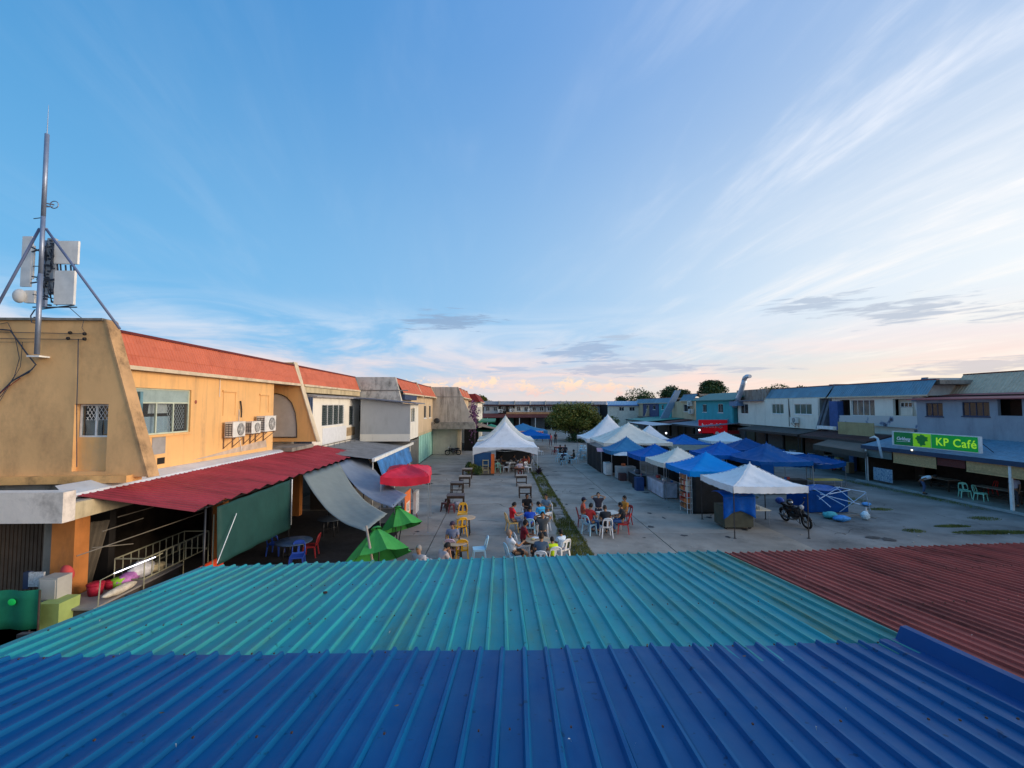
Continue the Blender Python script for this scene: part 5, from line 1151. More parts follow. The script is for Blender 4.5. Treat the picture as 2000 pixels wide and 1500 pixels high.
treeat('loose green tree behind the middle of the far row roof', 1092, 783, 40, 101, 1, 6, 2200, leaf=.35, zc=1.5, gr=None)
# the big tree standing in the square
p = aZ(1118, 862); tree('big bushy green tree standing in the middle of the square before the far row', (p.x + .3, 70, 0), 4.9, 5.95, 1.0, 19000, 3, 11, .30, lobes=30)
tree('lower dark green tree beside the big bushy tree, behind the white marquees', (16.4, 69, 0), 2.9, 3.7, .8, 7000, 0, 12, .28, lobes=12)
# low shrubs round the big tree
bush('shrub', 'low dark shrubs at the foot of the big tree in the square', 'shrub', (12.2, 67.5, 0), 2.4, 1.3, 1500, LEAF[2], 5, .16)

GRF = mat('grey_far_roof', (.26, .28, .31), .55, var=.12, stain=(.12, .12, .13), stain_amt=.5, objvar=.1)
F_ = thing('far_shop_row', 'long low grey-roofed shop row closing the far end of the square with red-brown awning', 'building', (8, 106, 0))
YF = 105.0; fx0, fx1 = aY(944, 790, YF).x, aY(1186, 790, YF).x
xs = [fx0 + (fx1 - fx0) * k / 8 for k in range(9)]; zt, ze_ = 6.62, 5.85
for k in range(8):
    sheet_roof(F_, (xs[k] + .1, YF, ze_), (1, 0, 0), Vector((0, .35, zt - ze_)).normalized(), xs[k + 1] - xs[k] - .2, .85, .4, .04, GRF, 5, seg=1)
    g = MB(); g.box(xs[k] - .09, xs[k] + .09, YF - .1, YF + .5, ze_ - .1, zt + .12); g.build('party_wall', WHT if k in (3, 7) else GREYC, F_)
    g = MB(); g.box(xs[k] + .1, xs[k + 1] - .1, YF + .9, YF + 1.0, 3.4, ze_ - .25); g.build('upper_wall', [GREYW, mat('bluegrey_wall', (.22, .25, .27), .8), WHT, ROOMB][(k * 3) % 4], F_)
    for j in range(2):
        a = xs[k] + .6 + j * 1.8; window(F_, 'Y', a, a + .9, 4.3, 5.3, YF + .88, -1, 2, WHITEM, GLASSD, depth=-.06, sill=False)
g = MB(); g.box(fx0, fx1, YF + .05, YF + .9, ze_ - .3, ze_ - .06); g.build('soffit_band', mat('maroon_band', (.06, .02, .02), .7), F_)
g = MB(); g.box(fx0, fx1, YF + 1.2, YF + 10, 0, ze_); g.build('body', ROOMB, F_)
g = MB(); g.box(fx0, fx1, YF + .5, YF + 10, zt - .3, zt - .05); g.build('flat_roof', CONCD, F_)
g = MB(); g.box(fx0 + 5.5, fx0 + 21, YF + .2, YF + .35, 3.5, 4.05); g.build('balcony_rail', mat('orange_balcony', (.36, .20, .10), .8, var=.3), F_)
g = MB(); g.prism([(0, YF - 2.6, 2.75), (0, YF + .8, 3.55), (0, YF + .8, 3.7), (0, YF - 2.6, 2.9)], (1, 0, 0)); me = g.mesh('awning')
for v in me.vertices: v.co.x = fx0 - .5 if v.co.x < .5 else fx1 - 2
mk('awning', me, mat('maroon_awning', (.12, .035, .03), .6, var=.25, stain=(.06, .03, .03), stain_amt=.5), F_)
for k in range(8):
    g = MB(); g.box(xs[k] + 1.0, xs[k] + 1.15, YF - 2.4, YF - 2.25, 0, 2.75); g.build('post', WHITEM, F_)
    g = MB(); g.box(xs[k] + .2, xs[k + 1] - .2, YF + .1, YF + .2, 0, 2.8); g.build('shop_front', [ROOMD, mat('far_green', (.05, .12, .10), .8), ROOMB, mat('far_grey', (.10, .11, .12), .8)][k % 4], F_)
for (px, py) in ((977, 802), (1035, 801), (1000, 801)): make_aircon('small white air conditioner on the far row wall, %s' % {977: 'left one', 1035: 'right one', 1000: 'middle one'}[px], aY(px, py + 4, YF + .5), PI, 'air conditioners on the far row', 1.4)
FB = thing('blue_roofed_house', 'pale building with light blue roof and two windows right of the far row', 'building', (27, 100, 0))
bx0, bx1 = aY(1187, 790, 98).x, aY(1238, 790, 98).x
a = aY(1205, 805, 98); wl = [rect(aY(1200, 0, 98).x, aY(1209, 0, 98).x, aY(0, 803, 98).z, aY(0, 795, 98).z), rect(aY(1219, 0, 98).x, aY(1229, 0, 98).x, aY(0, 803, 98).z, aY(0, 795, 98).z)]
wallY('front_wall', 98, .2, rect(bx0, bx1 + 3, 0, 5.85), wl, mat('pale_green_white', (.50, .52, .46), .8, stain=(.3, .3, .25), stain_amt=.4), FB)
for w in wl: window(FB, 'Y', w[0][0], w[1][0], w[0][1], w[2][1], 98, -1, 2, WHITEM, GLASSD, depth=.05, sill=False)
g = MB(); g.box(bx0, bx1 + 3, 98.6, 106, 0, 5.8); g.build('body', ROOMD, FB)
LB = mat('light_blue_roof', (.22, .36, .50), .5, var=.1)
sheet_roof(FB, (bx0 - .1, 97.7, 5.7), (1, 0, 0), Vector((0, .8, .8)).normalized(), bx1 - bx0 + 3.2, 1.25, .35, .04, LB, 4, seg=1)
g = MB(); g.box(bx0 - .1, bx1 + 3, 97.5, 97.7, 5.55, 5.72); g.build('fascia', mat('blue_fascia', (.05, .12, .35), .5), FB)

# ------------------------------------------------------------------ right-hand row (plane X = 31)
XR = 31.0
BM_ = mat('blue_metal_mansard', (.105, .205, .27), .5, var=.15, scale=1, stain=(.16, .15, .12), stain_amt=.5, objvar=.1, spec=.5)
Yx = lambda px, X_=XR: aX(px, 790, X_).y
Zx = lambda px, py, X_=XR: aX(px, py, X_).z
def rwall(T, px0, px1, z0, z1, m, wins=(), X_=XR, t=.2, cols=2, fm=WHITEM, gm=None, frames=True):
    ya, yb = sorted((Yx(px0, X_), Yx(px1, X_))); hs = []
    for (a, b, c, d) in wins: y0, y1 = sorted((Yx(a, X_), Yx(b, X_))); hs.append(rect(y0, y1, Zx((a + b) / 2, d, X_), Zx((a + b) / 2, c, X_)))
    wallX('facade_wall', X_, t, rect(ya, yb, z0, z1), hs, m, T)
    if frames:
        for h in hs: window(T, 'X', h[0][0], h[1][0], h[0][1], h[2][1], X_, -1, cols, fm, gm or GLASSD, depth=.06)
    if wins: g = MB(); g.box(X_ + 1.6, X_ + 1.7, ya + .1, yb - .1, z0, z1); g.build('inner_room', ROOMD, T)
    return hs
def rfin(T, Yc, m, xb=XR - .9, xt=XR + .55, zb=3.4, zt_=7.62, name='party_wall', th=.3):
    g = MB(); g.prism([(xb, Yc, zb), (xb + .55, Yc, zb), (XR + 3, Yc, zb), (XR + 3, Yc, zt_), (xt, Yc, zt_)], (0, th, 0)); return g.build(name, m, T)
def rmans(T, px0, px1, m, ze=6.38, zt_=7.5, pitch=.22):
    ya, yb = sorted((Yx(px0), Yx(px1))); mansard(T, ya, yb, XR - .25, ze, XR + .55, zt_, m, pitch, 4, side=1, xin=XR + 9, capm=mat('maroon_cap', (.16, .04, .045), .6))
# nearest unit: tan mansard and blue-grey extension
R1 = thing('blue_grey_shophouse', 'blue-grey walled shophouse with tan roof strip at the right edge', 'building', (33, 26, 0))
TANR = mat('tan_mansard', (.48, .39, .28), .7, var=.12, stain=(.16, .13, .1), stain_amt=.5)
mansard(R1, 18, 31.9, 33.4, 6.35, 34.6, 7.9, TANR, .22, 4, side=1, xin=44)
BGW = mat('blue_grey_wall', (.24, .27, .31), .8, var=.08, scale=1, stain=(.10, .12, .14), stain_amt=.4)
X1 = 30.3; y1a = Yx(1790, X1); hs = []
DKF = plain('navy_frame', (.03, .04, .08), .5)
for (a, b, c, d) in ((1808, 1841, 787, 813), (1879, 1932, 785, 813), (1948, 1996, 778, 812)):
    y0, y1 = sorted((Yx(a, X1), Yx(b, X1))); hs.append(rect(y0, y1, Zx((a + b) / 2, d, X1), Zx((a + b) / 2, c, X1)))
wallX('facade_wall', X1, .2, rect(17, y1a, 3.3, 6.0), hs, BGW, R1)
window(R1, 'X', hs[0][0][0], hs[0][1][0], hs[0][0][1], hs[0][2][1], X1, -1, 3, DKF, GLASSD, depth=.05)
window(R1, 'X', hs[1][0][0], hs[1][1][0], hs[1][0][1], hs[1][2][1], X1, -1, 4, DKF, GLASSD, depth=.05)
g = MB(); g.box(X1 + .9, X1 + 1.0, Yx(1945, X1), y1a, 3.3, 6.3); g.build('inner_room', ROOMD, R1)
g = MB(); g.box(X1 + .9, X1 + 1.0, 17, Yx(1945, X1), 3.3, 6.3); g.build('recess_wall', mat('brown_room', (.05, .028, .02), .9), R1)
g = MB(); g.box(X1 + .2, 34, y1a - .15, y1a, 3.3, 6.1); g.build('side_wall', BGW, R1)
g = MB(); g.prism([(X1 - .5, 17, 5.98), (34, 17, 6.45), (34, 17, 6.52), (X1 - .5, 17, 6.05)], (0, y1a + .3 - 17, 0)); g.build('lean_to_roof', mat('dusty_red_roof', (.26, .075, .07), .6, var=.12), R1)
g = MB(); g.prism([(31.5, 31.95, 3.4), (34.8, 31.95, 3.4), (34.8, 31.95, 7.66), (31.85, 31.95, 7.66), (31.0, 31.95, 5.9)], (0, .3, 0)); g.build('end_wall', mat('patchy_white', (.52, .53, .52), .8, var=.18, scale=1.5, stain=(.32, .28, .22), stain_amt=.6), R1)
g = MB(); g.box(XR, 44, 17, 31.9, 3.0, 3.3); g.build('floor_slab', CONCD, R1)
# blue-roofed unit with the banner
R2 = thing('balcony_shophouse', 'blue-roofed white shophouse with curtained upper windows above a painted white banner', 'building', (33, 36, 0))
rmans(R2, 1818, 1622, BM_)
CREAM = mat('cream_right_wall', (.44, .42, .35), .8, var=.1, scale=1, stain=(.22, .2, .16), stain_amt=.5)
hs = rwall(R2, 1805, 1625, 3.3, 6.35, WHT, ((1641, 1660, 781, 812), (1662, 1708, 781, 812), (1744, 1790, 779, 812)), cols=4, frames=False)
window(R2, 'X', hs[1][0][0], hs[1][1][0], hs[1][0][1], hs[1][2][1], XR, -1, 4, WHITEM, glassmat('pale_glass', (.5, .58, .6), .5), depth=.1, curtain=[(hs[1][0][0] + .2, hs[1][1][0] - .2, hs[1][0][1] + .1, hs[1][2][1] - .1, CURT)])
g = MB(); y0, y1 = hs[2][0][0], hs[2][1][0]; g.box(XR + .45, XR + .5, y0, y1, hs[2][0][1], hs[2][2][1]); g.build('recess_wall', CREAM, R2)
window(R2, 'X', y0 + .75, y0 + 1.75, hs[2][0][1] + .65, hs[2][2][1] - .25, XR + .44, -1, 3, WHITEM, GLASSD, depth=-.03, sill=False)
g = MB(); g.box(XR + .40, XR + .44, y0 + .75, y0 + 1.75, hs[2][0][1], hs[2][0][1] + .6); g.build('white_panel', WHT, R2)
rfin(R2, Yx(1622), mat('slate_fin', (.10, .11, .13), .8, var=.2)); g = MB(); g.prism([(30.85, 31.9, 5.9), (31.0, 31.9, 5.9), (31.9, 31.9, 7.7), (31.75, 31.9, 7.7)], (0, .4, 0)); g.build('blue_edge', mat('dark_blue_fin', (.09, .13, .18), .7, var=.1), R2)
g = MB(); y0 = Yx(1622) - 1.6; g.box(XR - .6, XR - .05, y0, y0 + 1.0, 3.4, 6.0); g.build('blue_column', mat('blue_column', (.035, .08, .22), .6, var=.2), R2)
BN = thing('painted_banner', 'white banner with faded dark and blue painting hung below the curtained windows', 'banner', (30.6, 34, 4)); ya, yb = Yx(1796, 30.5), Yx(1637, 30.5)
g = MB(); g.add([(30.5, ya, Zx(1796, 838, 30.5)), (30.5, yb, Zx(1637, 826, 30.5)), (30.5, yb, Zx(1637, 811, 30.5)), (30.5, ya, Zx(1796, 813, 30.5))], [(0, 1, 2, 3)]); 
def banner_mat(name, bgc, c1, c2, sc, th=.57):
    m = bpy.data.materials.new(name); m.use_nodes = True; nt = m.node_tree; N = nt.nodes.new; L = nt.links.new; b = nt.nodes['Principled BSDF']; b.inputs['Roughness'].default_value = .7
    tc = N('ShaderNodeTexCoord'); n = N('ShaderNodeTexNoise'); n.inputs['Scale'].default_value = sc; n.inputs['Detail'].default_value = 5; L(tc.outputs['Object'], n.inputs['Vector'])
    cr = N('ShaderNodeValToRGB'); cr.color_ramp.interpolation = 'LINEAR'; e = cr.color_ramp.elements; e[0].position = th - .06; e[0].color = bgc + (1,); e[1].position = th + .12; e[1].color = c2 + (1,); q = e.new(th); q.color = bgc + (1,); q = e.new(th + .05); q.color = c1 + (1,)
    L(n.outputs['Fac'], cr.inputs[0]); L(cr.outputs[0], b.inputs['Base Color']); return m
g.build('cloth', banner_mat('painted_banner', (.50, .52, .52), (.16, .22, .34), (.05, .05, .07), 1.3), BN, solid=.01)
# unit with two green-blue windows
R3 = thing('white_box_shophouse', 'blue-roofed shophouse with white boxed extension and two curtained windows', 'building', (33, 46, 0))
rmans(R3, 1618, 1499, BM_)
TG = glassmat('teal_glass', (.12, .42, .38), .75, .2)
hs = rwall(R3, 1597, 1496, 3.3, 6.3, WHT, ((1507, 1530, 789, 808), (1551, 1585, 789, 809)), X_=30.4, cols=3, gm=TG)
g = MB(); g.box(30.6, XR + .2, Yx(1597, 30.4), Yx(1597, 30.4) + .15, 3.3, 6.3); g.build('side_wall', mat('shade_grey', (.16, .16, .15), .8), R3)
rfin(R3, Yx(1614), mat('slate_fin', 0))
make_aircon('white air conditioner under the two curtained windows of the white box', (30.1, Yx(1556, 30.4), Zx(1556, 826, 30.4)), PI / 2, 'air conditioners on the right row', 1.0)
g = MB(); g.box(30.38, 30.4, Yx(1541, 30.4), Yx(1540, 30.4), 3.4, 6.3); g.tube([(30.36, Yx(1541, 30.4), 6.0), (30.36, Yx(1543, 30.4), 4.4), (30.3, Yx(1550, 30.4), 3.9)], .03, 5); g.build('cable', BLACK, R3)
# stained parapet unit
R4 = thing('rusty_parapet_shophouse', 'white shophouse with rust-stained grey parapet beside the silver duct', 'building', (33, 54, 0))
RUST = mat('rust_streaked', (.26, .23, .20), .85, var=.2, stain=(.10, .05, .03), stain_amt=.9, stain_scale=(1, 2, .25), stain_lo=.44)
ya, yb = Yx(1499), Yx(1441); g = MB(); g.box(XR - .1, XR + .3, ya, yb, 6.2, 7.55); g.build('parapet', RUST, R4)
g = MB(); g.box(XR + .3, XR + 9, ya, yb, 6.9, 7.1); g.build('flat_roof', CONCD, R4)
rwall(R4, 1497, 1441, 3.3, 6.25, WHT, ((1446, 1461, 789, 808),), X_=30.6, cols=2)
g = MB(); g.box(30.0, XR, ya, yb, 6.12, 6.26); g.build('eave_strip', mat('slate_metal', 0), R4)
# silver duct
DK = thing('exhaust_duct', 'silver exhaust duct with a hooked top rising above the turquoise building', 'duct', aX(1438, 795, 30.2)); DM = mat('duct_metal', (.42, .46, .52), .45, metal=.4, var=.12, scale=3)
pts = [aX(x, y, 30.2) for x, y in ((1434, 793), (1440, 783), (1446, 768), (1451, 752), (1454, 742))]; g = MB(); g.tube(pts, [.34, .34, .31, .29, .29], 10); g.build('shaft', DM, DK)
g = MB(); g.tube([aX(1453, 744, 30.2), aX(1455, 738, 30.2), aX(1459, 735, 30.2), aX(1465, 735, 30.2)], [.29, .28, .25, .22], 10); g.build('hood', DM, DK)
g = MB(); q = aX(1438, 785, 30.2); g.box(q.x - .45, q.x + .45, q.y - .9, q.y + .9, q.z - .5, q.z + .1); g.build('blue_cowl', mat('cowl_blue', (.12, .20, .33), .6, var=.2), DK)
# turquoise unit
TQ = mat('turquoise_wall', (.045, .29, .33), .75, var=.08, scale=1, stain=(.03, .18, .21), stain_amt=.4)
R5 = thing('turquoise_shophouse', 'turquoise walled upper floor with green lean-to roof and two narrow windows', 'building', (32, 64, 0))
rwall(R5, 1430, 1359, 3.3, 6.3, TQ, ((1372, 1380, 790, 805), (1402, 1412, 789, 806)), X_=30.0, cols=2)
g = MB(); ya, yb = Yx(1440, 30), Yx(1356, 30); g.prism([(29.5, ya, 6.25), (32.5, ya, 7.3), (32.5, ya, 7.42), (29.5, ya, 6.37)], (0, yb - ya, 0)); g.build('green_roof', mat('dull_green_roof', (.055, .17, .16), .6, var=.15, stain=(.10, .08, .05), stain_amt=.5), R5)
g = MB(); g.box(30.2, XR + .2, Yx(1430, 30) + .0, Yx(1430, 30) + .2, 3.3, 6.3); g.build('side_wall', mat('turquoise_side', (.03, .16, .18), .8), R5)
rfin(R5, Yx(1433) - .5, mat('grey_blue_fin', (.13, .17, .21), .8, var=.15), xb=XR - 1.2)
# beige unit and sloping blue fin
R6 = thing('beige_fin_shophouse', 'beige shophouse with a sloping blue-grey wall fin and wall air conditioners', 'building', (33, 75, 0))
rwall(R6, 1357, 1312, 3.3, 6.3, BEIGE, ((1335, 1348, 790, 804),)); rmans(R6, 1357, 1330, BM_)
g = MB(); yf = Yx(1318); g.prism([(28.2, yf, 2.9), (29.6, yf, 2.9), (32.2, yf, 8.3), (31.2, yf, 8.3)], (0, .5, 0)); g.build('sloping_fin', mat('blue_grey_fin', (.15, .22, .31), .6, var=.1), R6)
make_aircon('upper air conditioner beside the turquoise wall', (30.7, Yx(1351), Zx(1351, 793)), PI / 2, 'air conditioners on the right row', 1.3)
make_aircon('lower air conditioner beside the turquoise wall', (30.7, Yx(1353), Zx(1353, 808)), PI / 2, 'air conditioners on the right row', 1.3)
R7 = thing('far_right_shophouse', 'far right shophouse of teal, navy and beige walls under blue roof strips', 'building', (33, 88, 0))
rwall(R7, 1311, 1287, 3.2, 6.1, TQ, ((1292, 1296, 791, 800),), cols=1); rwall(R7, 1286, 1256, 3.2, 6.1, mat('indigo_wall', (.06, .07, .14), .8, var=.2), ((1262, 1267, 791, 800), (1275, 1280, 791, 800)), cols=1); rwall(R7, 1255, 1240, 3.2, 6.1, BEIGE)
rmans(R7, 1311, 1242, BM_, 6.1, 7.05, .3)
rfin(R7, Yx(1241), GREYC, zt_=7.1, xb=29.2); rfin(R7, Yx(1268), BEIGE, zt_=7.1)
for T, a, b2 in ((R2, 1806, 1622), (R3, 1614, 1499), (R4, 1497, 1441), (R5, 1440, 1357), (R6, 1356, 1312), (R7, 1311, 1241)):
    ya, yb = Yx(a), Yx(b2); g = MB(); g.box(XR - .3, 40, ya + .01, yb - .01, 3.05, 3.3); g.build('floor_slab', CONCD, T)
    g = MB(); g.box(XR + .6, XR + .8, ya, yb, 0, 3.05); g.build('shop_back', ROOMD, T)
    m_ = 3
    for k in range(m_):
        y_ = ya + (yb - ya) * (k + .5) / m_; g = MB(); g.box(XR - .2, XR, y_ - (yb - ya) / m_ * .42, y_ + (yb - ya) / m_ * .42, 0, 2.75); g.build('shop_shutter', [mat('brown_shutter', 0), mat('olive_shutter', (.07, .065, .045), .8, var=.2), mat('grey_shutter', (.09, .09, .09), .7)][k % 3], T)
# awnings over the shop fronts
def lean(name, label, px0, px1, xo, zo, zi, m, th=.06, xi=30.9, group='awnings along the right row'):
    ya, yb = sorted((Yx(px0, xo), Yx(px1, xo))); T = thing(name, label, 'awning', (xo, (ya + yb) / 2, 0), group)
    g = MB(); g.prism([(xo, ya, zo), (xi, ya, zi), (xi, ya, zi + th), (xo, ya, zo + th)], (0, yb - ya, 0)); g.build('sheet', m, T)
    g = MB(); g.box(xo - .03, xo, ya, yb, zo - .16, zo + th + .01); g.build('fascia', DARKM, T)
    n = max(2, int((yb - ya) / 4))
    for k in range(n + 1): y = ya + .1 + (yb - ya - .2) * k / n; g = MB(); g.tube([(xo + .12, y, 0), (xo + .12, y, zo)], .035, 5); g.build('post', DARKM, T)
    return T
BRM = mat('brown_rust_awning', (.075, .035, .03), .8, var=.3, stain=(.14, .13, .12), stain_amt=.5); GBM = mat('grey_blue_awning', (.14, .17, .21), .6, var=.15)
lean('metal_awning', 'rusty dark brown metal awning under the white box shophouse', 1690, 1560, 28.4, 2.75, 3.25, BRM)
lean('metal_awning', 'rusty dark metal awning with pale edge right of the red sign', 1556, 1440, 28.4, 2.8, 3.25, mat('dark_grey_awning', (.07, .065, .062), .8, var=.3, stain=(.16, .08, .05), stain_amt=.6))
lean('metal_awning', 'grey-blue metal awning left of the red sign', 1368, 1304, 25.5, 2.85, 3.35, GBM)
lean('metal_awning', 'red-brown metal awning left of the grey-blue one', 1300, 1266, 26.5, 2.75, 3.3, mat('red_brown_awning', (.14, .05, .04), .7, var=.2))
lean('metal_awning', 'green metal awning near the far right corner', 1262, 1222, 24.5, 2.9, 3.4, mat('green_awning2', (.05, .22, .18), .6, var=.15))
lean('metal_awning', 'silver-blue metal awning in front of the green one', 1272, 1226, 21.5, 2.7, 2.9, mat('silver_blue', (.28, .35, .42), .4, var=.1), xi=24.4)
# cloth brown awning
BT = thing('brown_awning', 'brown cloth awning spread beside the tan sign board', 'awning', (28, 37, 0)); BC = mat('brown_canvas', (.145, .115, .095), .8, var=.12, scale=1)
A0, A1, A2, A3 = aX(1635, 849, 29.6), aX(1716, 856, 29.6), aX(1690, 884, 26.6), aX(1588, 868, 26.6)
g = MB(); g.grid(lambda u, v: A0.lerp(A1, u).lerp(A3.lerp(A2, u), v) + Vector((0, 0, -.08 * math.sin(PI * v))), 10, 8); g.build('cloth', BC, BT, solid=.01)
g = MB(); g.grid(lambda u, v: A3.lerp(A2, u) + Vector((-.01, 0, -.42 * v)), 10, 2); g.build('valance', mat('brown_valance', (.07, .06, .05), .8), BT)
for q in (A3, A2): g = MB(); g.tube([(q.x + .05, q.y, 0), (q.x + .05, q.y, q.z)], .03, 5); g.build('post', DARKM, BT)
sg = thing('blank_sign', 'blank tan sign board above the brown cloth awning', 'sign board', (28.8, 39, 3.4)); ya, yb = Yx(1705, 28.6), Yx(1636, 28.6)
g = MB(); g.box(28.55, 28.65, ya, yb, Zx(1670, 850, 28.6), Zx(1670, 825, 28.6)); g.build('board', mat('tan_board', (.30, .25, .13), .7, var=.10, stain=(.18, .13, .06), stain_amt=.5), sg)
g = MB(); g.box(28.2, 28.5, Yx(1632, 28.5), Yx(1600, 28.5), Zx(1615, 838, 28.5), Zx(1615, 832, 28.5)); g.build('white_ledge', WHITEM, sg)
# red shop sign facing the square
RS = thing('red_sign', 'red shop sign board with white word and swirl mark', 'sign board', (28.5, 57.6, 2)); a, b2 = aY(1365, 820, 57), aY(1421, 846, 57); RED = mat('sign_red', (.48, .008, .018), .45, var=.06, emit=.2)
g = MB(); g.box(a.x, b2.x, 57, 57.15, b2.z, a.z); g.build('board', RED, RS)
WS = mat('sign_white', (.72, .70, .70), .5)
me = text_mesh('hotlink', .82, ext=.01, bold=.012); o = mk('sign_letters', me, WS, RS); o.matrix_basis = Matrix.Translation((a.x * .60 + b2.x * .40, 56.98, (a.z + b2.z) / 2 + .1)) @ Matrix.Rotation(PI / 2, 4, 'X')
g = MB(); cx, cz = a.x * .25 + b2.x * .75, (a.z + b2.z) / 2 + .15
for k in range(3): g.tube([(cx + (.15 + .09 * k) * math.cos(t) * .8, 56.97, cz + .12 * (1 - k) + (.12 + .05 * k) * math.sin(t)) for t in [2 * PI * i / 12 + k for i in range(9)]], .045, 5)
g.build('swirl_mark', WS, RS)
p0_, p1_ = aY(1394, 838, 56.5), aY(1407, 855, 56.5); g = MB(); g.box(p0_.x, p1_.x, 56.5, 56.6, p1_.z, p0_.z); g.build('square_board', RED, RS)
g = MB(); g.lathe([(.26, -.02), (.26, .0)], 14, Matrix.Translation(((p0_.x + p1_.x) / 2, 56.48, (p0_.z + p1_.z) / 2)) @ Matrix.Rotation(PI / 2, 4, 'X')); g.build('round_mark', WS, RS)
a, b2 = aY(1421, 841, 56), aY(1463, 853, 56); g = MB(); g.box(a.x, b2.x, 56, 56.15, b2.z, a.z); g.box(a.x + .3, a.x + .36, 55.95, 56, b2.z - 1, b2.z); g.build('lower_board', mat('sign_red_dark', (.24, .012, .015), .5, var=.3, scale=4), RS)
g = MB()
for x in (27.2, 30.0): g.tube([(x, 57.2, 0), (x, 57.2, 2.4)], .05, 6)
g.build('post', DARKM, RS)
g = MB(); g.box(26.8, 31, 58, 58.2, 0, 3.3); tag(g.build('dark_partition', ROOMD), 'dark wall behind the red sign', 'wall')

# ---- cafe with the green sign
KC = thing('cafe_shed', 'open cafe shed with blue-grey metal roof and bamboo blinds under the green sign', 'building', (28.5, 27, 0)); CF = mat('cafe_roof', (.13, .23, .31), .55, var=.15, stain=(.25, .27, .28), stain_amt=.4, objvar=.08)
cy0, cy1 = 15.0, Yx(1683, 27)
sheet_roof(KC, (26.85, cy0, 2.66), (0, 1, 0), Vector((4.0, 0, .95)).normalized(), cy1 - cy0, 4.1, .25, .03, CF, 4, seg=1)
g = MB(); g.box(26.80, 26.86, cy0, cy1, 2.42, 2.68); g.build('fascia', mat('navy_fascia', (.03, .05, .09), .6), KC)
for y in (cy1 - .3, 22.75, 17.5):
    g = MB(); g.box(26.9, 27.02, y - .06, y + .06, 0, 2.45); g.build('post', WHITEM, KC)
g = MB(); g.box(26.7, 34, cy0, cy1, .0, .09); g.build('floor_plinth', CONC, KC)
g = MB(); g.box(26.55, 26.7, cy0, cy1 + .3, 0, .12); g.build('kerb', mat('kerb_concrete', (.30, .30, .29), .85, var=.15), KC)
g = MB(); g.box(31.6, 31.7, cy0, cy1, .09, 3.2); g.box(27.1, 31.6, cy1 - .05, cy1, .09, 2.6); g.build('inner_wall', ROOMB, KC)
g = MB(); g.prism([(31.1, cy0, 3.2), (31.4, cy0, 3.2), (31.4, cy0, 4.0), (30.9, cy0, 3.75)], (0, cy1 - cy0, 0)); g.build('upper_lean', CF, KC)
BB = mat('bamboo_blind', (.46, .31, .15), .8, var=.2, scale=9, stain=(.12, .08, .05), stain_amt=.4, stain_scale=(1, .3, 3)); RB = mat('red_brown_blind', (.12, .035, .03), .8, var=.2, scale=9); GBL = mat('grey_blind', (.13, .16, .15), .8)
def blind(px0, px1, py, m, lab):
    ya, yb = sorted((Yx(px0, 26.95), Yx(px1, 26.95))); zb = Zx((px0 + px1) / 2, py, 26.95); g = MB(); T = thing('roll_blind', lab, 'blind', (26.95, (ya + yb) / 2, zb), 'blinds along the cafe front')
    n = 16
    for k in range(n): z = zb + (2.41 - zb) * k / n; g.box(26.94, 26.955, ya + .02, yb - .02, z, z + (2.41 - zb) / n * .85)
    me = g.build('slats', m, T, kind='stuff')
    g = MB(); g.tube([(26.94, ya + .02, zb - .02), (26.94, yb - .02, zb - .02)], .025, 6); g.build('bottom_rail', m, T)
blind(1687, 1738, 893, GBL, 'grey-green roll blind at the left end of the cafe front')
blind(1740, 1824, 908, BB, 'tan bamboo blind below the left half of the green sign')
blind(1825, 1880, 910, RB, 'dark red-brown blind between the two tan bamboo blinds')
blind(1881, 1994, 927, BB, 'wide tan bamboo blind at the right end of the cafe front')
KS = thing('green_cafe_sign', 'long green sign board reading KP Café with leaf emblem, on the cafe roof edge', 'sign board', (26.8, 27, 2.9))
sy0, sy1, sz0, sz1 = Yx(1910, 26.8), Yx(1740, 26.8), 2.92, 3.86
def ysp(px): return Yx(px, 26.75)
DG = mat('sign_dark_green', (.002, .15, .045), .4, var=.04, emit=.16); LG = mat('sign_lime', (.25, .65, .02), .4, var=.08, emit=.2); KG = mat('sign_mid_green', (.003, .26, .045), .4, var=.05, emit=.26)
g = MB(); g.box(26.78, 26.95, sy0, sy1, sz0, sz1); g.build('board', WHITEM, KS)
for (a, b2, m, nm) in ((1743, 1779, DG, 'left_panel'), (1780, 1814, LG, 'emblem_panel'), (1815.5, 1905, KG, 'name_panel')):
    g = MB(); g.box(26.755, 26.78, ysp(b2), ysp(a), sz0 + .05, sz1 - .05); g.build(nm, m, KS)
def onsign(me, name, px, z, m):
    o = mk(name, me, m, KS); o.matrix_basis = Matrix.Translation((26.745, ysp(px), z)) @ Matrix.Rotation(-PI / 2, 4, 'Z') @ Matrix.Rotation(PI / 2, 4, 'X'); return o
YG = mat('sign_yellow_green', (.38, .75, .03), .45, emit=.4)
zc = (sz0 + sz1) / 2
onsign(text_mesh('KP Café', .66, ext=.006, bold=.008, spacing=1.08), 'sign_letters', 1862, zc - .02, YG)
onsign(text_mesh('Carlsberg', .29, shear=.28, ext=.006, bold=.012, spacing=.86), 'sign_script', 1761, zc, WS)
g = MB(); g.prism([(26.75, ysp(1775), zc - .17), (26.75, ysp(1748), zc - .21), (26.75, ysp(1748), zc - .18), (26.75, ysp(1775), zc - .15)], (-.006, 0, 0)); g.build('script_underline', WS, KS)
g = MB(); cy_ = ysp(1797)
for (dy, dz, s) in ((0, -.14, .24), (-.20, .10, .20), (.20, .10, .20), (0, .24, .15)):
    pts = [(26.752, cy_ + dy + s * math.cos(t) * (1 + .25 * math.cos(5 * t)), zc + dz + s * .85 * math.sin(t) * (1 + .2 * math.cos(5 * t))) for t in [2 * PI * k / 20 for k in range(20)]]; g.prism(pts, (-.006 - abs(dy) * .01 - dz * .004, 0, 0))
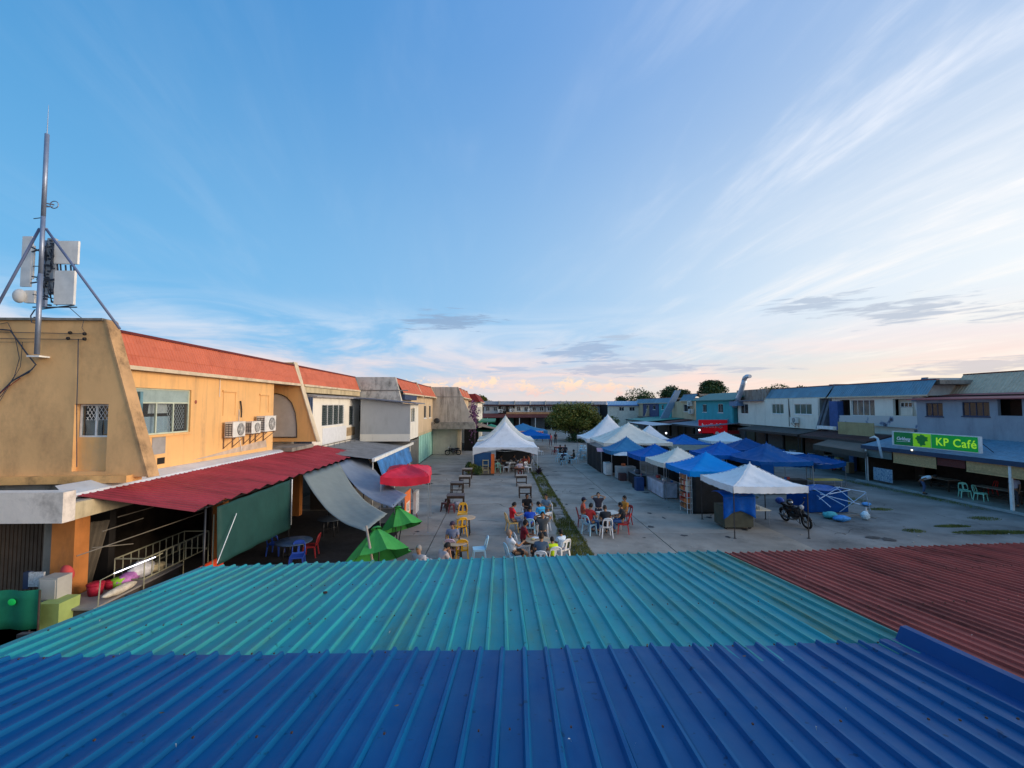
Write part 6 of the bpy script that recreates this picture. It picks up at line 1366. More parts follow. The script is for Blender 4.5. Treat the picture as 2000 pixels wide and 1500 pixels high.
g.build('leaf_emblem', mat('emblem_green', (.02, .22, .04), .5), KS)
g = MB()
for y in (sy0 + .3, (sy0 + sy1) / 2, sy1 - .3): g.tube([(26.95, y, 3.7), (27.9, y, 2.95)], .02, 5)
g.build('brace', DARKM, KS)
FL_ = thing('flood_pipe', 'pale blue pipe post with a lamp head leaning above the cafe roof corner', 'lamp post', (26.4, 31, 2)); q0, q1 = aX(1714, 856, 26.4), aX(1723, 895, 26.4); g = MB(); g.tube([q0, q1], .075, 8); g.build('pipe', mat('pale_blue_pipe', (.35, .45, .52), .5), FL_)
g = MB(); g.tube([q0, q0 + Vector((0, .25, .08)), q0 + Vector((-.1, .55, -.02))], [.06, .09, .03], 8); g.build('lamp_head', WHITEM, FL_)
PS = thing('cafe_poster', 'blue and white patterned poster board at the left end of the cafe', 'poster', (27, 31, 0)); ya, yb = Yx(1737, 27.05), Yx(1701, 27.05); g = MB(); g.box(27.03, 27.08, ya, yb, .25, 1.15); g.build('board', banner_mat('poster_pattern', (.34, .42, .50), (.06, .14, .30), (.5, .55, .6), 5, .5), PS)
for i, (px, py, cl, lb) in enumerate(((1885, 972, 'green', 'pale green plastic chair, left of the pair in the cafe'), (1916, 978, 'green', 'pale green plastic chair, right of the pair in the cafe'), (1907, 966, 'red', 'red plastic chair behind the two pale green cafe chairs'))):
    c_ = aZ(px, py, .09); chair(lb, (c_.x + (.9 if i == 2 else 0), c_.y, .09), [2.6, 3.5, 1.2][i], cl, 'chairs in the cafe')
for i, (x, y, lb) in enumerate(((28.7, 25.0, 'long wooden cafe table behind the green chairs'), (29, 28.6, 'wooden cafe table behind the bending person'))):
    plank_table(lb, (x, y, .09), .8, 2.0, .74, 0, group='cafe tables')
# small lit bulbs
for i, (px, py, X_, e, lb) in enumerate(((1781, 879, 26.75, 3, 'small lit bulb under the green sign'), (1762, 885, 27.4, 1.2, 'dim orange bulb behind the bamboo blind'))):
    p = aX(px, py, X_); T = thing('light_bulb', lb, 'lamp', p); g = MB(); g.ell(p, (.05, .05, .05), 8, 6); g.build('bulb', mat('lit_bulb_%d' % i, (1, .8, .5) if i == 0 else (1, .25, .05), .5, emit=e), T)
for i, (px, py, Yc, e, lb) in enumerate(((1241, 838, 50, 3.0, 'round warm lit bulb behind the white marquees'), (1301, 846, 52, 2.5, 'cool lit bulb right of the small white marquee'), (1361, 850, 50, 2.5, 'cool lit bulb left below the red sign'), (1366, 840, 52, 2.0, 'white lit lamp box at the corner of the red sign'))):
    p = aY(px, py, Yc); T = thing('light_bulb', lb, 'lamp', p); g = MB(); s_ = .15 if i == 0 else .11; g.ell(p, (s_, s_, s_), 10, 8); g.build('bulb', mat('lit_lamp_%d' % (i == 0), (1, .78, .45) if i == 0 else (.9, .93, 1), .5, emit=e), T)

# ================================================================== MARKET CANOPIES
CW = mat('white_canvas', (.66, .68, .71), .55, var=.05, scale=1.2, stain=(.42, .43, .42), stain_amt=.45, stain_scale=(1, 1, 1)); CWY = mat('aged_white_canvas', (.58, .57, .50), .6, var=.07, scale=1.2, stain=(.36, .34, .28), stain_amt=.5, stain_scale=(1, 1, 1))
CB = mat('bright_blue_canvas', (.001, .19, .52), .6, spec=.1, var=.08, scale=1.5); CN = mat('navy_blue_canvas', (.002, .055, .20), .6, spec=.08, var=.12, scale=1.5, stain=(.03, .08, .22), stain_amt=.4); CS = mat('steel_blue_canvas', (.03, .15, .30), .6, spec=.1, var=.1)
GC = 'market canopies on the right of the square'
canopy('nearest white pop-up canopy, beside the parked motorbike', (11.5, 20.15, 0), 3.2, 3.2, 2.18, 2.98, CW, -.02, group=GC, sag=.05, seed=1, legm=DARKM)
canopy('bright blue pop-up canopy behind the nearest white one', (11.45, 24.4, 0), 3.3, 3.3, 2.2, 3.05, CB, .0, group=GC, sag=.05, seed=2)
canopy('aged white pop-up canopy behind the bright blue one', (11.3, 27.9, 0), 3.1, 3.1, 2.15, 2.98, CWY, .02, group=GC, sag=.05, seed=3)
canopy('royal blue pop-up canopy behind the aged white one', (11.0, 31.2, 0), 3.1, 3.1, 2.15, 2.90, mat('royal_blue_canvas', (.002, .085, .33), .6, spec=.08, var=.1), .0, group=GC, sag=.05, seed=4)
canopy('steel blue small canopy in front of the wide white marquee', (10.05, 35.0, 0), 3.3, 3.1, 2.15, 3.15, CS, .02, group=GC, sag=.08, seed=5)
canopy('wide white marquee behind the steel blue canopy', (11.7, 40.0, 0), 5.9, 5.6, 2.45, 4.05, CWY, .0, val=.3, group=GC, power=1.3, sag=.1, seed=6, arch=.5)
canopy('tall pointed white marquee, farthest left of the market', (11.4, 46.5, 0), 5.6, 5.6, 2.3, 4.7, CW, .0, val=.4, group=GC, power=1.75, sag=.05, seed=7, arch=.6)
canopy('small white peaked canopy behind the wide marquee', (15.6, 45.8, 0), 3.1, 3.1, 2.2, 3.6, CW, .0, val=.35, group=GC, power=1.3, seed=8, arch=.5)
canopy('blue canopy standing before the grey-blue awning', (17.2, 41.0, 0), 3.6, 3.3, 2.15, 2.95, mat('mid_blue_canvas', (.003, .10, .34), .6, spec=.08, var=.1), .03, group=GC, sag=.05, seed=9)
canopy('small pale blue-white canopy standing before the red sign', (22.6, 44.0, 0), 4.0, 3.4, 2.15, 3.0, mat('pale_blue_canvas', (.50, .60, .72), .5, var=.06), -.1, group=GC, sag=.06, seed=10)
canopy('navy canopy behind the large navy canopy, middle of three', (16.2, 32.2, 0), 3.2, 3.1, 2.15, 3.0, mat('royal_blue_canvas', 0), .05, group=GC, sag=.06, seed=11)
canopy('navy canopy behind and right of the pale blue-white one', (20.4, 36.2, 0), 4.4, 3.3, 2.1, 2.95, CN, -.05, group=GC, sag=.08, seed=12)
canopy('large navy blue canopy with faded right flap, nearest of the navy ones', (17.9, 29.3, 0), 3.5, 3.9, 2.1, 3.15, mat('faded_navy_canvas', (.006, .075, .24), .6, spec=.08, var=.2, scale=.6, stain=(.10, .16, .28), stain_amt=.6, stain_scale=(.8, .5, 1)), .03, group=GC, sag=.08, seed=13, power=1.4)
canopy('crumpled navy canopy at the right end beside the brown awning', (22.2, 31.4, 0), 3.2, 3.0, 1.7, 2.15, CN, .15, group=GC, sag=.3, seed=14, power=.8)
quadcloth('slack_tarp', 'slack navy tarpaulin strung between the navy canopies and the brown awning', 'tarpaulin', (Vector((19.8, 30.3, 2.2)), Vector((21.9, 30, 1.95)), Vector((21.8, 28.4, 1.7)), Vector((19.8, 28.4, 1.95))), CN, sag=.15)
quadcloth('slack_tarp', 'pale blue tarpaulin heap between the navy canopies', 'tarpaulin', (Vector((20.8, 33.4, 2.2)), Vector((23, 33, 2.0)), Vector((22.8, 31.8, 1.9)), Vector((20.8, 31.9, 2.1))), mat('pale_tarp', (.35, .48, .62), .5, var=.2), sag=.25)
quadcloth('slack_tarp', 'grey-green net roof between the blue canopies', 'tarpaulin', (Vector((14.2, 37.8, 2.25)), Vector((18.6, 37.6, 2.2)), Vector((18.4, 34.6, 2.1)), Vector((14.0, 34.8, 2.05))), mat('net_green', (.10, .13, .12), .8, var=.2), sag=.15)
# dark interior partitions, counters and goods of the stalls
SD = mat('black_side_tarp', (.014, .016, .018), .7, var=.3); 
def stallbox(name, label, x0, x1, y0, y1, z0, z1, m, cat='partition', group=None):
    t = thing(name, label, cat, ((x0 + x1) / 2, (y0 + y1) / 2, 0), group); g = MB(); g.box(x0, x1, y0, y1, z0, z1); g.build('panel', m, t); return t
def sidetarp(label, x0, x1, y0, y1, z1=2.0, z0=.03, m=None):
    a, b2, c, d_ = Vector((x0, y0, z1)), Vector((x1, y1, z1)), Vector((x1, y1, z0)), Vector((x0, y0, z0)); return quadcloth('side_tarp', label, 'side sheet', (a, b2, c, d_), m or SD, ribs=2.5)
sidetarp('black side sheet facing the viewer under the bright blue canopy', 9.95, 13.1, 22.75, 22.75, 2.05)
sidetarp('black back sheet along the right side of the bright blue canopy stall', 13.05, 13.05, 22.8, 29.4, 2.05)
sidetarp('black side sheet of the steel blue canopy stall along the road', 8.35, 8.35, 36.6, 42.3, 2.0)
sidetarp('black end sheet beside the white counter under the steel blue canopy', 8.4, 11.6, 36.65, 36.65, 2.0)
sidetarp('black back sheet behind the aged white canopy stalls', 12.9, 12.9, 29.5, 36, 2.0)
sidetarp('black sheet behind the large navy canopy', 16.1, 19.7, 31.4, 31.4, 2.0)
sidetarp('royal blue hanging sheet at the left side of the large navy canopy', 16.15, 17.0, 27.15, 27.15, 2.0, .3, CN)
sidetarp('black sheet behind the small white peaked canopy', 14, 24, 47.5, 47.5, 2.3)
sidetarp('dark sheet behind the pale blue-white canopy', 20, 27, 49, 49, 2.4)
# blue tarp covering under nearest canopy
bt0 = aY(1400, 968, 19.6); 
TB_ = thing('covered_cart', 'olive cart covered with a bright blue tarp under the nearest white canopy', 'cart', (10.9, 20, 0)); a, b2 = aZ(1402, 1022), aZ(1465, 1019)
g = MB(); g.box(10.15, 11.45, 19.9, 20.9, .10, 1.0); g.build('body', mat('olive_cart', (.06, .062, .045), .7, var=.2), TB_)
for x in (10.25, 11.35): g = MB(); g.tube([(x, 20.0, .08), (x, 20.08, .08)], .08, 12); g.build('wheel', BLACK, TB_)
def tarpf(u, v):
    if v < .5: q = v * 2; return Vector((10.08 + 1.44 * u, 21.0 - 1.15 * q, 1.50 + .06 * math.sin(u * 7) + .10 * math.sin(PI * q)))
    q = (v - .5) * 2; return Vector((10.06 + 1.48 * u, 19.83 - .04 * math.sin(u * 16) * q, 1.50 - q * (.62 + .40 * abs(u * 2 - 1) ** 1.2 - .0) + .02 * math.sin(u * 9)))
TBM = mat('bright_blue_tarp', (.001, .075, .36), .45, spec=.1, var=.25, scale=4, coat=.2)
g = MB(); g.grid(tarpf, 24, 16); g.build('tarp', TBM, TB_, solid=.004)
# shelf with snacks
SH = thing('snack_rack', 'rack of orange and brown snack packs at the corner of the bright blue canopy', 'rack', (9.85, 23.1, 0))
g = MB()
for y in (22.85, 23.75): g.tube([(9.7, y, 0), (9.7, y, 2.0)], .018, 5); g.tube([(9.95, y, 0), (9.95, y, 2.0)], .018, 5)
for k in range(6): g.box(9.68, 9.97, 22.83, 23.77, .22 + k * .3, .235 + k * .3)
g.build('frame', WHITEM, SH)
PK = [mat('pack_orange', (.50, .16, .04), .5), mat('pack_brown', (.24, .10, .05), .5), mat('pack_cream', (.50, .40, .30), .5), mat('pack_red', (.40, .05, .03), .5)]
for k in range(6):
    for j in range(5): z = .24 + k * .3; y = 22.88 + j * .17; g = MB(); g.box(9.66, 9.9, y, y + .13, z, z + R.uniform(.13, .24)); g.build('snack_pack', R.choice(PK), SH)
# folding tables and counters
def ftable(label, x0, x1, y0, y1, h, m, skirt=None, group='market tables'):
    t = thing('folding_table', label, 'table', ((x0 + x1) / 2, (y0 + y1) / 2, 0), group); g = MB(); g.box(x0, x1, y0, y1, h - .04, h); g.build('tabletop', m, t)
    for x in (x0 + .06, x1 - .06):
        for y in (y0 + .06, y1 - .06): g = MB(); g.tube([(x, y, 0), (x, y, h - .04)], .014, 5); g.build('leg', STEEL, t)
    if skirt: g = MB(); g.box(x0 - .012, x0 - .004, y0, y1, .08, h - .03); g.box(x0, x1, y0 - .012, y0 - .004, .08, h - .03); g.build('table_skirt', skirt, t)
    return t
CRM = mat('cream_top', (.50, .47, .38), .6, var=.1)
ftable('cream folding table between the covered cart and the motorbike', 11.75, 12.6, 20.4, 22.2, .74, CRM)
ftable('table with a faded white printed skirt under the aged white canopy', 9.75, 10.6, 26.4, 29.2, .95, mat('pinkish_top', (.35, .25, .25), .6, var=.3, scale=6), mat('faded_skirt', (.36, .38, .44), .7, var=.3, scale=2.5))
ftable('dark table with pots by the road under the royal blue canopy', 9.4, 10.2, 30.2, 32.3, .8, mat('grey_top', (.2, .2, .21), .6, var=.4, scale=8), SD)
ftable('pale grey counter standing out from the steel blue canopy', 8.9, 10.3, 33.4, 34.2, .95, mat('pale_counter', (.42, .44, .44), .5), mat('pale_panel2', (.30, .33, .33), .6, var=.15))
ftable('white counter side by the black end sheet', 8.45, 8.95, 35.2, 36.2, 1.0, WHITEM, WHITEM)
ftable('yellow topped folding table right of the large navy canopy', 20.3, 22.2, 28.2, 28.9, .78, mat('yellow_top', (.42, .32, .07), .6))
ftable('dark counter inside the large navy canopy stall', 17.2, 19.4, 27.6, 28.3, .9, mat('dark_counter', (.05, .05, .05), .6), SD)
for i, (x, y, s, c, lb) in enumerate(((9.7, 31.0, .22, (.05, .05, .06), 'round dark cooking pot on the table by the road'), (9.8, 31.7, .17, (.30, .30, .32), 'steel pot on the table by the road'), (9.5, 34.0, .16, (.4, .12, .05), 'orange tub on the pale grey counter'), (10.1, 27.1, .14, (.5, .45, .4), 'cream tub on the skirted table'), (10.2, 28.4, .14, (.45, .06, .05), 'red tub on the skirted table'))):
    T = thing('pot', lb, 'pot', (x, y, .95 if y < 30 or y > 33 else .8), None, 0, world=False); g = MB(); g.lathe([(s * .85, 0), (s, s * .3), (s, s * 1.1), (s * .8, s * 1.2), (.001, s * 1.25)], 14); g.build('bowl', mat('pot_%d' % i, c, .4, var=.1), T, local=True)
for i, (x, y) in enumerate(((9.2, 29.2), (9.3, 30.0), (9.15, 33.0))): stallbox('gas_bin', ['blue barrel beside the dark stall table', 'black bin beside the blue barrel', 'dark crate at the foot of the pale counter'][i], x - .25, x + .25, y - .25, y + .25, 0, .85 - .15 * i, [mat('barrel_blue', (.02, .05, .14), .5), SD, mat('crate_dark', (.08, .04, .04), .7)][i], 'bin')
# pink and white bunting sheets under the steel blue canopy
for i, (x0, x1, y, z, c, lb) in enumerate(((7.9, 9.2, 36.2, 2.12, (.55, .32, .38), 'pink cloth hung at the left corner of the steel blue canopy'), (8.6, 10.8, 33.6, 2.10, (.5, .55, .58), 'white ruffled cloth hung below the steel blue canopy'), (10.2, 11.6, 31.6, 2.10, (.55, .32, .38), 'pink cloth hung beside the royal blue canopy'))):
    quadcloth('hanging_cloth', lb, 'cloth', (Vector((x0, y, z)), Vector((x1, y - .5, z - .05)), Vector((x1, y - .9, z - .28)), Vector((x0, y - .4, z - .26))), mat('ruffle_%d' % i, c, .8, var=.15), sag=.05, ribs=3)
# ---- collapsed gazebo frame round the blue covered heap
CG = thing('blue_covered_stall', 'low stall wrapped in blue tarpaulin', 'stall', (17.2, 23.6, 0)); c0, c1, c2 = aZ(1603, 990), aZ(1652, 1004), aZ(1678, 990)
x0, x1, y0, y1 = 16.1, 18.25, 22.9, 24.6
def bf(u, v):
    P = [(x0, y1), (x0, y0), (x1, y0), (x1, y1), (x0, y1)]; k = min(3, int(u * 4)); q = u * 4 - k; a, b3 = P[k], P[k + 1]
    return Vector((a[0] + (b3[0] - a[0]) * q + .03 * math.sin(u * 40) * (1 - v), a[1] + (b3[1] - a[1]) * q + .03 * math.cos(u * 37) * (1 - v), .02 + (1.12 + .05 * math.sin(u * 12)) * v))
BH = mat('dark_blue_tarp', (.001, .045, .19), .5, spec=.1, var=.2, scale=2.5)
g = MB(); g.grid(bf, 48, 6); g.build('side_cover', BH, CG); g = MB(); g.grid(lambda u, v: Vector((x0 + (x1 - x0) * u, y0 + (y1 - y0) * v, 1.14 - .08 * math.sin(PI * u) * math.sin(PI * v) + .03 * math.sin(u * 9 + v * 7))), 16, 12); g.build('top_cover', mat('top_blue_tarp', (.003, .075, .27), .5, spec=.12, var=.25, scale=3), CG)
CGF = thing('collapsed_frame', 'collapsed pale canopy frame of crossed bars around the blue wrapped stall', 'canopy frame', (17.3, 23.6, 0)); WB_ = mat('pale_blue_bar', (.36, .46, .58), .5)
bars = (((1573, 948), .9, (1622, 990), .9), ((1578, 985), .1, (1632, 951), 1.3), ((1632, 951), 1.35, (1690, 961), 1.2), ((1690, 961), 1.2, (1700, 998), .02), ((1602, 965), 1.2, (1680, 985), .9), ((1590, 955), 1.3, (1650, 988), .9), ((1640, 1000), .05, (1692, 962), 1.2), ((1592, 946), 1.35, (1560, 985), .1), ((1620, 965), 1.25, (1660, 957), 1.3), ((1600, 975), .9, (1640, 951), 1.3), ((1632, 951), 1.3, (1668, 980), 1.0))
for (a, za, b2, zb) in bars: g = MB(); g.tube([aZ(*a, za), aZ(*b2, zb)], .02, 5); g.build('bar', WB_, CGF)
for i, (px, py, r, c, lb) in enumerate(((1622, 1012, (.35, .3, .16), (.06, .32, .34), 'teal crumpled tarp on the ground by the wrapped stall'), (1644, 1018, (.40, .24, .14), (.05, .22, .50), 'blue crumpled sheet on the ground by the wrapped stall'), (1690, 1015, (.2, .18, .2), (.45, .55, .62), 'pale plastic bag on the ground right of the wrapped stall'), (1692, 988, (.25, .2, .1), (.08, .25, .5), 'small blue sheet behind the pale plastic bag'), (1612, 999, (.3, .15, .08), (.5, .25, .22), 'pinkish rag at the foot of the wrapped stall'))):
    p = aZ(px, py); sack('rag', lb, 'rag', p, r, mat('rag_%d' % i, c, .6, var=.35, scale=6), i)
for i, (a, b2) in enumerate((((1600, 1003), (1690, 1011)), ((1640, 1006), (1700, 1006)), ((1660, 1000), (1712, 1012)))):
    T = thing('wood_batten', ['long', 'short', 'thin'][i] + ' wooden batten lying on the ground by the wrapped stall', 'batten', aZ(*a)); g = MB(); g.tube([aZ(*a, .03), aZ(*b2, .03)], .022, 5); g.build('batten', WOODW, T)
T = thing('traffic_cone', 'small white and orange cone beside the pale plastic bag', 'cone', aZ(1692, 1008)); p = aZ(1692, 1008); g = MB(); g.lathe([(.14, 0), (.14, .03), (.09, .03), (.025, .45), (.001, .46)], 12, Matrix.Translation(p)); g.build('cone', mat('cone_pale', (.55, .45, .40), .5, var=.3), T)
b_ = motorbike('black motorbike with a blue box and helmet parked beside the nearest white canopy', (13.9, 20.6, 0), PI + .06, sc=1.12)
Hb = thing('helmet', 'black and silver helmet on the parked black motorbike seat', 'helmet', (13.72, 20.75, .95)); g = MB(); g.ell((13.72, 20.75, 1.03), (.14, .16, .15), 14, 10); g.build('shell', BLACK, Hb); g = MB(); g.ell((13.70, 20.68, 1.04), (.11, .12, .08), 12, 8); g.build('visor', mat('visor', (.3, .32, .34), .2, metal=.5), Hb)
g = MB(); g.ell((0, -.78, .86), (.17, .2, .15), 12, 8); g.build('top_box', mat('box_blue', (.02, .06, .25), .35), b_, local=True)

# ================================================================== CENTRE: white marquees with plants
canopy('white pagoda marquee with arched valance in the middle of the square', (.45, 39.2, 0), 5.35, 5.4, 2.15, 4.22, CW, -.01, val=.62, power=1.75, arch=.75, seed=21, group='white marquees in the middle', legm=WHITEM)
canopy('second white pagoda marquee right behind the first one', (.55, 45.5, 0), 5.5, 5.4, 2.25, 4.62, CWY, .0, val=.55, power=1.8, arch=.7, seed=22, group='white marquees in the middle', legm=WHITEM)
sidetarp('navy side sheet at the left front of the white pagoda marquee', -2.15, -.72, 36.62, 36.62, 1.75, .55, mat('navy_side', (.02, .07, .17), .6))
sidetarp('dark grey sheet hanging inside the white pagoda marquee', -.4, 2.9, 41.2, 41.2, 1.9, .2, mat('charcoal_sheet', (.03, .033, .038), .8))
stallbox('standing_banner', 'orange upright panel at the front of the white pagoda marquee', -.75, -.47, 36.55, 36.68, .0, 1.6, mat('orange_panel', (.62, .13, .03), .6), 'panel')
CT = thing('clothes_rack', 'pale wooden rack beside the orange panel', 'rack', (-1.2, 36.4, 0)); g = MB()
for x in (-1.42, -.98):
    g.tube([(x, 36.3, 0), (x, 36.3, 1.15)], .02, 5); g.tube([(x, 36.6, 0), (x, 36.6, 1.15)], .02, 5)
for z in (.3, .7, 1.1): g.box(-1.42, -.98, 36.3, 36.6, z, z + .02)
g.build('rack', mat('pale_rack', (.42, .36, .20), .7), CT)
CRO = mat('croton_leaf', (.13, .13, .02), .6, var=.6, scale=6)
for i, (x, y, r, h, m, lb) in enumerate(((-2.2, 36.2, .45, .85, CRO, 'yellow-green croton plant at the left front of the white marquee'), (-1.75, 36.0, .4, .7, LEAF[1], 'green leafy plant beside the croton'), (-2.6, 36.8, .35, .9, LEAF[0], 'dark leafy plant at the marquee left post'))): bush('plant', lb, 'plant', (x, y, 0), r, h, 260, m, i, .11, upright=True)
bush('spiky_plant', 'dark purple spiky plant at the right front corner of the white marquee', 'plant', (3.15, 36.4, 0), .75, .8, 46, mat('purple_leaf', (.05, .03, .04), .6), 8, .13, spine=True)
g = MB(); g.box(-2.7, -.5, 35.7, 36.25, 0, .05); tag(g.build('planter_bed', mat('planter_soil', (.05, .04, .03), .9, var=.4)), 'narrow soil bed holding the plants before the white marquee', 'planter')
for i, (x, y, cl) in enumerate(((-.2, 37.2, 'green'), (.55, 37.4, 'white'), (1.5, 38.2, 'white'), (2.35, 37.2, 'white'), (.2, 39.5, 'white'), (1.9, 39.8, 'white'))):
    chair(['pale green chair beside the orange panel', 'white chair in the left half of the marquee front', 'white chair in the marquee centre', 'white chair beside the right front post of the marquee', 'white chair at the dim back left of the marquee', 'white chair at the dim back right of the marquee'][i], (x, y, 0), i * 1.3, cl, 'chairs under the white marquee')
for i, (x, y) in enumerate(((.9, 38.0), (2.0, 38.8), (-.6, 39.5))): plank_table(['table with white top under the marquee front', 'table under the right side of the marquee', 'table under the left side of the marquee'][i], (x, y, 0), .8, .8, .74, 0, topm=WHITEM, group='tables under the white marquee')
# rows of low wooden tables
for i, (px, py, w, lb, m) in enumerate(((912, 938, .78, 'farthest wooden table of the left row, nearest the marquee', WOODW), (907, 955, .78, 'second wooden table from the marquee in the left row', WOODW), (892, 969, .82, 'third wooden table from the marquee in the left row', mat('grey_wood', (.16, .14, .13), .8, var=.2)),
        (889, 998, .95, 'wide dark wooden table nearest the viewer in the left row, with stools', mat('purple_brown_wood', (.12, .095, .09), .8, var=.2)), (1015, 936, .78, 'reddish wooden table with a person behind it, by the marquee', mat('reddish_wood', (.28, .09, .05), .7, var=.2)),
        (1019, 953, .78, 'middle wooden table of the right row', WOODW), (1026, 976, .80, 'nearest wooden table of the right row', WOODW))):
    p = aZ(px, py - 3); plank_table(lb, (p.x, p.y + .3, 0), w, .72, .74, R.uniform(-.04, .04), topm=m)
for i, (px, py, c) in enumerate(((867, 998, (.05, .015, .015)), (882, 1001, (.16, .04, .04)), (905, 998, (.035, .015, .02)), (874, 990, (.05, .02, .02)), (901, 950, (.06, .05, .06)))):
    p = aZ(px, py); stool(['leftmost dark stool at the wide dark table', 'reddish brown stool in front of the wide dark table', 'rightmost dark stool at the wide dark table', 'dark stool tucked left behind the wide dark table', 'dark grey stool beside the second table'][i], (p.x, p.y, 0), c)
g = MB(); p = aZ(893, 995); tag(sack('bundle', 'pale bundle on the ground under the wide dark table', 'bundle', (p.x, p.y, 0), (.18, .15, .22), mat('bundle', (.30, .28, .30), .8, var=.5, scale=8), 4))
# round pale tables
t1, t2 = aZ(909, 1010, .74), aZ(890, 1058, .74)
round_table('farther round pale-topped table with yellow chairs', (t1.x, t1.y, 0), .44, WOODT, DARKM, group='round pale tables'); round_table('nearer round pale-topped table by the turquoise roof edge', (t2.x, t2.y, 0), .46, WOODT, DARKM, group='round pale tables')
for dx, dy, lb in ((.12, .05, 'small brown bottle on the nearer round table, right'), (-.16, .1, 'small brown bottle on the nearer round table, left')):
    T = thing('sauce_bottle', lb, 'bottle', (t2.x + dx, t2.y + dy, .74), None, 0, world=False); g = MB(); g.lathe([(.03, 0), (.03, .1), (.012, .14), (.012, .17)], 8); g.build('bottle', mat('bottle_brown', (.05, .02, .01), .3), T, local=True)
for (px, py, rot, cl, lb) in ((903, 1020, PI, 'yellow', 'yellow plastic chair behind the farther round table'), (899, 1047, .4, 'yellow', 'yellow plastic chair with holes in its back between the two round tables'), (935, 1100, PI / 2 + .15, 'lightblue', 'pale blue plastic chair right of the nearer round table'), (901, 1101, .1, 'yellow', 'yellow plastic chair at the roof edge before the nearer round table'), (882, 1100, -.2, 'pink', 'pale pink plastic chair at the roof edge left of the yellow one')):
    p = aZ(px, py); chair(lb, (p.x, p.y + (.25 if py > 1090 else 0), 0), rot, cl)

# goods stacked in the dim shop fronts of the right row
rr = random.Random(44); GM = [mat('box_%d' % i, c, .7, var=.2, scale=4) for i, c in enumerate(((.30, .20, .12), (.05, .12, .28), (.35, .06, .05), (.40, .40, .38), (.08, .20, .12), (.25, .22, .05)))]
BN_ = ['brown', 'navy', 'red', 'pale grey', 'green', 'olive yellow']
for i in range(34):
    y = rr.uniform(33.5, 66); x = 30.3 - rr.uniform(0, 1.3); w, d_, h = rr.uniform(.25, .6), rr.uniform(.25, .6), rr.uniform(.3, 1.3)
    t = thing('goods_box', '%s box with %s lid under the right row awnings' % (BN_[i % 6], BN_[(i // 6 + i) % 6]), 'box', (x, y, 0), 'boxes in the awning shade of the right row', rr.uniform(-.2, .2), world=False)
    g = MB(); g.box(-w / 2, w / 2, -d_ / 2, d_ / 2, 0, h); g.build('body', GM[i % 6], t, local=True); g = MB(); g.box(-w / 2 - .015, w / 2 + .015, -d_ / 2 - .015, d_ / 2 + .015, h, h + .04); g.build('lid', GM[(i // 6 + i) % 6], t, local=True)
for i, (x, y, z, lb) in enumerate(((11.0, 26.2, .95, 'first'), (10.4, 30.9, .8, 'second'))): pass
PC_ = ['brown', 'navy', 'red', 'pale grey']
for i in range(16):
    x, y, z = [(9.9 + rr.uniform(0, .5), rr.uniform(26.5, 29.1), .95), (9.5 + rr.uniform(0, .5), rr.uniform(30.3, 32.2), .8), (17.4 + rr.uniform(0, 1.8), 27.9, .9), (11.9 + rr.uniform(0, .6), rr.uniform(20.6, 22), .74)][i % 4]
    t = thing('market_goods', PC_[i // 4] + ' ' + ['small packet on the skirted market table', 'small packet on the dark table by the road', 'small packet on the dark counter of the navy canopy stall', 'small packet on the cream folding table'][i % 4], 'packet', (x, y, z), ['packets on the skirted table', 'packets on the dark table', 'packets on the dark counter', 'packets on the cream table'][i % 4], rr.uniform(0, 3), world=False)
    g = MB(); s_ = rr.uniform(.05, .11); g.box(-s_, s_, -s_ * .7, s_ * .7, 0, s_ * 1.5); g.build('packet', GM[i // 4], t, local=True)
for T, xr, ya, yb in ((R1, 44, 17, 32), (R2, 40, Yx(1806), Yx(1622)), (R3, 40, Yx(1614), Yx(1499)), (R4, 40, Yx(1497), Yx(1441)), (R5, 40, Yx(1440), Yx(1357)), (R6, 40, Yx(1356), Yx(1312)), (R7, 40, Yx(1311), Yx(1241))):
    g = MB(); g.box(xr - .2, xr, ya + .02, yb - .02, 0, 7.0); g.build('rear_wall', CONCD, T)
g = MB(); g.box(30.5, 43.8, 16.8, 17.0, 0, 6.4); g.box(33.5, 43.8, 17.0, 17.2, 6.4, 7.8); g.build('gable_wall', BGW, R1)
# ================================================================== PEOPLE
SKIN = [mat('skin_tan', (.30, .155, .085), .6, var=.05), mat('skin_brown', (.20, .10, .055), .6, var=.05), mat('skin_light', (.42, .24, .15), .6, var=.05)]
HAIRS = {'black': mat('hair_black', (.010, .009, .009), .6), 'grey': mat('hair_grey', (.20, .19, .18), .8, var=.2, scale=30), 'darkbrown': mat('hair_brown', (.03, .018, .012), .6)}
PENDING = []
def skin_obj(name, chains, m, parent, sub=1):
    """chains: list of (points, radii, links) - links are index pairs"""
    vs, es, rs, roots = [], [], [], []
    for pts, rad, links in chains:
        o = len(vs); vs += [tuple(p) for p in pts]; rs += rad; es += [(a + o, b + o) for a, b in links]; roots.append(o)
    me = bpy.data.meshes.new(name); me.from_pydata(vs, es, []); me.materials.append(m)
    o = bpy.data.objects.new(name, me); COL.objects.link(o); o.parent = parent
    md = o.modifiers.new('skin', 'SKIN'); md.use_smooth_shade = True
    ly = me.skin_vertices[0] if me.skin_vertices else None
    if ly is None:
        return o
    for i, r in enumerate(rs):
        d = ly.data[i]; d.radius = r if isinstance(r, tuple) else (r, r); d.use_root = i in roots
    sb = o.modifiers.new('sub', 'SUBSURF'); sb.levels = sb.render_levels = sub
    PENDING.append(o); return o
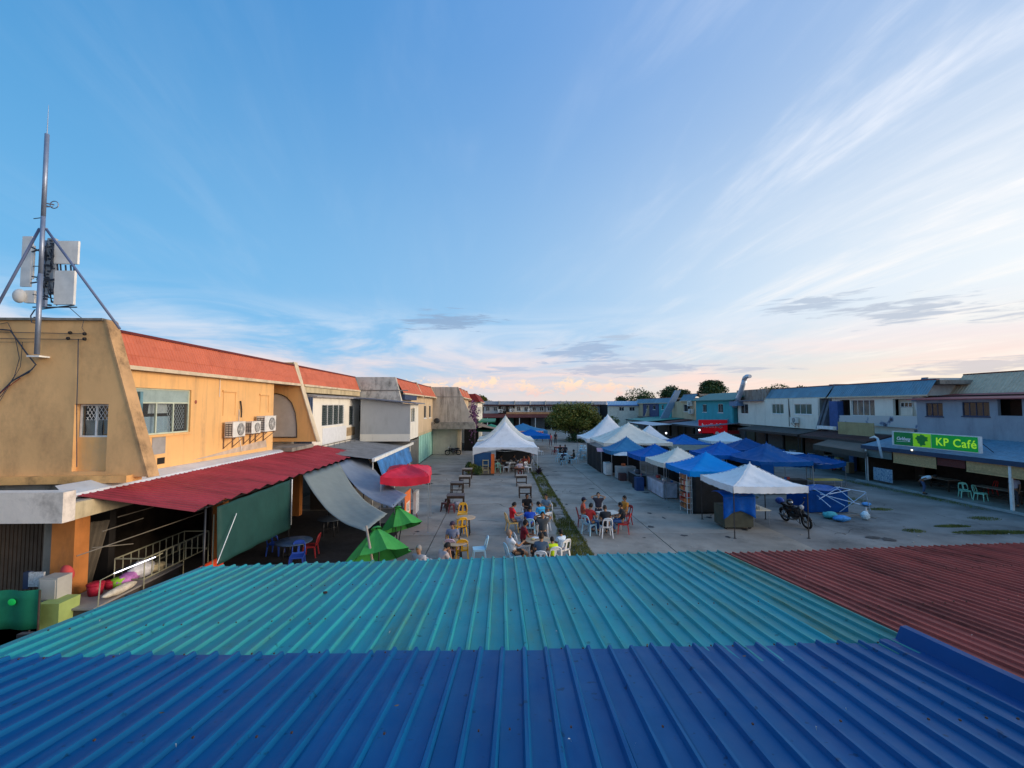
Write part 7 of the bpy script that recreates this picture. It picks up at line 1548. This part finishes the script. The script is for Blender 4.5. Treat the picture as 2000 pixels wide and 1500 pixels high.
def person(label, loc, rot, shirt, trousers, pose='sit', arms='lap', hair='black', skin=0, s=1.0, lean=0.0, cap=None, sleeves=True, shorts=False, head_turn=0, head_down=0, group='people sitting on the square', phone=False, skirt=False, legspread=.13):
    t = thing('person', label, 'person', loc, group, rot, world=False); t.scale = (s, s, s)
    V = Vector; SK = SKIN[skin]
    if pose == 'sit':
        pel = V((0, .0, .53)); hip = [V((sx * .095, .03, .52)) for sx in (-1, 1)]; kn = [V((sx * legspread, .44, .51)) for sx in (-1, 1)]; an = [V((sx * (legspread - .01), .40 + (.05 if sx > 0 else -.06), .09)) for sx in (-1, 1)]; toe = [a + V((.01, .16, -.05)) for a in an]
    elif pose == 'stand':
        pel = V((0, 0, .94)); hip = [V((sx * .09, 0, .90)) for sx in (-1, 1)]; kn = [V((sx * .10, .03, .49)) for sx in (-1, 1)]; an = [V((sx * .11, -.02, .08)) for sx in (-1, 1)]; toe = [a + V((.01, .15, -.04)) for a in an]
    elif pose == 'walk':
        pel = V((0, 0, .92)); hip = [V((sx * .09, 0, .88)) for sx in (-1, 1)]; kn = [V((-.09, .18, .50)), V((.09, -.02, .48))]; an = [V((-.09, .22, .08)), V((.09, -.28, .13))]; toe = [an[0] + V((0, .15, -.03)), an[1] + V((0, .12, -.08))]
    elif pose == 'bend':
        pel = V((0, -.12, .90)); hip = [V((sx * .09, -.10, .87)) for sx in (-1, 1)]; kn = [V((sx * .11, .04, .48)) for sx in (-1, 1)]; an = [V((sx * .12, -.04, .08)) for sx in (-1, 1)]; toe = [a + V((.01, .15, -.04)) for a in an]; lean = 1.15
    RL = Matrix.Rotation(-lean, 3, 'X')
    up = lambda x, y, z: pel + RL @ V((x, y, z))
    sp, ch, nk, hd, ht = up(0, -.01, .17), up(0, -.01, .37), up(0, .0, .53), up(0, .02, .60), up(0, .03, .74)
    hdir = Matrix.Rotation(-head_down, 3, 'X'); hd2 = nk + hdir @ (hd - nk); ht2 = nk + hdir @ (ht - nk)
    sh = [up(sx * .175, 0, .46) for sx in (-1, 1)]
    A = {'lap': ((.24, .06, .20), (.14, .28, .06)), 'table': ((.25, .16, .22), (.12, .40, .24)), 'chin': ((.22, .22, .20), (.06, .20, .48)), 'head': ((.36, -.02, .58), (.09, -.09, .66)), 'hang': ((.23, -.02, .18), (.22, .05, -.08)), 'cross': ((.24, .10, .22), (-.06, .22, .26)),
         'out': ((.30, .14, .28), (.36, .36, .24)), 'swing': ((.23, .04, .18), (.23, .16, -.02))}
    el, wr = [], []
    for i, sx in enumerate((-1, 1)):
        a = arms if isinstance(arms, str) else arms[i]; (ex, ey, ez), (wx, wy, wz) = A[a]
        el.append(up(sx * ex, ey, ez)); wr.append(up(sx * wx, wy, wz))
    pts = [pel, sp, ch, nk, hd2, ht2]; rad = [(.14, .10), (.12, .085), (.135, .085), .050, .066, .070]; lk = [(0, 1), (1, 2), (2, 3), (3, 4), (4, 5)]
    pts[5] = hd2.lerp(ht2, .75); 
    for i in range(2):
        o = len(pts); pts += [sh[i], el[i], wr[i], wr[i] + (wr[i] - el[i]).normalized() * .07]; rad += [.058, .042, .028, (.036, .018)]; lk += [(2, o), (o, o + 1), (o + 1, o + 2), (o + 2, o + 3)]
        o = len(pts); pts += [hip[i], kn[i], kn[i].lerp(an[i], .35), an[i], toe[i]]; rad += [.085, .058, .055, .036, (.035, .025)]; lk += [(0, o), (o, o + 1), (o + 1, o + 2), (o + 2, o + 3), (o + 3, o + 4)]
    chains = [(pts, rad, lk)]
    for i, sx in enumerate((-1, 1)):                       # five fingers each, rooted in the palm
        d = (wr[i] - el[i]).normalized(); side = d.cross(V((0, 0, 1))); side = side.normalized() if side.length > .1 else V((1, 0, 0)); nrm = side.cross(d); palm = wr[i] + d * .05
        for k in range(4):
            q = palm + side * (k - 1.5) * .018; L_ = (.062, .074, .070, .055)[k]; chains.append(([q, q + d * L_ * .6, q + d * L_ - nrm * .014], [.010, .009, .007], [(0, 1), (1, 2)]))
        q = palm + side * -.030 - d * .02; chains.append(([q, q - side * .018 + d * .025, q - side * .02 + d * .05], [.011, .010, .008], [(0, 1), (1, 2)]))
    skin_obj('body', chains, SK, t, 1)
    # head shape, face and ears
    hc = hd2.lerp(ht2, .45); hz = (ht2 - hd2).normalized(); hy = Matrix.Rotation(-lean * .3 - head_down, 3, 'X') @ V((0, 1, 0)); hy = (hy - hz * hy.dot(hz)).normalized(); hx = hy.cross(hz)
    if head_turn: hy = Matrix.Rotation(head_turn, 3, hz) @ hy; hx = hy.cross(hz)
    HM = Matrix(((hx.x, hy.x, hz.x, hc.x), (hx.y, hy.y, hz.y, hc.y), (hx.z, hy.z, hz.z, hc.z), (0, 0, 0, 1)))
    b = MB(); b.ell((0, .005, .02), (.078, .095, .115), 16, 12); b.ell((0, .10, .005), (.014, .022, .022), 8, 6); b.ell((.078, 0, .01), (.012, .022, .03), 8, 6); b.ell((-.078, 0, .01), (.012, .022, .03), 8, 6); b.ell((0, .088, -.045), (.026, .010, .008), 8, 6)
    b.v = [tuple(HM @ V(p)) for p in b.v]; b.build('head', SK, t, local=True)
    b = MB()
    for sx in (-1, 1): b.ell((sx * .030, .092, .028), (.011, .008, .007), 8, 6); b.box(sx * .03 - .018, sx * .03 + .018, .088, .098, .044, .050)
    b.v = [tuple(HM @ V(p)) for p in b.v]; b.build('eyes', HAIRS['black'], t, local=True)
    if cap:
        b = MB(); b.lathe([(.096, .045), (.098, .08), (.08, .125), (.04, .148), (.001, .152)], 16); b.prism([(-.07, .07, .05), (.07, .07, .05), (.05, .17, .045), (-.05, .17, .045)], (0, 0, .008)); b.v = [tuple(HM @ V(p)) for p in b.v]; b.build('cap', mat('cap_%s' % cap[0], cap[1], .7), t, local=True)
    hk = .985 if 'bald' in label else 1.0
    hb = MB(); rr = random.Random(hash(label) % 999)
    def hr(u, v):
        a = 2 * PI * u; e_ = PI / 2 * (1 - v * 1.45); front = max(0, math.sin(a)); e_ = max(e_, -0.6 + front * 1.15); r = 1.08 * hk + .03 * math.sin(a * 5 + 1) * math.cos(e_)
        return HM @ V((.082 * r * math.cos(a) * math.cos(e_), -.004 + .097 * r * math.sin(a) * math.cos(e_), .026 + .118 * r * math.sin(e_)))
    hb.grid(hr, 20, 8); hb.build('hair', mat('shaved_grey', (.22, .15, .11), .7, var=.2, scale=20) if 'bald' in label else HAIRS[hair], t, local=True)
    # clothes
    cm = lambda c, k: mat('cloth_%s_%02d%02d%02d' % (k, int(c[0] * 99), int(c[1] * 99), int(c[2] * 99)), c, .85, var=.16, scale=5)
    P = [pel + RL @ V((0, 0, .02)), sp, ch, up(0, 0, .475), up(0, 0, .525)]; Rr = [(.165, .130), (.158, .125), (.195, .135), (.16, .115), (.072, .070)]; Lk = [(0, 1), (1, 2), (2, 3), (3, 4)]
    if sleeves:
        for i in range(2):
            o = len(P); q = .62 if sleeves is True else .97; P += [sh[i], sh[i].lerp(el[i], q)]; Rr += [.078, .060]; Lk += [(3, o), (o, o + 1)]
            if sleeves == 'long': P += [el[i].lerp(wr[i], .9)]; Rr += [.042]; Lk += [(o + 1, o + 2)]
    skin_obj('shirt', [(P, Rr, Lk)], cm(shirt, 's'), t, 1)
    P = [pel + V((0, 0, .03)), pel + V((0, 0, -.03))]; Rr = [(.150, .115), (.150, .11)]; Lk = [(0, 1)]
    for i in range(2):
        o = len(P); P += [hip[i], kn[i].lerp(hip[i], .15 if shorts else 0)]; Rr += [.098, .078 if shorts else .070]; Lk += [(1, o), (o, o + 1)]
        if not shorts: P += [an[i].lerp(kn[i], .12)]; Rr += [.055]; Lk += [(o + 1, o + 2)]
    skin_obj('trousers', [(P, Rr, Lk)], cm(trousers, 't'), t, 1)
    for i in range(2):
        b = MB(); c = an[i].lerp(toe[i], .5); b.ell((c.x, c.y + .01, max(.035, c.z - .02)), (.042, .125, .035), 12, 8); b.build('shoe', cm((.03, .03, .035), 'h'), t, local=True)
    return t
def at(px, py, z=0.0, dx=0, dy=0): p = aZ(px, py, z); return (p.x + dx, p.y + dy, 0)
K = 'people sitting on the square'
# chairs first, seat centres surveyed at seat height; person sits on each chair
def seated(px, py, rot, ccol, clab, plab, shirt, trousers, **kw):
    """px, py: where the seat centre shows, at 0.44 m"""
    p = aZ(px, py, .44)
    if ccol: chair(clab, (p.x, p.y, 0), rot, ccol, kw.pop('cgroup', 'occupied plastic chairs'))
    else: kw.pop('cgroup', None)
    return person(plab, (p.x - math.sin(-rot) * .08 * 0, p.y, 0.0), rot, shirt, trousers, **kw)
RT = lambda d: math.radians(d)          # 0 faces away up the street, 180 faces the viewer, -90 faces right, 90 faces left
# upper left table of the crowd
tc1 = aZ(1043, 1004, .74); round_table('crowded round table ringed by the people in red, black and blue shirts', (tc1.x, tc1.y, 0), .45, WHITEM, DARKM, group='crowded round tables')
seated(1000, 1019, RT(-75), 'tan', 'tan plastic chair under the man in the bright red shirt', 'man in bright red shirt and jeans sitting left of the upper crowded table', (.50, .02, .03), (.10, .14, .22), arms='table', skin=0, head_down=.5)
seated(1029, 999, RT(-170), 'white', 'chair under the man in black facing the viewer', 'man in black T-shirt facing the viewer behind the upper crowded table', (.012, .012, .014), (.05, .05, .06), arms='table', skin=1, head_down=.15)
seated(1067, 1001, RT(150), 'white', 'chair under the man in blue-grey at the upper table', 'man in blue-grey shirt at the right of the upper crowded table', (.14, .20, .26), (.10, .08, .07), arms='cross', skin=0)
seated(1035, 1029, RT(-5), 'lightblue', 'pale blue chair under the man seen from behind in royal blue', 'man in royal blue shirt seen from behind at the upper crowded table', (.015, .06, .36), (.03, .03, .05), arms='table', skin=1, lean=.15, head_down=.35)
seated(1061, 1017, RT(35), 'white', 'chair under the man in cyan blue', 'man in cyan blue shirt leaning over the upper crowded table', (.03, .28, .50), (.04, .04, .06), arms='table', skin=0, lean=.4, head_down=.3)
# lower table
tc2 = aZ(1052, 1054, .74); round_table('round pale-topped table with papers at the turquoise roof edge', (tc2.x, tc2.y, 0), .48, WOODT, DARKM, group='crowded round tables')
seated(1060, 1044, RT(175), 'white', 'chair under the person in charcoal with hands behind the head', 'person in charcoal shirt facing the viewer with hands raised to the head', (.06, .065, .07), (.05, .05, .05), arms='head', skin=0, lean=-.1)
seated(1021, 1062, RT(-80), 'white', 'chair under the man in maroon', 'man in maroon shirt leaning on the lower pale table', (.15, .012, .02), (.03, .03, .03), arms='table', skin=1, lean=.12)
seated(1003, 1083, RT(-72), 'lightblue', 'pale chair under the old man in white', 'bald older man in white T-shirt and black shorts left of the lower table', (.66, .67, .68), (.012, .012, .014), arms=('hang', 'table'), skin=0, hair='grey', shorts=True, lean=-.28)
seated(1057, 1095, RT(-8), 'white', 'white chair with two holes at the roof edge, under the person with dark hair', 'person with dark hair and slate blue top seen from behind at the lower table', (.06, .09, .13), (.06, .05, .05), arms='table', hair='darkbrown', skin=0, lean=.1)
seated(1080, 1087, RT(12), 'white', 'white chair under the child in neon yellow', 'child in neon yellow shirt at the lower table by the roof edge', (.50, .75, .02), (.03, .03, .04), arms='table', skin=0, s=.82, lean=.12)
seated(1096, 1072, RT(35), 'white', 'white chair under the child in pale blue', 'child in pale blue-white shirt at the right of the lower table', (.45, .54, .62), (.10, .12, .16), arms='cross', skin=0, s=.85)
for i, (dx, dy, r, c, lb) in enumerate(((-.1, .12, (.15, .10, .03), (.6, .6, .62), 'crumpled white paper on the lower pale table'), (-.22, -.05, (.08, .06, .04), (.4, .35, .2), 'small snack packet on the lower pale table'), (.12, .0, (.035, .035, .05), (.02, .02, .03), 'dark cup on the lower pale table'))):
    o = sack('paper', lb, 'paper', (tc2.x + dx, tc2.y + dy, .74), r, mat('litter_%d' % i, c, .7), i)
sack('paper', 'white food wrappers on the upper crowded table', 'paper', (tc1.x - .1, tc1.y, .74), (.2, .12, .04), mat('litter_0', 0), 5)
# right table
tc3 = aZ(1189, 1001, .74); 
tr_ = thing('square_table', 'cream square plastic table at the right-hand group in the road', 'table', (tc3.x, tc3.y, 0), None, .3, world=False); g = MB(); g.box(-.48, .48, -.38, .38, .71, .74); g.build('tabletop', mat('cream_plastic', (.50, .46, .40), .5), tr_, local=True)
for sx in (-.42, .42):
    for sy in (-.32, .32): g = MB(); g.tube([(sx, sy, 0), (sx, sy, .71)], .022, 6); g.build('leg', WHITEM, tr_, local=True)
seated(1139, 1009, RT(-100), 'darkred', 'dark red plastic chair under the person with the cap', 'man in orange-red shirt and dark cap at the left of the right-hand table', (.40, .08, .05), (.05, .06, .09), arms='cross', skin=0, cap=('navy', (.02, .02, .04)))
seated(1151, 1023, RT(-50), 'lightblue', 'pale blue plastic chair under the person in red with blue jeans', 'person in red shirt and blue jeans seen from behind at the right-hand table', (.48, .035, .03), (.04, .10, .24), arms='table', skin=0, lean=.1, head_down=.2)
seated(1169, 998, RT(170), 'white', 'chair under the man stretching at the right-hand table', 'man in dark shirt leaning back with hands behind his head at the right-hand table', (.04, .035, .045), (.03, .03, .04), arms='head', skin=2, lean=-.2)
seated(1184, 1028, RT(0), 'white', 'white plastic chair with two oval holes, nearest of the right-hand group', 'man in black seen from behind at the near side of the right-hand table', (.02, .022, .026), (.02, .02, .02), arms='table', skin=0, lean=.25, head_down=.2, hair='darkbrown')
seated(1217, 1021, RT(75), 'red', 'red plastic chair at the right of the right-hand group', 'man in black shirt on the red chair at the right-hand table', (.02, .025, .028), (.05, .10, .22), arms='table', skin=0, lean=.12)
seated(1221, 1005, RT(105), 'darkred', 'chair behind the red one under the man in mustard orange', 'man in mustard orange shirt behind the one in black', (.50, .20, .03), (.03, .03, .04), arms='lap', skin=0)
# left tables
seated(884, 1066, RT(-10) + PI, None, '', 'person in blue plaid shirt sitting between the two round pale tables', (.16, .18, .26), (.06, .05, .05), arms='lap', skin=0, cap=('plum', (.05, .03, .05)), head_turn=-.3)
p_ = aZ(884, 1066, .44); chair('chair under the person in the plaid shirt', (p_.x, p_.y, 0), PI, 'yellow', 'occupied plastic chairs')
seated(861, 1115, RT(-55), 'white', 'chair under the dark haired person at the roof edge', 'dark haired person in grey and white top by the roof edge and near round table', (.35, .30, .30), (.05, .05, .06), arms='chin', skin=0, head_down=.4, lean=.2)
seated(818, 1122, RT(160), 'white', 'chair under the grey-haired man', 'grey-haired man whose head shows over the turquoise roof edge', (.30, .30, .32), (.05, .05, .06), arms='lap', skin=0, hair='grey')
seated(1015, 921, RT(180), 'white', 'chair behind the reddish wooden table', 'person in white and red shirt behind the reddish wooden table', (.50, .40, .42), (.10, .03, .03), arms='table', skin=0)
# under the marquee
for i, (x, y, r, c) in enumerate(((2.05, 38.0, 170, (.24, .05, .04)), (1.2, 38.9, -60, (.05, .05, .06)), (2.5, 38.9, 90, (.30, .08, .05)), (.05, 38.8, -90, (.08, .08, .10)))):
    chair(['chair of the person in maroon under the marquee', 'chair of the person in black under the marquee', 'chair of the person in rust red under the marquee', 'chair of the person in charcoal under the marquee'][i], (x, y, 0), RT(r), 'white', 'chairs under the white marquee')
    person(['person in maroon shirt in the shade of the white marquee', 'person in black in the shade of the white marquee', 'person in rust red shirt in the shade of the white marquee', 'person in charcoal at the left in the shade of the marquee'][i], (x, y, 0), RT(r), c, (.04, .04, .05), arms='table', skin=i % 2, group='people in the marquee shade')
# farther group
G2 = 'people farther down the square'
tf = aZ(1100, 886, .74); t = thing('square_table', 'pale blue square plastic table of the farther group in the road', 'table', (tf.x, tf.y, 0), None, .1, world=False); g = MB(); g.box(-.42, .42, -.42, .42, .71, .74); g.build('tabletop', mat('plastic_lightblue', 0) if 'plastic_lightblue' in MC else WHITEM, t, local=True)
for sx in (-.36, .36):
    for sy in (-.36, .36): g = MB(); g.tube([(sx, sy, 0), (sx, sy, .71)], .025, 6); g.build('leg', WHITEM, t, local=True)
for (px, py, r, c, cc, pl) in ((1094, 885, -150, (.02, .02, .025), 'lightblue', 'black, back left of the farther table'), (1104, 884, 165, (.05, .04, .05), 'lightblue', 'dark grey, back right of the farther table'), (1101, 899, 20, (.03, .035, .06), 'lightblue', 'navy, seen from behind at the farther table'), (1121, 896, 80, (.02, .025, .02), 'lightblue', 'black, at the right of the farther table')):
    seated(px, py, RT(r), cc, 'pale blue chair of the person in ' + pl, 'person in ' + pl, c, (.02, .02, .03), arms='table', skin=1, group=G2, cgroup='pale blue chairs of the farther group')
for i, (px, py, r) in enumerate(((1091, 904, .3), (1112, 908, -.4), (1125, 905, 1.3), (1083, 890, 2.0))):
    p = aZ(px, py - 2); chair(['empty pale blue chair left of the farther table', 'empty pale blue chair nearest the viewer at the farther table', 'empty white chair at the far right of the farther table', 'empty chair beside the pinkish table'][i], (p.x, p.y, 0), r, ['lightblue', 'lightblue', 'white', 'darkred'][i], 'empty chairs of the farther group')
t = aZ(1092, 872, .74); plank_table('pinkish topped table behind the farther group', (t.x, t.y, 0), 1.2, .6, .74, 0, topm=mat('pink_top', (.45, .24, .20), .6), group='far tables')
for i, (px, py, r, cl) in enumerate(((1132, 893, .2, 'lightblue'), (1141, 897, 1.2, 'lightblue'), (1148, 893, 2.2, 'white'), (1136, 884, 3, 'lightblue'), (1147, 884, 4, 'lightblue'))):
    p = aZ(px, py); chair(['leftmost', 'second', 'third', 'back left', 'back right'][i] + ' chair of the pale cluster beside the marquee posts', (p.x, p.y, 0), r, cl, 'chair cluster by the marquees')
p = aZ(1138, 880, .74); round_table('pale blue round table in the chair cluster by the marquees', (p.x, p.y, 0), .5, mat('plastic_lightblue', 0), WHITEM, group='far tables')
for (px, py, r, c, tr, po, lb) in ((1075, 871, 190, (.45, .07, .05), (.10, .04, .05), 'walk', 'person in orange-red top walking towards the viewer'), (1085, 868, 180, (.03, .03, .04), (.03, .03, .04), 'stand', 'person in black standing beside the one in orange-red'), (1060, 862, 150, (.20, .25, .30), (.04, .05, .08), 'walk', 'person in pale grey-blue walking near the blue canopies'), (1066, 856, 20, (.05, .15, .16), (.03, .03, .04), 'stand', 'person in teal standing near the blue canopies'), (1049, 860, 90, (.30, .08, .06), (.04, .04, .05), 'stand', 'person in brick red standing near the far blue canopy')):
    p = aZ(px, py); person(lb, (p.x, p.y, 0), RT(r), c, tr, pose=po, arms='swing' if po == 'walk' else 'hang', skin=1, group='people on foot')
# far blue canopies and clutter behind the marquees
canopy('far blue canopy with a lettered valance behind the white marquees', (3.1, 60, 0), 6.2, 5, 2.3, 3.2, CS, 0, val=.5, group='far canopies behind the marquees', seed=31)
canopy('lower far blue canopy in front of the lettered one', (3.8, 54.5, 0), 4.4, 3.4, 2.0, 2.7, mat('royal_blue_canvas', 0), 0, val=.4, group='far canopies behind the marquees', seed=32)
BNR = thing('lettered_banner', 'long pale banner with faint red lettering on the far blue canopy', 'banner', (3.1, 57.4, 1.9)); g = MB(); g.box(.6, 5.6, 57.36, 57.4, 1.95, 2.3); g.build('cloth', mat('pinkish_banner', (.60, .42, .38), .7), BNR)
g = MB(); rr = random.Random(9); x = .7
while x < 5.4: w = rr.uniform(.1, .22); g.box(x, x + w, 57.345, 57.358, 2.03, 2.22); x += w + .07
o = g.build('lettering', mat('faint_red_letters', (.40, .06, .05), .7), BNR, kind='stuff')
canopy('far green canopy behind the left of the marquees', (-1.3, 63, 0), 4.6, 5, 2.3, 3.0, mat('far_green_canvas', (.03, .20, .12), .6, var=.15), 0, val=.3, group='far canopies behind the marquees', seed=33)
lean_l = thing('tan_awning', 'tan sloping awning at the end of the left row behind the marquees', 'awning', (-2.5, 60, 0)); g = MB(); g.prism([(-3.4, 58, 3.0), (.2, 58, 2.3), (.2, 58, 2.36), (-3.4, 58, 3.06)], (0, 7, 0)); g.build('sheet', mat('tan_awning', (.22, .16, .11), .8, var=.2), lean_l)
for i, (x, y, cl) in enumerate(((2.2, 50.5, 'darkred'), (3.0, 51.5, 'white'), (4.0, 52.3, 'lightblue'), (4.6, 50.2, 'white'), (3.4, 49.2, 'red'))): chair(['dark red', 'white', 'pale blue', 'white', 'red'][i] + ' chair in the clutter behind the second marquee, ' + ['leftmost', 'second', 'third', 'rightmost', 'front'][i], (x, y, 0), i * 1.4, cl, 'chairs behind the second marquee')
plank_table('table in the clutter behind the second marquee', (3.5, 50.6, 0), 1.4, .8, .74, .2, group='far tables')
# cafe on the right
p = aZ(1805, 965, .09); person('person in white shirt bending over in the cafe', (p.x, p.y, .09), RT(-140), (.52, .55, .58), (.05, .08, .16), pose='bend', arms='hang', skin=1, group='people in the cafe')
p = aZ(1973, 990, .09); person('person in lilac-grey shirt standing at the right end of the cafe', (p.x + .3, p.y, .09), RT(100), (.34, .34, .42), (.05, .05, .06), pose='stand', arms='hang', skin=1, group='people in the cafe')
# bake the grown bodies into plain meshes
dg = bpy.context.evaluated_depsgraph_get(); dg.update()
baked = []
for o in PENDING: baked.append((o, bpy.data.meshes.new_from_object(o.evaluated_get(dg))))
for o, me in baked:
    m_ = o.data.materials[0]; o.modifiers.clear(); o.data = me
    me.polygons.foreach_set('use_smooth', [True] * len(me.polygons))
    if not me.materials: me.materials.append(m_)
# solidify modifiers are kept light; drop empty leftovers
